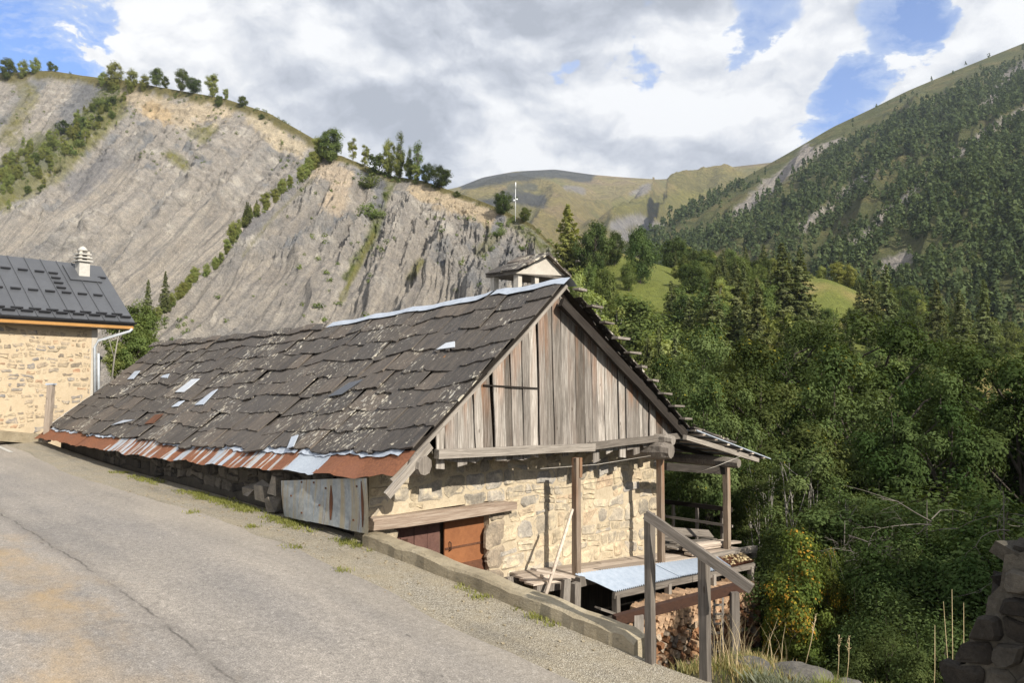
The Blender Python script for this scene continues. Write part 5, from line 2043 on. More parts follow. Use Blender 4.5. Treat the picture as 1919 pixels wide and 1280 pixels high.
for k, h in [(.27, .95), (.40, .93), (.88, .85), (.27, .2), (.52, .8), (.46, .42), (.14, .6), (.83, .2)]:
    top = np.array(tl) * (1 - k) + np.array(tr_) * k
    bot = np.array(blw) * (1 - k) + np.array(brw) * k
    p = bot * (1 - h) + top * h
    bulge = .03 * sin(k * 7) + .05 * max(0, k - .5) + .003 * sin(k * 31) + .02 * sin(3 * h + k * 4)
    mb.box(bl(p[0], T_E + .052 - bulge, p[1]), (.03, .015, .03))
mb.build('nail', M['rust'], sheet)

for k0, wd, h0, h1 in [(.575, .10, .12, .86), (.935, .08, .10, .95)]:
    mb = MB()
    pts_l, pts_r = [], []
    for i in range(7):
        f = i / 6
        h = h0 + (h1 - h0) * f
        hwid = wd * .5 * (.25 + .95 * sin(math.pi * min(1, f * 1.0 + .08)) ** .8) * (.6 + .4 * f)
        for side, lst in ((-1, pts_l), (1, pts_r)):
            k = k0 + side * hwid / 3.0 * 1.2
            top = np.array(tl) * (1 - k) + np.array(tr_) * k
            bot = np.array(blw) * (1 - k) + np.array(brw) * k
            p = bot * (1 - h) + top * h
            bulge = .03 * sin(k * 7) + .05 * max(0, k - .5) + .003 * sin(k * 31) + .02 * sin(3 * h + k * 4)
            lst.append(bl(p[0], T_E + .06 - bulge - .006, p[1]))
    mb.add(pts_l + pts_r, [(i, i + 1, 7 + i + 1, 7 + i) for i in range(6)])
    mb.build('rust_streak', M['rust'], sheet)

# low concrete wall
W_T0, W_T1 = -1.02, -0.74
sA, sB = .62, -4.78
mb = MB()
n = 30
vs, fs = [], []
wr = random.Random(3)
for i in range(n + 1):
    s_ = sA + (sB - sA) * i / n
    rz = float(road_z(s_))
    top = rz + .20 + .012 * sin(s_ * 5) + wr.uniform(-.008, .008) - (.05 if i == n else 0)
    j = lambda k: wr.uniform(-k, k)
    vs += [bl(s_, W_T0 + j(.012), rz - .35), bl(s_, W_T0 + j(.015), top - .035 + j(.012)), bl(s_, W_T0 + .035 + j(.01), top), bl(s_, W_T1 - .03 + j(.01), top + .005), bl(s_, W_T1 + j(.01), top - .03), bl(s_, W_T1 + .05, -5.7)]
for i in range(n):
    for k in range(5):
        a = i * 6 + k
        fs.append((a, a + 1, a + 7, a + 6))
fs.append((0, 1, 2, 3, 4, 5)[::-1])
o = n * 6
fs.append((o, o + 1, o + 2, o + 3, o + 4, o + 5))
mb.add(vs, fs)
add_obj('low_wall', recalc(mb.mesh('low_wall', M['concrete'])), None, BARN_M, 'low weathered concrete wall along the road edge in front of the barn door', 'wall')

# handrail by the road: two posts and a sloping rail
hr = thing('handrail', 'grey timber handrail with two posts and a sloping rail beside the road', 'handrail', T(at(1218, 1222, 8.7)))
for px, top, bot, Y, w in [(1219, 962, 1222, 8.7, .088), (1322, 1046, 1258, 8.35, .092)]:
    a, b_ = at(px, bot, Y) + Vector((0, 0, -.25)), at(px, top, Y)
    mb = MB(); mb.beam((0, 0, 0), (0, 0, (b_ - a).z), w, w, up=V, jit=.004, segs=5); mb.build('post', M['grey_wood'], hr, Matrix.Translation(a))
a, b_ = at(1204, 962, 8.66), at(1400, 1100, 7.98)
d = b_ - a
mb = MB()
off = Vector((.02, -.085, 0))
Mz = Matrix.Translation(a + off) @ d.to_track_quat('Z', 'Y').to_matrix().to_4x4()
mb.beam((0, 0, 0), (0, 0, d.length), .06, .13, up=(0, 1, 0), jit=.004, segs=6)
loc_y = (Mz.to_3x3().inverted() @ Vector((0, 0, 1)))
mb = MB()
mb.beam((0, 0, 0), (0, 0, d.length), .05, .105, up=loc_y - Vector((0, 0, loc_y.z)), jit=.004, segs=6)
mb.build('rail', M['grey_wood'], hr, Mz)

# woodshed: corrugated roof, posts, beams, and the firewood inside
SH0, SH1 = -.32, -.92
shed = add_obj('woodshed', None, None, BARN_M @ Matrix.Translation(bl(-.9, 6, -5.9)), 'open woodshed with a pale corrugated metal roof below the balcony', 'shed')
c_tl, c_tr = on_s(1078, 1077, SH0), on_s(1392, 1036, SH0)
c_bl, c_br = on_s(1152, 1108, SH1), on_s(1414, 1053, SH1)


def shed_pt(u_, v_):
    t_ = (c_tl[0] * (1 - v_) + c_bl[0] * v_) * (1 - u_) + (c_tr[0] * (1 - v_) + c_br[0] * v_) * u_
    z_ = (c_tl[1] * (1 - v_) + c_bl[1] * v_) * (1 - u_) + (c_tr[1] * (1 - v_) + c_br[1] * v_) * u_
    return bl(SH0 + (SH1 - SH0) * v_, t_, z_)


def corr(u0, u1, v0, v1, mat, name, lab, lift=0.0):
    mb = MB()
    n = int((u1 - u0) * 330)
    vs, fs = [], []
    for i in range(n + 1):
        u_ = u0 + (u1 - u0) * i / n
        h = .020 * sin(u_ * 330 / 4 * 2 * math.pi / 1.0)
        for v_ in (v0, (v0 + v1) / 2, v1):
            vs.append(shed_pt(u_, v_) + Vector((0, 0, h + lift + .012 * sin(v_ * 5 + u_ * 9))))
    for i in range(n):
        for j in range(2):
            a = i * 3 + j
            fs.append((a, a + 3, a + 4, a + 1))
    mb.add(vs, fs, True)
    mb.build(name, M[mat], shed, BARN_M, label=lab)


corr(0.0, 0.42, 0, 1.0, 'corrugated', 'roof_sheet', None)
corr(0.405, 0.80, 0, 1.0, 'corrugated', 'roof_sheet', None, .012)
corr(0.79, 1.0, 0.0, 1.0, 'rust', 'roof_sheet', 'rusty brown sheet with fallen leaves')
for u0, u1 in [(0.0, .5), (.5, 1.0)]:
    mb = MB(); mb.beam(shed_pt(u0 + .003, .955) + Vector((0, 0, -.10)), shed_pt(u1, .955) + Vector((0, 0, -.10)), .06, .12, jit=.006, segs=3); mb.build('beam', M['grey_wood'], shed, BARN_M)
for u_ in (0.02, .34, .66, .97):
    a = shed_pt(u_, .95); mb = MB(); mb.beam((0, 0, 0), (0, 0, a.z + .12 + 6.0 - .22), .11, .11, up=(1, 0, 0), jit=.006, segs=3); mb.build('post', M['grey_wood'], shed, BARN_M @ Matrix.Translation((a.x, a.y, -6.0)))
# back panel keeps the inside dark
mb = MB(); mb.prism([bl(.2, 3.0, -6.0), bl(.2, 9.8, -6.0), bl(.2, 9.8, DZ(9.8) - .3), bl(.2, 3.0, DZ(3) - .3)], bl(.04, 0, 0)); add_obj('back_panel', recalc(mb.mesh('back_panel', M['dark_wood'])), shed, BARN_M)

stack = add_obj('firewood_stack', None, None, BARN_M @ Matrix.Translation(bl(-.7, 6, -5.9)), 'stack of split orange brown firewood under the corrugated shed roof', 'firewood')
lrr = random.Random(13)
log_ms = []
for k in range(8):
    kind = lrr.choice([3, 4, 5, 4, 7])
    m_ = MB()
    base = lrr.uniform(0, 6)
    ring = [(cos(base + 2 * math.pi * i / kind) * lrr.uniform(.75, 1.05) * .5, sin(base + 2 * math.pi * i / kind) * lrr.uniform(.75, 1.05) * .5) for i in range(kind)]
    m_.prism([Vector((0.0 + lrr.uniform(-.02, .02), x, z)) for x, z in ring], Vector((-.38, 0, 0)))
    log_ms.append(recalc(m_.mesh('log', M['log'])))
n_log = 0
extra = MB()
for r_ in range(15):
    z = -5.92 + r_ * .122
    t = 4.0 + lrr.uniform(0, .1)
    while t < 8.4:
        d_ = lrr.uniform(.10, .185)
        zt_lim = shed_pt(min(max((t - c_bl[0]) / (c_br[0] - c_bl[0]), 0), 1), .9).z - .34
        if z < zt_lim:
            mw = BARN_M @ Matrix.Translation(bl(-.74 - lrr.uniform(0, .09), t + d_ / 2, z + lrr.uniform(-.02, .02))) @ Matrix.Rotation(lrr.uniform(0, 6.28), 4, 'X') @ Matrix.Rotation(lrr.uniform(-.14, .14), 4, 'Z') @ Matrix.Diagonal((-1, d_ * 1.12, d_ * 1.12, 1))
            if n_log < 300:
                add_obj('log', lrr.choice(log_ms), stack, mw)
                n_log += 1
            else:
                ml = lrr.choice(log_ms)
                mi = BARN_M.inverted() @ mw
                extra.add([mi @ v.co for v in ml.vertices], [tuple(p.vertices) for p in ml.polygons])
        t += d_ * .93
if extra.v:
    extra.build('logs_below', M['log'], stack, BARN_M, kind='stuff')
print('logs', n_log)
# a few tumbled logs at the foot
scat = MB()
# rusty steel beam crossing behind the posts
a, b_ = at(1152, 1163, 9.9), at(1396, 1098, 10.6)
mb = MB(); mb.beam(Vector((0, 0, 0)), b_ - a, .10, .12); mb.build('steel_beam', M['dark_rust'], None, Matrix.Translation(a), label='rusty steel beam crossing in front of the firewood stack', cat='beam')
mb = MB(); q = at(1376, 1110, 10.45); mb.beam((0, 0, 0), (0, 0, 2.1), .10, .10, up=(1, 0, 0), jit=.005); mb.build('support_post', M['grey_wood'], None, Matrix.Translation(q + Vector((0, 0, -2.1))), label='grey timber post holding up the far end of the rusty beam', cat='post')
mb = MB(); q = at(1196, 1152, 10.0); mb.beam((0, 0, 0), (0, 0, 1.9), .12, .12, up=(1, 0, 0), jit=.005); mb.build('support_post', M['grey_wood'], None, Matrix.Translation(q + Vector((0, 0, -1.9))), label='short post under the near end of the rusty beam by the low wall', cat='post')

# ladder leaning beside the stack
lad = thing('ladder', 'small grey wooden ladder leaning upright beside the firewood stack', 'ladder', Matrix.Translation(at(1350, 1236, 15.5)))
for px in (1338, 1354):
    a, b_ = at(px - 1, 1240, 15.4), at(px + 1, 1118, 15.6)
    mb = MB(); mb.beam(a, b_, .035, .05, jit=.003); mb.build('rail', M['grey_wood'], lad, Matrix.Identity(4))
for k in range(6):
    y = 1135 + k * 17.5
    a, b_ = at(1337, y, 15.45), at(1354, y - 1, 15.45)
    mb = MB(); mb.beam(a, b_, .035, .035, jit=.003); mb.build('rung', M['grey_wood'], lad, Matrix.Identity(4))

# leaning pole
a, b_ = BW(-.22, *on_s(1073, 955, -.22)), BW(-.45, *on_s(1022, 1118, -.45))
mb = MB(); mb.tube([(0, 0, 0), (b_ - a) * .5 + Vector((.01, 0, .02)), (b_ - a) * 1.12], [.028, .034, .036], 7); mb.build('pole', M['pale_wood'], None, Matrix.Translation(a), label='pale bare pole leaning against the nearest roof post', cat='pole')
# timber stubs and offcuts under the deck
for (px, y0, y1, w, lean, s_, lab) in [(1018, 1078, 1112, .17, .02, .0, 'short pale timber stub under the left end of the deck'), (1053, 1088, 1150, .16, .06, -.5, 'split grey timber leaning behind the low wall'),
                                      (1081, 1092, 1160, .17, -.02, -.5, 'upright grey timber block beside the woodshed mouth')]:
    t_, z1_ = on_s(px, y0, s_)
    t_, z0_ = on_s(px, y1, s_)
    mb = MB(); mb.beam((0, 0, 0), (0, lean * 2, z1_ - z0_ + .5), w, .10, up=(1, 0, 0), jit=.02, segs=2); mb.build('timber_stub', M['pale_wood'] if px < 1030 else M['grey_wood'], None, BARN_M @ Matrix.Translation(bl(s_, t_, z0_ - .5)), label=lab, cat='timber')
t_, z_ = on_s(1078, 1084, -.3)
mb = MB(); mb.prism([(0, -.10, -.12), (0, .10, -.12), (0, .05, .05), (0, -.09, .05)], (.2, 0, 0)); add_obj('wedge_block', recalc(mb.mesh('wedge_block', M['grey_wood'])), None, BARN_M @ Matrix.Translation(bl(-.3, t_, z_)), 'wedge shaped wooden block under the nearest roof post', 'block')
for k, (pa, pb, s_) in enumerate([((1000, 1068), (1072, 1082), -.30), ((1012, 1090), (1062, 1094), -.05), ((1006, 1110), (1046, 1128), -.35), ((1120, 1140), (1158, 1152), -.8)]):
    a, b_ = BW(s_, *on_s(*pa, s_)), BW(s_ - .1, *on_s(*pb, s_ - .1))
    mb = MB(); mb.beam((0, 0, 0), b_ - a, .18, .04, jit=.008); mb.build('loose_plank', M['pale_wood' if k == 0 else 'grey_wood'], None, Matrix.Translation(a), label=['pale loose plank overhanging the left end of the deck', 'thin board lying under the deck planks', 'grey board propped low behind the low wall', 'board lying at the mouth of the woodshed'][k], cat='plank')
# boards piled on the balcony
pile = add_obj('board_pile', None, None, BARN_M @ Matrix.Translation(bl(.5, 8.6, DZ(8.6))), 'pile of grey boards lying on the balcony between the two right posts', 'board pile')
prr = random.Random(4)
for k in range(11):
    z = DZ(8.6) + .04 + (k // 3) * .055
    s_ = .05 + (k % 3) * .32 + prr.uniform(-.06, .06)
    t0, t1 = 7.4 + prr.uniform(-.1, .5), 9.4 + prr.uniform(-.5, .4)
    mb = MB(); mb.beam(bl(s_, t0, z + prr.uniform(0, .03) - .075 * (t0 - 8.6)), bl(s_ + prr.uniform(-.15, .15), t1, z + prr.uniform(0, .03) - .075 * (t1 - 8.6)), .22, .045, jit=.006); mb.build('board', M['pale_wood' if k % 3 == 0 else 'grey_wood'], pile, BARN_M)
mb = MB(); mb.beam(bl(1.3, 7.5, DZ(7.5) + .42), bl(.8, 9.6, DZ(9.6) + .26), .26, .05, up=(.6, 0, .8), jit=.006); mb.build('board', M['grey_wood'], pile, BARN_M)


# ------------------------------------------------------------------ the neighbour's house, left
HF = Vector((sin(rad(38)), cos(rad(38)), 0))      # along the facade, receding to the right
HN = Vector((HF.y, -HF.x, 0))                     # out of the facade, towards the road
C0 = at(181, 690, 31.0); C0.z = 0
HM = Matrix(((HF.x, -HN.x, 0, C0.x), (HF.y, -HN.y, 0, C0.y), (0, 0, 1, 0), (0, 0, 0, 1)))   # x along facade, y into the house
house = add_obj('house', None, None, HM, 'cream stone house with a dark grey standing seam metal roof and zinc downpipe', 'house')
HI = HM.inverted()


def on_h(px, py, y):
    """point of the plane parallel to the facade at depth y, in house coordinates"""
    r = ray(px, py)
    nn = -HN
    lam = (y + C0.dot(nn)) / r.dot(nn)
    return HI @ (r * lam)


gut = on_h(252, 604, -.55)
gut0 = on_h(0, 590, -.55)
print('house gutter right', gut, 'left', gut0)
EZ = gut.z
RX = gut.x
rid = on_h(188, 500, 2.6)
print('house ridge', rid, rid.x - RX)
RYY, RZZ = 2.55, on_h(188, 500, 2.6).z
LX = -14.0
walls = MB()
walls.prism([(0, 0, -3.4), (0, 0, EZ - .28), (LX, 0, EZ - .28), (LX, 0, -3.4)], (0, .5, 0))
walls.prism([(-.001, .501, -3.4), (-.001, 5.6, -3.4), (-.001, 5.6, EZ - .2), (-.001, 2.6, RZZ - .3), (-.001, .501, EZ - .28)], (-.45, 0, 0))
walls.prism([(LX, 5.6, -3.4), (-.46, 5.6, -3.4), (-.46, 5.6, EZ - .2), (LX, 5.6, EZ - .2)], (0, -.4, 0))
hw_ = add_obj('wall', recalc(walls.mesh('wall', M['house_plaster'])), house)
hfr = HM @ Matrix.Translation((0, 0, 0))
hs = stone_meshes(M['stone_house'], 8, 12)
masonry(hw_, M['stone_house'], HM, -6.4, -.25, -2.4, EZ - .42, .020, (.12, .27), (.13, .50), 77, 300, None, .34, .034)
mb = MB(); mb.prism([(.0, -.012, -3.4), (.0, -.012, EZ - .32), (-.22, -.012, EZ - .32), (-.22, -.012, -3.4)], (0, .01, 0)); add_obj('corner_render', recalc(mb.mesh('corner_render', M['cement'])), hw_)
# roof: standing seam panels
sl = Vector((0, RYY + .55, RZZ - EZ))
sl_len = sl.length
sld = sl.normalized()
nrm = Vector((0, -sld.z, sld.y))
mb = MB()
mb.prism([(RX, -.55, EZ - .06), (RX, RYY, RZZ - .06), (RX, RYY + 3.4, EZ - .06 + .0), (RX, RYY + 3.4, EZ - .16), (RX, RYY, RZZ - .18), (RX, -.55, EZ - .16)], (LX - .6 - RX, 0, 0))
hroof = add_obj('roof', recalc(mb.mesh('roof', M['roof_metal'])), house)
PW = .60
npan = 24
for k in range(npan):
    x1 = RX - PW * k
    x0 = x1 - PW
    mb = MB()
    a0, a1 = Vector((x0, -.58, EZ)) + nrm * .0, Vector((x1, -.58, EZ))
    e = sld * (sl_len + .02)
    mb.prism([a0 - nrm * .02, a1 - nrm * .02, a1 + e - nrm * .02, a0 + e - nrm * .02], nrm * .024)
    mb.prism([a0 + Vector((-.012, 0, 0)), a0 + Vector((.018, 0, 0)), a0 + Vector((.018, 0, 0)) + e, a0 + Vector((-.012, 0, 0)) + e], nrm * .04)
    add_obj('roof_panel', recalc(mb.mesh('roof_panel', M['roof_metal'])), hroof)


def guard(x, f, w=.42, h=.09):
    mb = MB()
    c = Vector((x, -.58, EZ)) + sld * (sl_len * f)
    mb.box((0, 0, 0), (w, .05, h))
    q = Matrix(((1, 0, 0, 0), (0, sld.y, nrm.y, 0), (0, sld.z, nrm.z, 0), (0, 0, 0, 1)))
    mb.box((0, .06, -h * .35), (w * .9, .09, .02))
    mb.build('snow_guard', M['guard'], hroof, HM @ Matrix.Translation(c + nrm * (.03 + h / 2)) @ q)


for k in range(13):
    xm = RX - PW * (k + .5)
    for rrow in (0,):
        guard(xm, .06, .40)
        guard(xm - PW / 2, .095, .40)
    if k > 0:
        guard(xm, .42, .34, .06)
    if k not in (1, 2, 3):
        guard(xm, .76, .34, .06)
    if k == 3:
        for j in range(4):
            guard(xm - .1, .50 + j * .085, .34, .06)
# chimney flashing plate and chimney
fx = on_h(158, 515, 1.7).x
cc = Vector((fx, -.58, EZ)) + sld * (sl_len * .80)
mb = MB(); q = Matrix(((1, 0, 0, 0), (0, sld.y, nrm.y, 0), (0, sld.z, nrm.z, 0), (0, 0, 0, 1)))
mb.box((0, 0, 0), (1.25, 1.05, .05)); mb.build('flashing', M['roof_metal'], hroof, HM @ Matrix.Translation(cc + nrm * .045) @ q)
mb = MB(); mb.box((cc.x, cc.y, cc.z + .12), (.42, .42, .80), jit=.008)
chm = mb.build('chimney', M['white_paint'], hroof)
for k in range(3):
    z = cc.z + .55 + k * .145
    mb = MB(); mb.box((cc.x, cc.y, z), (.60 - .05 * k, .60 - .05 * k, .055)); mb.build('cowl_slab', M['white_paint'], chm)
    for dx in (-1, 1):
        for dy in (-1, 1):
            mb = MB()
            mb.box((cc.x + dx * .15, cc.y + dy * .15, z + .073), (.10, .10, .09))
            mb.build('cowl_stub', M['cement'], chm)
mb = MB(); mb.tube([(cc.x, cc.y, cc.z + .985), (cc.x, cc.y, cc.z + 1.03), (cc.x, cc.y, cc.z + 1.12), (cc.x, cc.y, cc.z + 1.18)], [.20, .19, .13, .05], 8); mb.build('cowl_cap', M['white_paint'], chm)
# gutter, fascia, soffit, downpipe
mb = MB()
pr = [(0.0 + .07 * cos(a), .07 * sin(a)) for a in [math.pi + i * math.pi / 6 for i in range(7)]]
vs, fs = [], []
for x in (RX + .02, LX - .6):
    for y, z in pr:
        vs.append((x, -.66 + y, EZ - .03 + z))
for i in range(6):
    fs.append((i, i + 1, 8 + i, 7 + i))
mb.add(vs, fs, True)
mb.build('gutter', M['guard'], house)
mb = MB(); mb.box(((RX + LX) / 2, -.56, EZ - .215), (RX - LX - .1, .03, .13)); mb.build('fascia', M['fascia'], house)
mb = MB(); mb.box(((RX + LX) / 2, -.28, EZ - .30), (RX - LX - .12, .52, .03)); mb.build('soffit', M['soffit'], house)
d0 = on_h(248, 616, -.60); d1 = on_h(243, 621, -.55); d2 = on_h(184, 638, -.12); d3 = on_h(178, 650, -.10); d4 = on_h(178, 760, -.10)
mb = MB(); mb.tube([d0, d1, d2, d3, d4], .055, 8); mb.build('downpipe', M['pipe'], house)
mb = MB(); mb.tube([d3 + Vector((.16, .05, -.25)), d4 + Vector((.16, .05, 0))], .05, 8); mb.build('downpipe', M['pipe'], house)
# small dark canopy on the far side wall
cq = on_h(193, 655, 2.4)
mb = MB(); mb.prism([(0.0, 1.6, cq.z + .05), (0.95, 1.6, cq.z - .35), (0.95, 1.6, cq.z - .45), (0.0, 1.6, cq.z - .10)], (0, 1.5, 0))
add_obj('canopy', recalc(mb.mesh('canopy', M['roof_metal'])), house)
mb = MB(); mb.beam((.85, 1.7, cq.z - .42), (.85, 1.7, -3.0), .09, .09, up=(1, 0, 0)); mb.build('canopy_post', M['dark_wood'], house)
# kerb along the house front
ka, kb = at(-120, 800, 24.0), at(78, 818, 28.2)
mb = MB(); mb.beam((0, 0, 0), kb - ka, .55, .35); add_obj('kerb', mb.mesh('kerb', M['concrete']), None, Matrix.Translation(ka + Vector((0, 0, -.12))), kind='structure')
# old post before the house
q = at(88, 812, 27.0)
mb = MB(); mb.beam((0, 0, -.3), (.10, 0, 1.66), .20, .18, up=(1, 0, 0), jit=.012, segs=6)
wp = mb.build('wooden_post', M['pale_wood'], None, Matrix.Translation(q), keep=True, label='weathered grey wooden post leaning slightly before the cream house wall', cat='post')
mb = MB(); mb.box((.10, 0, 1.68), (.26, .22, .05), jit=.01); mb.build('post_cap', M['zinc'], wp)

# antenna mast on the spur
q = at(966, 408, 225)
mast = thing('antenna_mast', 'slim white antenna mast standing on the crest of the spur', 'mast', Matrix.Translation(q))
mb = MB(); mb.tube([(0, 0, -1.0), (0, 0, 9.0)], [.10, .07], 8); mb.build('pole', M['white_metal'], mast)
mb = MB(); mb.tube([(.05, -.2, 8.7), (.05, -.2, 10.4)], .15, 8); mb.build('antenna', M['white_metal'], mast)
for dz, dx in ((5.4, .45), (5.1, -.35)):
    mb = MB(); mb.tube([(dx, -.25, dz), (dx, -.45, dz + .02)], [.26, .24], 10); mb.build('dish', M['white_metal'], mast)

# ------------------------------------------------------------------ ruined wall, right foreground
rw0 = at(1750, 1270, 4.8); rw0.z = 0; rd = Vector((.50, -.866, 0)).normalized()
rn = Vector((rd.y, -rd.x, 0))
if rn.dot(Vector((-1, 0, 0))) < 0:
    rn = -rn
RWM = Matrix(((rd.x, -rn.x, 0, rw0.x), (rd.y, -rn.y, 0, rw0.y), (0, 0, 1, 0), (0, 0, 0, 1)))
ruin = add_obj('ruined_wall', None, None, RWM, 'dark ruined rubble wall in deep shade at the road edge, stepping up to the right', 'wall')
prof = [(-.12, -3.6), (-.10, -2.1), (.02, -1.92), (.05, -1.72), (.16, -1.66), (.19, -1.50), (.27, -1.42), (.30, -1.24), (.37, -1.16), (.40, -.98), (.50, -.95), (.53, -.86), (.8, -.80), (.9, -.6), (1.6, -.55), (1.6, -3.8)]
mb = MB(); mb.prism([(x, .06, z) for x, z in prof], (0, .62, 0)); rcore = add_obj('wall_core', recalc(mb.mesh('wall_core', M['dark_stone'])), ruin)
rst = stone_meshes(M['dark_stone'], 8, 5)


def rtop(x):
    return float(np.interp(x, [p[0] for p in prof[:-1]], [p[1] for p in prof[:-1]]))


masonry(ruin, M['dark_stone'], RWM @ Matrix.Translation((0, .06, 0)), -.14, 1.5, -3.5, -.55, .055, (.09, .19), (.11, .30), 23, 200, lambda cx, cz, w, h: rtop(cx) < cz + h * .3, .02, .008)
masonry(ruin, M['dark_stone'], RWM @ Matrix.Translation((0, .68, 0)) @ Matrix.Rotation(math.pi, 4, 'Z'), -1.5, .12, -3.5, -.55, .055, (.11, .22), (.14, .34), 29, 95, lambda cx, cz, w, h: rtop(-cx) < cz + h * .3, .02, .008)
prr = random.Random(8)
# end and top stones give the broken outline
for i in range(len(prof) - 2):
    (xa, za), (xb, zb) = prof[i], prof[i + 1]
    for j in range(2):
        k = prr.random()
        x, z = xa + (xb - xa) * k, za + (zb - za) * k
        mb = MB(); mb.box((0, 0, 0), (prr.uniform(.08, .18), prr.uniform(.14, .3), prr.uniform(.06, .11)), jit=.02)
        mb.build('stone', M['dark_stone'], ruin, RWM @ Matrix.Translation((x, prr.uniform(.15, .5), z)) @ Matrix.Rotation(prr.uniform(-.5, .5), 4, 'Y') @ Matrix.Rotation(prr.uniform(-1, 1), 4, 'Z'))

# rocks on the verge
for i, (px, py, Y, sx, sy, sz, lab) in enumerate([(1500, 1246, 8.95, .36, .26, .12, 'long flat grey rock at the verge edge below the autumn shrub'), (1590, 1250, 8.85, .24, .2, .10, 'smaller flat grey rock right of the long one on the verge'),
                                                  (1408, 1240, 9.1, .22, .18, .07, 'low flat stone half hidden in grass behind the handrail post')]):
    import bmesh
    bm = bmesh.new()
    bmesh.ops.create_icosphere(bm, subdivisions=3, radius=1)
    for v in bm.verts:
        n_ = Vector(v.co)
        k = float(vnoise(np.array([[n_.x * 1.3 + i * 7, n_.y * 1.3, n_.z * 1.3]]), 5)[0]) * .22 + float(vnoise(np.array([[n_.x * 4 + i, n_.y * 4, n_.z * 4]]), 6)[0]) * .08
        v.co = Vector((n_.x * sx, n_.y * sy, n_.z * sz)) * (1 + k)
        v.co.z = max(v.co.z, -sz * .7)
    me = bpy.data.meshes.new('rock'); bm.to_mesh(me); bm.free()
    me.materials.append(M['rock'])
    p = at(px, py, Y)
    add_obj('rock', me, None, T((p.x, p.y, ground_z(p.x, p.y) + sz * .45), i * 1.3), lab, 'rock')


# ------------------------------------------------------------------ trees
def leaf_quads(C, Nrm, size, asp, col, rng, droop=0.0):
    """rhombic leaves, one quad each"""
    n = len(C)
    r = rng.normal(size=(n, 3))
    Nn = Nrm / (np.linalg.norm(Nrm, axis=1, keepdims=True) + 1e-9)
    a = np.cross(Nn, r)
    a /= np.linalg.norm(a, axis=1, keepdims=True) + 1e-9
    a[:, 2] -= droop
    a /= np.linalg.norm(a, axis=1, keepdims=True) + 1e-9
    b = np.cross(Nn, a)
    b /= np.linalg.norm(b, axis=1, keepdims=True) + 1e-9
    L = size * rng.uniform(.65, 1.3, n)
    W = L * asp * rng.uniform(.8, 1.2, n)
    fold = Nn * (L * .12)[:, None]
    P = np.stack([C - a * (L * .5)[:, None], C + b * (W * .5)[:, None] + fold, C + a * (L * .5)[:, None], C - b * (W * .5)[:, None] + fold], 1).reshape(-1, 3)
    F = np.arange(4 * n).reshape(n, 4)
    return P, F, np.repeat(col, 4, 0)


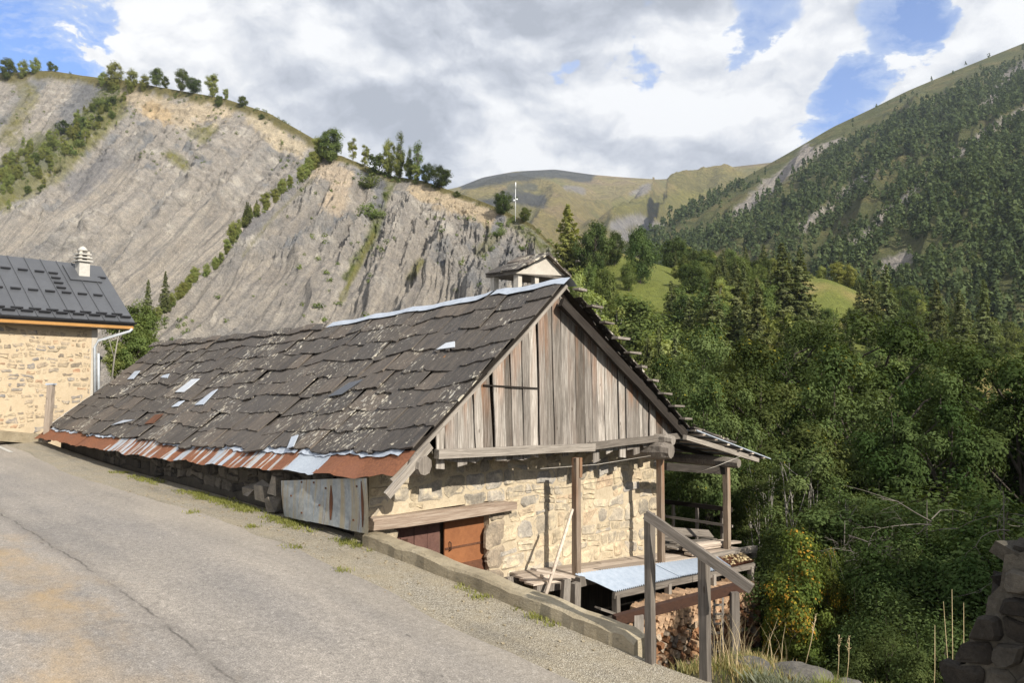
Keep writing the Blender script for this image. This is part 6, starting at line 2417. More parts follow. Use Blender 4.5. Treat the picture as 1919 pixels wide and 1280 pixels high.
def broad_tree(seed, h, rx, rz, zc, clumps, leaves, lsize, mat, bark, asp=.62, cr=.30, name='tree', open_=0.0, flat=.75, trunk_r=None, lean=0.0, stems=1):
    rng = np.random.default_rng(seed)
    rr = random.Random(seed)
    cs = []
    tries = 0
    while len(cs) < clumps and tries < 4000:
        tries += 1
        d = rng.normal(size=3); d /= np.linalg.norm(d)
        k = rng.uniform(.35, 1.0) ** .6
        p = np.array([d[0] * rx * k, d[1] * rx * k, d[2] * rz * k])
        # lobed outline
        ang = math.atan2(p[1], p[0])
        lob = 1 + .18 * math.sin(3 * ang + seed) + .14 * math.sin(5 * ang + 2 * seed + d[2] * 3) + .10 * rng.normal()
        p[:2] *= lob
        if p[2] < -rz * .25:
            p[:2] *= .75
        p = p + np.array([lean * (p[2] + rz), 0, zc])
        if open_ and rng.random() < open_ * .5:
            continue
        cs.append(p)
    cs = np.array(cs)
    per = rng.multinomial(leaves, rng.dirichlet(np.ones(len(cs)) * 6))
    Cc, Nn, Col = [], [], []
    for c, m_ in zip(cs, per):
        r0 = cr * rx * rng.uniform(.65, 1.35)
        d = rng.normal(size=(m_, 3)); d /= np.linalg.norm(d, axis=1, keepdims=True)
        k = rng.uniform(0, 1, m_) ** .45
        q = d * (k * r0)[:, None]
        q[:, 2] *= flat
        # secondary lumps inside a clump
        q += 0.18 * r0 * np.stack([np.sin(q[:, 1] / r0 * 7 + seed), np.sin(q[:, 2] / r0 * 7), np.sin(q[:, 0] / r0 * 7)], 1)
        Cc.append(c + q)
        out = d * 1.15 + (c - np.array([0, 0, zc])) / (rx + rz) * .9 + np.array([0, 0, .45]) + rng.normal(size=(m_, 3)) * .34
        Nn.append(out)
        cl = rng.random()
        lf = rng.random(m_)
        yl = np.full(m_, rng.random())
        Col.append(np.stack([np.full(m_, cl), lf, np.clip(yl + rng.normal(size=m_) * .12, 0, 1)], 1))
    P, F, CL = leaf_quads(np.concatenate(Cc), np.concatenate(Nn), lsize, asp, np.concatenate(Col), rng)
    crown = np_mesh(name + '_crown', P, F, M[mat], False, CL)
    mb = MB()
    tr = trunk_r or h * .018
    for st in range(stems):
        ox, oy = (0, 0) if stems == 1 else (rr.uniform(-.12, .12) * rx, rr.uniform(-.12, .12) * rx)
        kx, ky = rr.uniform(-.05, .05) * h, rr.uniform(-.05, .05) * h
        if stems > 1:
            kx, ky = rr.uniform(-.35, .35) * rx, rr.uniform(-.35, .35) * rx
        pts = [(ox, oy, -h * .04), (ox + kx * .1, oy + ky * .1, h * .08), (ox + kx * .4, oy + ky * .4, h * .32), (ox + kx * .8, oy + ky * .75, h * .58), (ox + kx, oy + ky, h * .88)]
        pts = [(x + lean * z * .5, y, z) for x, y, z in pts]
        mb.tube(pts, [tr * 1.3, tr, tr * .8, tr * .5, tr * .12], 7, caps=False, jit=.06)
        lim = cs[np.argsort(rng.random(len(cs)))[:max(6, len(cs) // (2 * stems))]]
        for c in lim:
            z0 = min(max(c[2] - rr.uniform(.12, .3) * h, h * .12), h * .8)
            k = z0 / (h * .88)
            b0 = Vector(pts[1]).lerp(Vector(pts[4]), k)
            b0.z = z0
            mid = b0.lerp(Vector(c), .5) + Vector((rr.uniform(-.04, .04) * h, rr.uniform(-.04, .04) * h, rr.uniform(.0, .04) * h))
            mb.tube([b0, mid, Vector(c)], [tr * .42, tr * .26, tr * .06], 5, caps=False)
    trunk = mb.mesh(name + '_trunk', M[bark])
    return trunk, crown


def conifer(seed, h, r, tiers, per, lsize, mat, bark, name='larch', droop=.28, base=.06):
    rng = np.random.default_rng(seed)
    Cc, Nn, Col = [], [], []
    mb = MB()
    mb.tube([(0, 0, -h * .03), (0, 0, h * .5), (0, 0, h * .98)], [h * .016, h * .009, h * .001], 6, caps=False)
    for i in range(tiers):
        f = (i + rng.uniform(-.3, .3)) / tiers
        z = h * (base + (1 - base) * f)
        R = r * (1 - f) ** .82 * (1.0 if f > .12 else .75 + 2 * f)
        nb = max(3, int(6.5 * (1 - f) + 3))
        a0 = rng.uniform(0, 6.28)
        for j in range(nb):
            a = a0 + 2 * math.pi * j / nb + rng.uniform(-.3, .3)
            L = R * rng.uniform(.62, 1.12)
            if rng.random() < .10:
                L *= .5
            m_ = max(4, int(per * (.25 + L / r)))
            k = rng.uniform(0.12, 1, m_) ** .8
            sag = -droop * L * k ** 1.5 + .10 * L * k ** 3
            side = rng.normal(size=m_) * L * .12 * (1.15 - k * .6)
            x = cos(a) * L * k - sin(a) * side
            y = sin(a) * L * k + cos(a) * side
            zz = z + sag + rng.normal(size=m_) * h * .006 - np.abs(side) * .25
            Cc.append(np.stack([x, y, zz], 1))
            Nn.append(np.stack([cos(a) * .8 + rng.normal(size=m_) * .4, sin(a) * .8 + rng.normal(size=m_) * .4, np.full(m_, .8)], 1))
            cl = rng.random()
            Col.append(np.stack([np.full(m_, cl), rng.random(m_), np.zeros(m_)], 1))
            if L > r * .35 and j % 2 == 0:
                mb.tube([(0, 0, z), (cos(a) * L * .8, sin(a) * L * .8, z - droop * L * .6)], [h * .003, h * .001], 3, caps=False)
    P, F, CL = leaf_quads(np.concatenate(Cc), np.concatenate(Nn), lsize, .42, np.concatenate(Col), rng, droop=.35)
    return mb.mesh(name + '_trunk', M[bark]), np_mesh(name + '_crown', P, F, M[mat], False, CL)


# prototypes (trunk, crown): 10 m tall unless noted
PROTO = {
    'broad': [broad_tree(201, 10, 3.0, 4.6, 5.2, 60, 8500, .36, 'leaf_mid', 'bark', cr=.40), broad_tree(202, 10, 3.4, 4.5, 5.1, 66, 9000, .36, 'leaf_mid', 'bark', cr=.36), broad_tree(203, 10, 2.7, 4.6, 5.2, 56, 8000, .34, 'leaf_mid', 'bark', cr=.42)],
    'light': [broad_tree(211, 10, 2.7, 4.6, 5.2, 56, 8000, .34, 'leaf_light', 'bark', cr=.40), broad_tree(212, 10, 2.3, 4.7, 5.2, 50, 7500, .33, 'leaf_light', 'bark', cr=.44)],
    'round': [broad_tree(221, 10, 3.9, 4.8, 5.0, 90, 11000, .36, 'leaf_dark', 'bark', cr=.32), broad_tree(222, 10, 4.3, 4.7, 4.9, 96, 11000, .36, 'leaf_dark', 'bark', cr=.32)],
    'birch': [broad_tree(231, 10, 1.7, 4.7, 5.2, 40, 5000, .28, 'leaf_light', 'pale_bark', cr=.46), broad_tree(232, 10, 1.5, 4.6, 5.3, 36, 4600, .28, 'leaf_light', 'pale_bark', cr=.48)],
    'poplar': [broad_tree(241, 10, .85, 4.9, 5.3, 34, 2600, .26, 'leaf_mid', 'bark', cr=.75, flat=1.2), broad_tree(242, 10, .75, 4.9, 5.3, 30, 2400, .26, 'leaf_mid', 'bark', cr=.8, flat=1.3)],
    'pale_larch': [conifer(254, 10, 2.7, 34, 60, .38, 'leaf_light', 'bark', droop=.15)],
    'larch': [conifer(251, 10, 2.3, 30, 40, .36, 'leaf_larch', 'bark'), conifer(252, 10, 1.9, 32, 38, .34, 'leaf_larch', 'bark', droop=.36), conifer(253, 10, 2.6, 28, 44, .38, 'leaf_larch', 'bark', droop=.2)],
    'bush': [broad_tree(261, 2.0, 1.25, .95, .95, 22, 1300, .20, 'leaf_mid', 'bark', cr=.42, stems=3, trunk_r=.03), broad_tree(262, 2.0, 1.1, 1.0, .95, 20, 1200, .20, 'leaf_dark', 'bark', cr=.42, stems=3, trunk_r=.03)],
}


def joined(kind, i, name):
    """trunk and crown in one mesh for trees too far away to show their parts"""
    tr, cr = PROTO[kind][i]
    me = bpy.data.meshes.new(name)
    nv = len(cr.vertices); nt = len(tr.vertices)
    V1 = np.empty(nv * 3, np.float32); cr.vertices.foreach_get('co', V1)
    V2 = np.empty(nt * 3, np.float32); tr.vertices.foreach_get('co', V2)
    vs = np.concatenate([V1.reshape(-1, 3), V2.reshape(-1, 3)])
    fs = [tuple(p.vertices) for p in cr.polygons] + [tuple(v + nv for v in p.vertices) for p in tr.polygons]
    me.from_pydata(vs.tolist(), [], fs)
    me.materials.append(cr.materials[0]); me.materials.append(tr.materials[0])
    me.polygons.foreach_set('material_index', [0] * len(cr.polygons) + [1] * len(tr.polygons))
    a = me.color_attributes.new('Col', 'FLOAT_COLOR', 'POINT')
    c = np.zeros((len(vs), 4), np.float32)
    t_ = np.empty(nv * 4, np.float32); cr.color_attributes['Col'].data.foreach_get('color', t_)
    c[:nv] = t_.reshape(-1, 4)
    a.data.foreach_set('color', c.ravel())
    me.update()
    return me


JOINED = {}
NAMES = {'broad': ('broadleaf_tree', 'tree'), 'light': ('broadleaf_tree', 'tree'), 'round': ('broadleaf_tree', 'tree'), 'birch': ('birch_tree', 'tree'), 'poplar': ('poplar_tree', 'tree'), 'larch': ('larch_tree', 'tree'), 'pale_larch': ('larch_tree', 'tree'), 'bush': ('bush', 'bush')}
trng = random.Random(31)


def plant(kind, base, height, label, group=None, parts=True, wide=1.0, var=None, sink=.1):
    i = trng.randrange(len(PROTO[kind])) if var is None else var
    s = height / (2.0 if kind == 'bush' else 10.0)
    name, cat = NAMES[kind]
    mw = Matrix.Translation(Vector(base) + Vector((0, 0, -sink))) @ Matrix.Rotation(trng.uniform(0, 6.28), 4, 'Z') @ Matrix.Diagonal((s * wide, s * wide * trng.uniform(.9, 1.1), s, 1))
    if not parts:
        key = (kind, i)
        if key not in JOINED:
            JOINED[key] = joined(kind, i, name)
        return add_obj(name, JOINED[key], None, mw, label, cat, group)
    r = add_obj(name, None, None, mw, label, cat, group)
    tr, cr = PROTO[kind][i]
    add_obj('trunk' if kind != 'bush' else 'stems', tr, r)
    add_obj('crown', cr, r)
    return r


def top_height(base, px, py_top):
    """height so that the crown's top meets the given image row"""
    d = base.y
    return max(.5, at(px, py_top, d).z - base.z)


# trees along the crests: (kind, px, base row, top row, surface, label)
CRESTA = [('broad', 14, 150, 108, 'dark clump tree at the left end of the cliff crest'), ('light', 42, 148, 110, 'second tree from the left on the cliff crest'), ('light', 66, 140, 106, 'third tree from the left on the cliff crest'),
          ('broad', 93, 134, 113, 'small lone tree on the crest left of the blue gap'), ('broad', 104, 135, 119, 'tiny tree beside the small lone crest tree'),
          ('light', 190, 160, 132, 'small pale tree at the top of the wooded gully'), ('light', 213, 168, 114, 'biggest light green tree at the top of the wooded gully'), ('light', 246, 175, 128, 'rounded pale tree right of the biggest gully tree'), ('light', 270, 168, 138, 'small pale tree on the crest before the dark round tree'),
          ('broad', 292, 158, 125, 'dark round tree on the left cliff crest'), ('broad', 309, 167, 140, 'small green tree touching the dark round crest tree'), ('broad', 342, 166, 128, 'dark cone shaped crest tree left of the tall round one'), ('round', 361, 173, 141, 'low dark tree between the cone shaped and tall round ones'),
          ('light', 396, 182, 135, 'tall rounded tree standing out on the cliff crest'), ('light', 424, 182, 163, 'small brownish sapling right of the tall rounded crest tree'), ('broad', 410, 200, 176, 'small tree growing at the cliff edge below the crest'), ('broad', 454, 200, 177, 'lone small bush tree on the descending grassy crest'), ('bush', 493, 222, 212, 'tiny shrub on the grassy crest edge')]
for kind, px, pb, pt, lab in CRESTA:
    b_ = surf_a.pick(px, pb)
    plant(kind, b_, top_height(b_, px, pt), lab, None, False, sink=.6)
CRESTB = [('light', 588, 300, 252, 'leaning pale tree left of the large crest tree'), ('broad', 620, 306, 236, 'large spreading tree at the top of the spur'), ('light', 600, 300, 262, 'pale tree tucked left under the large spreading tree'), ('birch', 662, 298, 250, 'left of two airy trees with thin stems on the spur'), ('birch', 684, 312, 262, 'right of two airy trees with thin stems on the spur'),
          ('bush', 708, 326, 286, 'grey green bushy tree below the two airy trees'), ('light', 731, 322, 258, 'tall rounded tree left of the slender poplars'), ('poplar', 752, 316, 246, 'tallest slender poplar beside the rounded tree'), ('light', 746, 328, 276, 'pale birch in front of the tallest poplar'), ('poplar', 768, 318, 266, 'short middle poplar between the two tall ones'),
          ('poplar', 785, 318, 256, 'slender poplar furthest right on the spur'), ('broad', 768, 326, 292, 'small dark tree at the foot of the poplars'), ('light', 781, 336, 302, 'pale shrub below the right hand poplar'), ('round', 800, 338, 300, 'dark tree between the poplars and the big round bush'), ('round', 828, 348, 304, 'big dark round tree at the right end of the spur wood'),
          ('bush', 814, 350, 338, 'low dark shrub under the big round spur tree'), ('bush', 856, 368, 354, 'low shrub on the cliff edge right of the spur wood'), ('round', 943, 400, 353, 'dark bushy tree just left of the antenna mast'), ('broad', 985, 412, 383, 'small green tree right of the antenna mast'),
          ('bush', 960, 418, 404, 'low dark bush at the foot of the mast'), ('bush', 936, 440, 420, 'shrub on the cliff edge below the mast'), ('bush', 690, 352, 322, 'dark shrub hanging at the head of the grassy gully'), ('bush', 694, 408, 376, 'shrub halfway down the grassy gully')]
for kind, px, pb, pt, lab in CRESTB:
    b_ = surf_b.pick(px, pb)
    plant(kind, b_, top_height(b_, px, pt), lab, None, kind in ('round', 'broad') and pb - pt > 40, wide=.72 if px in (731, 746, 768, 800) else 1.0, sink=.8)
# the wooded strip on the left cliff
grp = 'trees in the strip on the left cliff'
k = 0
for i in range(130):
    f = (i + trng.random()) / 130
    px = np.interp(f, [0, .35, .7, 1], [222, 160, 62, -25]) + trng.gauss(0, 1) * np.interp(f, [0, .3, .7, 1], [10, 16, 26, 26])
    py = np.interp(f, [0, .35, .7, 1], [165, 250, 312, 365]) + trng.gauss(0, 1) * np.interp(f, [0, .3, .7, 1], [8, 12, 17, 16])
    b_ = surf_a.pick(px, py)
    kind = trng.choice(['light', 'light', 'birch', 'light', 'birch', 'broad', 'bush' if f < .5 else 'light'])
    hh = trng.uniform(16, 30) if f > .35 else trng.uniform(9, 20)
    h = hh / FPX * b_.y
    plant(kind, b_, h, '%s in the %s of the wooded cliff strip, %s' % ({'light': 'light green small tree', 'birch': 'thin pale birch', 'broad': 'darker green tree', 'bush': 'low bush'}[kind], ['top quarter', 'upper middle', 'lower middle', 'bottom quarter'][min(3, int(f * 4))], 'left side' if px < np.interp(f, [0, .35, .7, 1], [222, 160, 62, -25]) else 'right side'), grp, False, sink=.5)
# along the rib of the spur
grp = 'trees along the rib of the spur'
for i in range(100):
    f = (i + trng.random() * .9) / 100
    px = np.interp(f, [0, .25, .55, 1], [592, 520, 400, 258]) + trng.gauss(0, 5)
    py = np.interp(f, [0, .25, .55, 1], [302, 356, 448, 572]) + trng.gauss(0, 2.5)
    b_ = surf_b.pick(px, py)
    if f < .10:
        kind, hh = trng.choice(['light', 'birch', 'larch']), trng.uniform(28, 44)
    elif f < .32:
        kind, hh = trng.choice(['light', 'birch', 'light', 'birch', 'larch']), trng.uniform(18, 34)
    elif f < .55:
        kind, hh = trng.choice(['larch', 'light', 'light', 'birch']), trng.uniform(20, 44)
    else:
        kind, hh = trng.choice(['light', 'birch', 'light', 'larch']), trng.uniform(16, 32)
    plant(kind, b_, hh / FPX * b_.y, '%s %s in the %s of the wooded rib between cliffs' % ('taller' if hh > 28 else 'shorter', {'larch': 'pointed larch', 'birch': 'thin birch', 'broad': 'dark leafy tree', 'light': 'light leafy tree'}[kind], ['top fifth', 'second fifth', 'middle', 'fourth fifth', 'bottom fifth'][min(4, int(f * 5))]), grp, False, sink=.5)
for px, pb, pt, lab in [(266, 600, 522, 'dark pointed tree at the foot of the wooded rib'), (290, 560, 506, 'slim pointed larch near the foot of the wooded rib')]:
    b_ = surf_b.pick(px, pb); plant('larch', b_, top_height(b_, px, pt), lab, None, False)
# scrub dotted over the cliffs, one mass
mbv, mbf_, mbc = [], [], []
rng5 = np.random.default_rng(5)
for surf, cand, n in [(surf_b, [(690, 400, 20, 40), (700, 470, 14, 40), (900, 430, 40, 26), (960, 450, 50, 30), (1000, 470, 30, 30), (880, 500, 40, 30), (600, 560, 60, 40), (330, 610, 40, 10), (820, 400, 50, 20), (620, 430, 30, 60), (540, 345, 14, 12), (470, 395, 14, 12), (420, 432, 14, 10), (360, 485, 14, 12), (300, 535, 14, 10), (700, 330, 20, 8), (770, 335, 30, 5)], 300),
                      (surf_a, [(60, 180, 60, 26), (30, 240, 40, 40), (360, 240, 30, 14), (330, 300, 40, 20), (410, 195, 10, 12), (470, 210, 40, 8), (540, 290, 16, 20), (90, 320, 40, 30), (240, 210, 20, 30), (200, 200, 16, 20), (160, 245, 18, 16), (110, 285, 20, 16), (60, 310, 22, 16), (10, 345, 22, 16), (215, 175, 14, 14), (350, 180, 60, 6), (130, 270, 24, 18)], 420)]:
    for i in range(n):
        cx, cy, sx, sy = cand[rng5.integers(len(cand))]
        p = np.array(surf.pick(cx + rng5.normal() * sx, cy + rng5.normal() * sy))
        m_ = 34
        R = rng5.uniform(.35, 1.25)
        d = rng5.normal(size=(m_, 3)); d /= np.linalg.norm(d, axis=1, keepdims=True)
        C_ = p + np.array([0, 0, R * .5]) + d * R * rng5.uniform(.4, 1, (m_, 1)) * np.array([1, 1, .8])
        P_, F_, CL_ = leaf_quads(C_, d + np.array([0, 0, .6]), R * .5, .7, np.stack([np.full(m_, rng5.random()), rng5.random(m_), np.zeros(m_)], 1), rng5)
        mbf_.append(F_ + sum(len(x) for x in mbv)); mbv.append(P_); mbc.append(CL_)
add_obj('scrub', np_mesh('scrub', np.concatenate(mbv), np.concatenate(mbf_), M['leaf_mid'], False, np.concatenate(mbc)), kind='stuff')


# the wood on the far mountain slope, one mass
def far_wood():
    rng = np.random.default_rng(77)
    n = 12500
    idx = rng.choice(len(c_pts), n, p=c_wt)
    base = c_pts[idx] + rng.normal(size=(n, 3)) * np.array([4.5, 4.5, 0]) * np.clip(c_pts[idx, 1] / 600, .5, 1.6)[:, None]
    Yd = c_pts[idx, 1]
    # nearer trees carry more leaf clusters
    out_v, out_f, out_c = [], [], []
    off = 0
    for lo, hi, m_ in ((0, 420, 56), (420, 700, 36), (700, 5000, 22)):
        sel = (Yd >= lo) & (Yd < hi)
        bs = base[sel]
        k = len(bs)
        if not k:
            continue
        h = rng.uniform(5.5, 10.5, k) * np.where(rng.random(k) < .15, .6, 1.0)
        r = h * rng.uniform(.22, .36, k)
        cone = rng.random(k) < .55
        f = rng.uniform(0.05, 1, (k, m_))
        rad_ = np.where(cone[:, None], (1 - f) ** .75, np.sqrt(np.clip(1 - (2 * f - 1.0) ** 2, 0.02, 1))) * rng.uniform(.45, 1.05, (k, m_))
        a = rng.uniform(0, 2 * math.pi, (k, m_))
        X = bs[:, None, 0] + np.cos(a) * rad_ * r[:, None]
        Yy = bs[:, None, 1] + np.sin(a) * rad_ * r[:, None]
        Z = bs[:, None, 2] + h[:, None] * (f * .95 + .03) - .4
        C_ = np.stack([X, Yy, Z], 2).reshape(-1, 3)
        Nn = np.stack([np.cos(a), np.sin(a), np.full_like(a, .6)], 2).reshape(-1, 3) + rng.normal(size=(k * m_, 3)) * .35
        col = np.stack([np.repeat(rng.random(k), m_), rng.random(k * m_), np.zeros(k * m_)], 1)
        sz = np.repeat(h * (.21 if m_ > 50 else .26 if m_ > 30 else .33), m_)
        P_, F_, CL_ = leaf_quads(C_, Nn, sz, .8, col, rng)
        out_v.append(P_); out_f.append(F_ + off); out_c.append(CL_)
        off += len(P_)
    add_obj('mountain_wood', np_mesh('mountain_wood', np.concatenate(out_v), np.concatenate(out_f), M['leaf_far'], False, np.concatenate(out_c)), kind='stuff')


far_wood()

# ---- named trees round the meadow
for kind, px, pb, pt, Y, lab, wide in [('pale_larch', 1064, 466, 378, 185, 'tall pale conical tree alone on the meadow right of the mast', 1.15), ('round', 1114, 468, 407, 180, 'left dark round tree of the pair on the meadow', .66), ('round', 1152, 470, 428, 184, 'right smaller dark round tree of the meadow pair', .66),
                                       ('round', 1200, 512, 421, 165, 'large dark broad tree in the middle of the meadow edge', .66), ('broad', 1178, 514, 484, 160, 'green bush tree under the large dark meadow tree', .9), ('round', 1262, 500, 441, 215, 'dark rounded tree on the skyline right of the meadow', .9),
                                       ('light', 1570, 528, 488, 206, 'bright green tree row at the back of the small meadow, left one', 1.3), ('light', 1590, 530, 494, 206, 'bright green tree at the right of the small meadow', 1.2), ('light', 1540, 522, 497, 208, 'small bright tree at the left back of the small meadow', 1.2),
                                       ('broad', 1105, 520, 486, 150, 'small dark tree on the rocky bank below the meadow', .6), ('light', 1085, 560, 505, 140, 'yellow green tree on the rocky bank beside the chimney', .7), ('broad', 1135, 545, 498, 142, 'dark small tree in the middle of the rocky bank', .55),
                                       ('birch', 1110, 600, 530, 130, 'airy tree on the slope just right of the roof peak', 1.1), ('birch', 1150, 620, 555, 128, 'thin tree on the slope right of the barge board', 1.1), ('broad', 1190, 600, 552, 130, 'light crowned tree with spreading branches below the meadow', 1.2)]:
    p = at(px, pb, Y)
    gz = ground_z(p.x, p.y)
    b_ = Vector((p.x, p.y, gz))
    plant(kind, b_, top_height(b_, px, pt), lab, None, True, wide, sink=.3)
# poplar pair low behind the gable
for px, pt, lab in [(1215, 622, 'left slim conifer of the pair behind the barn gable'), (1236, 604, 'right slim conifer of the pair behind the barn gable')]:
    p = at(px, 760, 70); b_ = Vector((p.x, p.y, ground_z(p.x, p.y))); plant('larch', b_, top_height(b_, px, pt), lab, None, True, .55)

# ---- the wooded slope: rows by depth, each tree set on the ground
skyline = [(1075, 500), (1150, 520), (1230, 480), (1270, 446), (1340, 455), (1430, 452), (1500, 470), (1530, 520), (1610, 500), (1700, 515), (1800, 545), (1860, 560), (1919, 610), (2000, 640)]
slope_rows = [(262, 26, 1245, 1700, 0, 10, 15), (238, 30, 1235, 1850, 0, 10, 15), (215, 32, 1230, 1960, 6, 10, 15), (196, 30, 1225, 1970, 14, 10, 15), (178, 30, 1235, 1980, 24, 11, 16), (160, 30, 1150, 1980, 36, 11, 16), (143, 28, 1110, 1990, 55, 11, 16), (126, 26, 1090, 2000, 80, 10, 15), (108, 24, 1100, 2000, 108, 10, 15), (92, 20, 1120, 2010, 135, 10, 14), (76, 18, 1180, 2010, 165, 9, 13), (62, 15, 1210, 2020, 190, 9, 13)]
occ = []
lab_of = {'larch': 'tall dark green larch among the mixed wood on the slope behind the barn', 'broad': 'mid green broadleaf tree in the mixed wood behind the barn', 'light': 'light yellow green tree in the mixed wood behind the barn',
          'round': 'dark rounded tree in the mixed wood behind the barn', 'birch': 'thin pale stemmed birch in the mixed wood behind the barn'}
n_w = 0
topy_ok = lambda h: h > 8.0
short = {'larch': 'dark green larch', 'broad': 'mid green broadleaf tree', 'light': 'yellow green broadleaf tree', 'round': 'dark rounded tree', 'birch': 'thin birch'}
for Y, n, x0, x1, drop, h0, h1 in slope_rows:
    for i in range(n):
        px = x0 + (x1 - x0) * (i + trng.uniform(.1, .9)) / n
        Yj = Y * trng.uniform(.93, 1.07)
        p = at(px, 600, Yj)
        # leave the meadows open
        gz = ground_z(p.x, p.y)
        bx = proj([(p.x, p.y, gz)])[0][0]
        tops_ok = np.interp(px, *zip(*skyline)) + drop + trng.uniform(0, 34)
        h = at(px, tops_ok, Yj).z - gz
        if (Yj > 125 and px < 1250 and bx[1] < 600) or (1500 < px < 1605 and 175 < Yj < 215):
            continue
        if Yj < 185 and Yj > 120 and 1500 < px < 1605:
            h = min(h, at(px, 575, Yj).z - gz)
        if h < 3.0:
            continue
        h = min(h, trng.uniform(h0, h1) * 1.35)
        kind = trng.choices(['larch', 'broad', 'light', 'round', 'birch'], [5.0 if px > 1330 else 2.2, 2.4, .7, 1.6, .7])[0]
        if kind != 'larch' and topy_ok(h):
            h *= trng.uniform(.72, .95)
        topy = proj([(p.x, p.y, gz + h)])[0][0][1]
        size = 'tall' if h > 13 else ('small' if h < 7.5 else 'middling')
        reg = ['by the barn roof peak', 'below the sloping meadow', 'behind the yellowish ash', 'below the small meadow', 'right of the small meadow', 'at the far right'][int(np.searchsorted([1215, 1330, 1480, 1610, 1760], px))]
        lev = 'on the skyline' if topy < np.interp(px, *zip(*skyline)) + 26 else ('halfway up the wood' if topy < np.interp(px, *zip(*skyline)) + 95 else 'low in the wood')
        lab = '%s %s %s %s' % (size, short[kind], lev, reg)
        plant(kind, Vector((p.x, p.y, gz)), h, lab, 'trees of the mixed wood behind the barn', True, trng.uniform(.85, 1.2))
        n_w += 1
print('wood trees', n_w)
# hand placed larches that stand out
for px, pt, Y, h, lab in [(1385, 500, 118, 13, 'broad dark larch left of the larch group in the wood'), (1420, 516, 112, 13, 'middle larch of the dark group in the wood'), (1468, 450, 150, 17, 'tallest larch on the skyline of the wood'), (1502, 462, 150, 16, 'second tall larch just right of the tallest'),
                          (1630, 500, 150, 14, 'dark layered larch right of the small meadow'), (1662, 492, 152, 15, 'taller larch behind the layered one'), (1755, 520, 140, 14, 'wide dark larch in the right of the wood'), (1845, 520, 130, 17, 'pointed dark larch standing clear at the right'), (1800, 540, 128, 15, 'broad larch left of the pointed clear one'), (1335, 520, 115, 12, 'dark larch above the bright ash crown')]:
    p = at(px, 600, Y); gz = ground_z(p.x, p.y)
    b_ = Vector((p.x, p.y, gz))
    plant('larch', b_, top_height(b_, px, pt), lab, None, True, trng.uniform(.95, 1.2))

# ---- large near trees
NEAR = {
    'ash': [broad_tree(301, 13, 3.0, 5.2, 7.6, 88, 46000, .155, 'leaf_near', 'bark', cr=.27, stems=3, trunk_r=.13, asp=.5), broad_tree(302, 13, 3.4, 5.0, 7.8, 96, 46000, .16, 'leaf_deep', 'bark', cr=.24, stems=2, trunk_r=.15, asp=.5)],
    'thin': [broad_tree(303, 9, 1.6, 4.2, 4.8, 64, 16000, .12, 'leaf_near', 'pale_bark', cr=.30, stems=4, trunk_r=.05, asp=.5, open_=.5)],
    'shrub': [broad_tree(304, 6, 1.7, 2.7, 3.1, 80, 30000, .095, 'leaf_deep', 'bark', cr=.32, stems=5, trunk_r=.03, asp=.5), broad_tree(305, 6, 2.0, 2.6, 3.0, 84, 30000, .095, 'leaf_dark', 'bark', cr=.30, stems=5, trunk_r=.03, asp=.5)],
    'autumn': [broad_tree(306, 5.5, .95, 2.5, 2.9, 80, 20000, .085, 'leaf_yellow', 'bark', cr=.42, stems=4, trunk_r=.025, asp=.7)],
}
NH = {'ash': 13, 'thin': 9, 'shrub': 6, 'autumn': 5.5}


def near(kind, i, px, py_top, Y, label, wide=1.0, name='broadleaf_tree', cat='tree', hh=None, group=None):
    p = at(px, 700, Y)
    gz = ground_z(p.x, p.y)
    top = at(px, py_top, Y).z
    h = top - gz if hh is None else hh
    base = gz if hh is None else top - hh
    s = h / NH[kind]
    mw = Matrix.Translation((p.x, p.y, base - .1)) @ Matrix.Rotation(trng.uniform(0, 6.28), 4, 'Z') @ Matrix.Diagonal((s * wide, s * wide, s, 1))
    r = add_obj(name, None, None, mw, label, cat, group)
    tr, cr = NEAR[kind][i]
    add_obj('trunk' if cat == 'tree' else 'stems', tr, r)
    add_obj('crown', cr, r)


near('ash', 0, 1395, 628, 27, 'large yellowish green ash tree right behind the barn', 1.0)
near('ash', 0, 1330, 700, 24, 'leafy tree close behind the porch roof', .85)
near('ash', 1, 1640, 590, 34, 'large dark green tree in the middle of the right hand wood', 1.0)
near('ash', 0, 1555, 640, 30, 'green tree between the yellowish ash and the large dark one', .9)
near('ash', 1, 1840, 640, 27, 'dark green tree at the right edge of the wood', .95)
near('ash', 1, 1950, 655, 25, 'tree cut by the right edge of the picture', .9)
near('ash', 1, 1735, 690, 25, 'lower dark tree between the two large dark ones', .85)
near('ash', 0, 1335, 600, 46, 'bright green crown peeping above the yellowish ash', .9)
near('ash', 1, 1500, 600, 50, 'green crown behind the yellowish ash', .95)
near('ash', 1, 1780, 640, 46, 'dim green crown behind the right hand trees', .95)
near('ash', 0, 1240, 660, 44, 'dark leafy tree seen just right of the barge board', .8)
for x_, y_, h_, lab in [(11.9, 8.3, 9.5, 'bushy ash tree added for shade low on the bank outside the right side'), (10.6, 9.0, 8.0, 'small ash tree added for shade just outside the right edge of the picture'), (13.6, 6.8, 10.5, 'leafy ash tree added for shade nearest the road outside the right side'), (15.6, 8.8, 13, 'leafy ash tree added for shade beyond the nearest one outside the right side'),
                        (18.2, 11.2, 13.5, 'tall ash tree added for shade further down the bank outside the right side'), (21.5, 13.5, 14, 'tall ash tree added for shade furthest down the bank outside the right side')]:
    gz_ = ground_z(x_, y_)  # unseen trees, added to cast shade over the lower right of the wood
    r_ = add_obj('broadleaf_tree', None, None, T((x_, y_, gz_ - .1), x_, h_ / 13.0), lab, 'tree')
    add_obj('trunk', NEAR['ash'][1][0], r_)
    add_obj('crown', NEAR['ash'][1][1], r_)
near('thin', 0, 1425, 830, 22.5, 'thin grey stemmed tree right of the porch roof', 1.0)
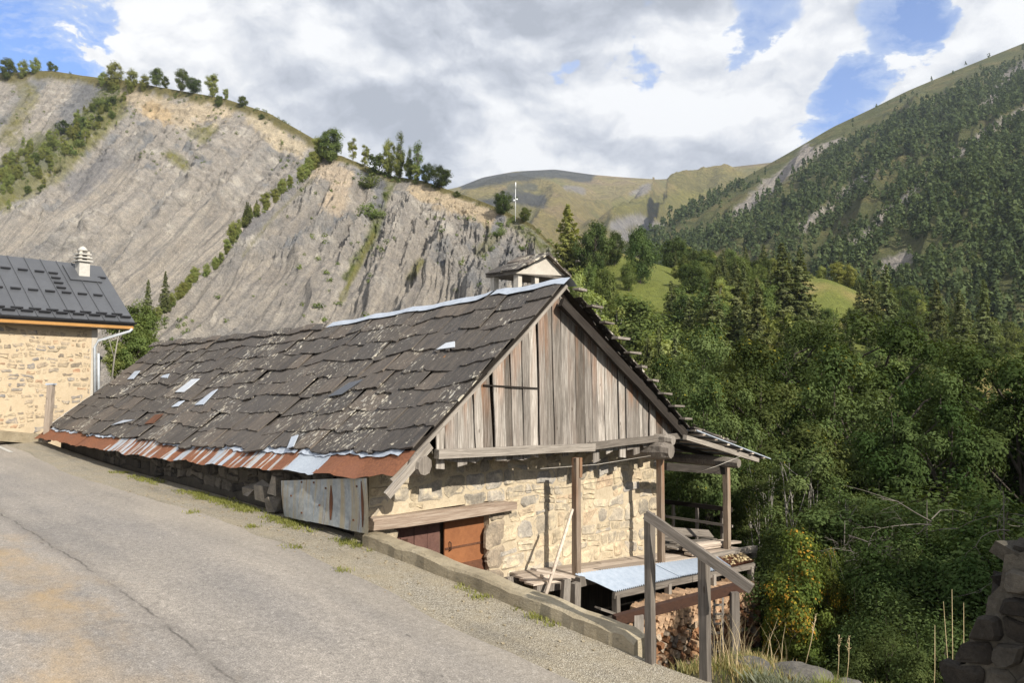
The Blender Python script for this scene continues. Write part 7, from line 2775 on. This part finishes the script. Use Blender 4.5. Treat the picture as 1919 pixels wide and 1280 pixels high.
near('thin', 0, 1490, 800, 20.5, 'slender airy tree with pale stems above the autumn shrub', 1.1)
near('thin', 0, 1575, 880, 18, 'small airy tree with bare pale stems right of the autumn shrub', 1.0)
near('thin', 0, 1380, 850, 24, 'thin tree seen through the porch', 1.1)
near('thin', 0, 1290, 850, 25, 'leafy tree filling the gap under the porch roof', 1.3)
near('autumn', 0, 1487, 962, 13.8, 'autumn shrub with yellow and orange leaves at the verge', .78, 'autumn_shrub', 'shrub')
near('autumn', 0, 1548, 1005, 14.6, 'lower autumn shrub with fewer yellow leaves, on the right', .6, 'autumn_shrub', 'shrub')
near('autumn', 0, 1446, 1075, 14.0, 'small autumn shrub right of the rusty beam end', .40, 'autumn_shrub', 'shrub')
for i, (px, pt, Y, v, w, lab) in enumerate([(1680, 960, 14.5, 0, 1.1, 'green ash sapling bush left of the bare branches'), (1790, 1000, 13.5, 0, 1.1, 'green sapling bush above the ruined wall'), (1630, 1050, 13.5, 1, .8, 'dark shrub right of the autumn shrubs'), (1720, 1090, 12.5, 1, 1.2, 'dark low shrub in front of the sapling bushes'),
                                           (1850, 960, 14, 1, 1.2, 'dark shrub behind the ruined wall top'), (1910, 900, 15, 0, 1.2, 'green shrub at the right edge above the ruined wall'), (1425, 1000, 24, 0, 1.0, 'green shrub behind the shed end'), (1330, 1000, 26, 0, 1.1, 'green shrub beyond the balcony rail'),
                                           (1670, 1150, 11.3, 1, .9, 'shaded low shrub at the verge drop'), (1780, 1130, 11.5, 1, 1.1, 'shaded shrub left of the ruined wall'), (1640, 900, 17.5, 1, 1.4, 'dark tall shrub in the shade below the large tree'), (1500, 980, 18.5, 1, 1.3, 'dark shrub behind the autumn shrubs'), (1590, 960, 17, 0, 1.3, 'green shrub under the airy trees'), (1750, 880, 19, 1, 1.7, 'shaded shrub behind the bare branches'), (1440, 960, 24, 1, 1.2, 'shaded shrub behind the right balcony post')]):
    near('shrub', v, px, pt, Y, lab, w, 'shrub', 'shrub')

# undergrowth on the steep bank, one mass
rngu = np.random.default_rng(15)
n = 30000
xs = rngu.uniform(1.5, 46, n); ys = rngu.uniform(10.2, 60, n)
keep = (xs < .16 + .78 * ys) & (xs > .17 * ys)
ds = (xs - O.x) * U.x + (ys - O.y) * U.y; dt_ = (xs - O.x) * V.x + (ys - O.y) * V.y
keep &= ~((ds > -2.2) & (dt_ < 9.9)) & (dt_ > 1.2) & ~((ds > -6) & (ds < -2) & (dt_ < 4))
xs, ys = xs[keep], ys[keep]
dd = np.hypot(xs, ys)
keep = rngu.random(len(xs)) < np.clip(26 / dd, .2, 1)
xs, ys = xs[keep], ys[keep]
gz = ground_raw(xs, ys)
m_ = 7
rep = np.repeat(np.stack([xs, ys, gz], 1), m_, 0)
C_ = rep + rngu.normal(size=rep.shape) * np.array([.22, .22, 0]) + np.array([0, 0, 1]) * rngu.uniform(.02, .75, (len(rep), 1)) ** 1.5
P_, F_, CL_ = leaf_quads(C_, rngu.normal(size=C_.shape) * .6 + np.array([0, 0, .8]), .17, .6, np.stack([np.repeat(rngu.random(len(xs)), m_), rngu.random(len(C_)), np.zeros(len(C_))], 1), rngu)
add_obj('undergrowth', np_mesh('undergrowth', P_, F_, M['leaf_dark'], False, CL_), kind='stuff')


# bare dead branches
def dead_tree(px, py, Y, label, seed, size, spread):
    rr = random.Random(seed)
    p = at(px, py, Y)
    gz = ground_z(p.x, p.y)
    r = thing('dead_tree', label, 'tree', Matrix.Translation((p.x, p.y, gz)))
    hgt = p.z - gz
    mb = MB()
    mb.tube([(0, 0, -.2), (.05, .1, hgt * .5), (-.1, 0, hgt * .85), (-.05, .05, hgt * 1.05)], [.05, .035, .018, .005], 6, caps=False)
    mb.build('trunk', M['dead_wood'], r)
    for b_ in range(10):
        mb = MB()

        def grow(q, d, L, rad_, lev):
            pts = [q]
            for k in range(5):
                d = (d + Vector((rr.gauss(0, .20), rr.gauss(0, .16), rr.gauss(-.03, .16)))).normalized()
                pts.append(pts[-1] + d * L / 5)
            mb.tube(pts, [rad_ * (1 - .16 * k) for k in range(6)], 4, caps=False)
            if lev < 2:
                for k in (2, 3, 4, 5):
                    if rr.random() < .8:
                        dd = (d + Vector((rr.gauss(0, .6), rr.gauss(0, .4), rr.gauss(.0, .5)))).normalized()
                        grow(pts[k], dd, L * rr.uniform(.35, .6), rad_ * .5, lev + 1)
        a = rr.uniform(0, 6.28)
        grow(Vector((0, 0, hgt * rr.uniform(.55, 1.0))), Vector((cos(a) * spread, sin(a) * .8 - .4, rr.uniform(-.35, .5))).normalized(), size * rr.uniform(.7, 1.3), .013, 0)
        mb.build('branch', M['dead_wood'], r)


dead_tree(1745, 960, 15.5, 'bare dead tree with tangled grey branches in the dark wood', 3, 1.7, 1.0)
dead_tree(1890, 950, 14.0, 'bare grey branches at the right edge above the ruined wall', 8, 1.3, 1.0)
dead_tree(1590, 990, 16.5, 'small bare sapling with thin branches near the autumn shrub', 12, 1.0, .6)

# bushes and trees behind the house
for kind, px, pb, pt, Y, lab, w in [('broad', 238, 700, 590, 42, 'bushy green tree between the house and the barn roof', 1.2), ('broad', 262, 690, 560, 60, 'dark tree behind the gutter end of the house', 1.0), ('light', 215, 705, 640, 40, 'light bush behind the house downpipe', 1.3), ('broad', 258, 720, 618, 38, 'shrubby tree just left of the far roof end', 1.0)]:
    p = at(px, pb, Y); plant(kind, p, top_height(p, px, pt), lab, None, True, w)
mb = MB()
a = at(205, 720, 37); mb.tube([(0, 0, -1.0), (.2, 0, 1.2), (.42, 0, 2.6)], [.05, .04, .02], 5); mb.tube([(.2, 0, 1.2), (-.1, 0, 2.2)], [.03, .012], 4); mb.tube([(.3, 0, 1.9), (.62, 0, 2.5)], [.02, .01], 4)
mb.build('sapling', M['pale_bark'], None, Matrix.Translation(a), label='thin bare sapling stem between the house and the barn roof', cat='tree')

# ---- verge: grass, herbs and stalks
def blades(name, pts, hgt, wid, n_per, mat, spread, lean, seed, kind='stuff', **kw):
    rng = np.random.default_rng(seed)
    P0 = np.repeat(np.asarray(pts, float), n_per, 0)
    n = len(P0)
    P0[:, :2] += rng.normal(size=(n, 2)) * spread
    a = rng.uniform(0, 6.28, n)
    h = hgt * rng.uniform(.45, 1.25, n)
    w = wid * rng.uniform(.7, 1.3, n)
    dx, dy = np.cos(a), np.sin(a)
    l = lean * rng.uniform(.2, 1.3, n) * h
    z = np.zeros(n)
    base = P0
    side = np.stack([-dy * w, dx * w, z], 1)
    mid = base + np.stack([dx * l * .35, dy * l * .35, h * .6], 1)
    tip = base + np.stack([dx * l, dy * l, h], 1)
    Vt = np.stack([base - side, base + side, mid + side * .8, mid - side * .8, tip + side * .1, tip - side * .1], 1).reshape(-1, 3)
    k = np.arange(n)[:, None] * 6
    F = np.concatenate([k + np.array([[0, 1, 2, 3]]), k + np.array([[3, 2, 4, 5]])], 0)
    col = np.repeat(np.stack([np.repeat(rng.random(len(pts)), n_per), rng.random(n), rng.random(n)], 1), 6, 0)
    return add_obj(name, np_mesh(name, Vt, F, M[mat], False, col), kind=kind, **kw)


rngv = np.random.default_rng(44)
pts = []
for _ in range(1500):
    s_, t_ = rngv.uniform(-9.5, -4.9), rngv.uniform(-.75, 1.2)
    if rngv.random() > (.95 if t_ > -.45 else .25):
        continue
    p = B(s_, t_, 0)
    pts.append((p.x, p.y, ground_z(p.x, p.y) - .01))
blades('verge_grass', pts, .12, .0045, 14, 'grass', .07, .7, 1)
# green tuft and taller dry grass
tuft = []
for px, py, Y in [(1650, 1262, 8.4), (1680, 1268, 8.3), (1660, 1275, 8.2), (1630, 1270, 8.3), (1570, 1265, 8.5), (1540, 1270, 8.5)]:
    p = at(px, py, Y); tuft.append((p.x, p.y, ground_z(p.x, p.y)))
blades('green_tuft', tuft, .24, .005, 110, 'leaf_light', .07, .6, 2)
dry = []
for px, Y in [(1345, 9.3), (1360, 9.2), (1380, 9.4), (1335, 9.1), (1400, 9.3), (1455, 9.4), (1372, 9.0)]:
    p = at(px, 1230, Y); dry.append((p.x, p.y, ground_z(p.x, p.y)))
blades('dry_grass', dry, .50, .0030, 11, 'dry_stalk', .07, .65, 3)
herb = []
for _ in range(60):
    p = at(rngv.uniform(1420, 1540), rngv.uniform(1262, 1285), rngv.uniform(8.1, 8.5)); herb.append((p.x, p.y, ground_z(p.x, p.y)))
blades('grey_herbs', herb, .15, .010, 26, 'grey_herb', .05, .8, 4)
# foot of the barn wall and low wall: mossy tufts
foot = []
for s_, n_ in [(4.6, 10), (4.9, 12), (5.4, 14), (5.8, 12), (6.3, 14), (6.9, 16), (7.5, 10), (9.6, 8), (10.2, 8), (11.0, 6), (3.4, 12), (3.1, 10), (2.8, 10), (.9, 12), (2.2, 4), (-2.1, 6), (-3.4, 6), (12, 5)]:
    for _ in range(n_ * 2):
        ss = s_ + rngv.normal() * .22
        tt = -1.06 + rngv.normal() * .10
        if ss < .7:
            tt = -1.10 + rngv.normal() * .05
        p = B(ss, tt, 0); foot.append((p.x, p.y, float(road_z(ss))))
for s_, t_ in [(3.0, -1.75), (1.2, -1.95), (5.0, -2.0), (-.4, -2.05)]:
    for _ in range(6):
        p = B(s_ + rngv.normal() * .1, t_ + rngv.normal() * .05, 0); foot.append((p.x, p.y, float(road_z(s_))))
blades('roadside_moss', foot, .055, .006, 14, 'leaf_light', .05, .8, 6)
# fallen leaves on the rusty shed sheet
lv = []
rngl = np.random.default_rng(3)
for _ in range(300):
    u_, v_ = rngl.uniform(.80, .985), rngl.uniform(.02, .95)
    if rngl.random() > .35 + .65 * (u_ - .8) * 5:
        continue
    lv.append(tuple(BARN_M @ (shed_pt(u_, v_) + Vector((0, 0, .035)))))
lv = np.array(lv)
P_, F_, CL_ = leaf_quads(lv, np.tile([[0, 0, 1.0]], (len(lv), 1)) + rngl.normal(size=lv.shape) * .3, .07, .7, np.stack([rngl.random(len(lv)), rngl.random(len(lv)), np.ones(len(lv))], 1), rngl)
add_obj('fallen_leaves', np_mesh('fallen_leaves', P_, F_, M['dry_stalk'], False, CL_), kind='stuff')
# tall dry stalks on the right
for i, (px, pb, px2, pt, Y, lab) in enumerate([(1778, 1238, 1768, 1128, 8.4, 'left tall dry stalk of three before the ruined wall'), (1779, 1236, 1784, 1105, 8.45, 'middle tallest dry stalk before the ruined wall'), (1798, 1230, 1806, 1130, 8.5, 'right dry stalk close to the ruined wall'),
                                              (1745, 1262, 1752, 1172, 8.3, 'short brown stalk left of the three tall ones'), (1502, 1235, 1530, 1152, 9.2, 'bent grass stalk with a feathery head above the rocks'), (1567, 1240, 1572, 1192, 9.0, 'upright seed stalk right of the rocks'), (1583, 1240, 1592, 1194, 9.0, 'second upright seed stalk right of the rocks')]):
    a, b_ = at(px, pb, Y), at(px2, pt, Y)
    a.z = min(a.z, ground_z(a.x, a.y))
    mb = MB(); mb.tube([(0, 0, 0), (b_ - a) * .55 + Vector((.01, 0, 0)), b_ - a], [.005, .004, .002], 4)
    if i > 3:
        for k in range(14):
            q = (b_ - a) * (.72 + .02 * k)
            mb.tube([q, q + Vector((random.uniform(-.03, .03), random.uniform(-.03, .03), .03))], [.005, .002], 3)
    mb.build('dry_stalk', M['dry_stalk'], None, Matrix.Translation(a), label=lab, cat='plant')

# loose stones on the shoulder
srr = random.Random(2)
sv = MB()
for _ in range(260):
    s_ = srr.uniform(-4.5, 9)
    t_ = srr.uniform(-2.1, -1.1)
    r_ = srr.choice([.006, .008, .010, .014])
    p = B(s_, t_, float(road_z(s_)) + r_ * .5 + .004)
    sv.box(p, (r_ * 2 * srr.uniform(.7, 1.4), r_ * 2, r_ * 1.2), Matrix.Rotation(srr.uniform(0, 3), 3, 'Z'), jit=r_ * .35)
sv.build('loose_gravel', M['concrete'], None, kind='stuff')

# ------------------------------------------------------------------ thin mountain haze
if True:
    hm = bpy.data.materials.new('haze')
    hm.use_nodes = True
    hm.node_tree.nodes.clear()
    b = NB(hm.node_tree)
    out = b.new('ShaderNodeOutputMaterial')
    pv = b.new('ShaderNodeVolumePrincipled')
    pv.inputs['Color'].default_value = (0.74, 0.84, 1.0, 1)
    pv.inputs['Density'].default_value = 0.00008
    pv.inputs['Anisotropy'].default_value = 0.25
    hm.node_tree.links.new(pv.outputs[0], out.inputs['Volume'])
    zmin, zmax, xmn, xmx, ymx = -20.0, 10.0, -50.0, 50.0, 100.0
    for o in COL.objects:
        if o.type == 'MESH' and o.parent is None and o.name.split('.')[0] in ('ground', 'far_hills', 'mountain_slope', 'cliff_slope', 'cliff_spur', 'mountain_wood', 'scrub'):
            n = len(o.data.vertices)
            a = np.empty(n * 3, np.float32); o.data.vertices.foreach_get('co', a); a = a.reshape(-1, 3)
            zmin, zmax = min(zmin, a[:, 2].min()), max(zmax, a[:, 2].max())
            xmn, xmx, ymx = min(xmn, a[:, 0].min()), max(xmx, a[:, 0].max()), max(ymx, a[:, 1].max())
    x0, x1, y0, y1 = xmn - 40, xmx + 40, -260, ymx + 40
    mb = MB(); mb.box(((x0 + x1) / 2, (y0 + y1) / 2, (zmin - 1 + zmax + 6) / 2), (x1 - x0, y1 - y0, zmax + 6 - zmin + 1))
    mb.build('haze', hm, None, kind='stuff')
    print('haze', x0, x1, y0, y1, zmin, zmax)

scene.cycles.max_bounces = 6
scene.cycles.diffuse_bounces = 3
scene.cycles.glossy_bounces = 2
scene.cycles.transparent_max_bounces = 8
scene.cycles.volume_bounces = 0
scene.cycles.use_denoising = True
scene.cycles.sample_clamp_indirect = 4.0
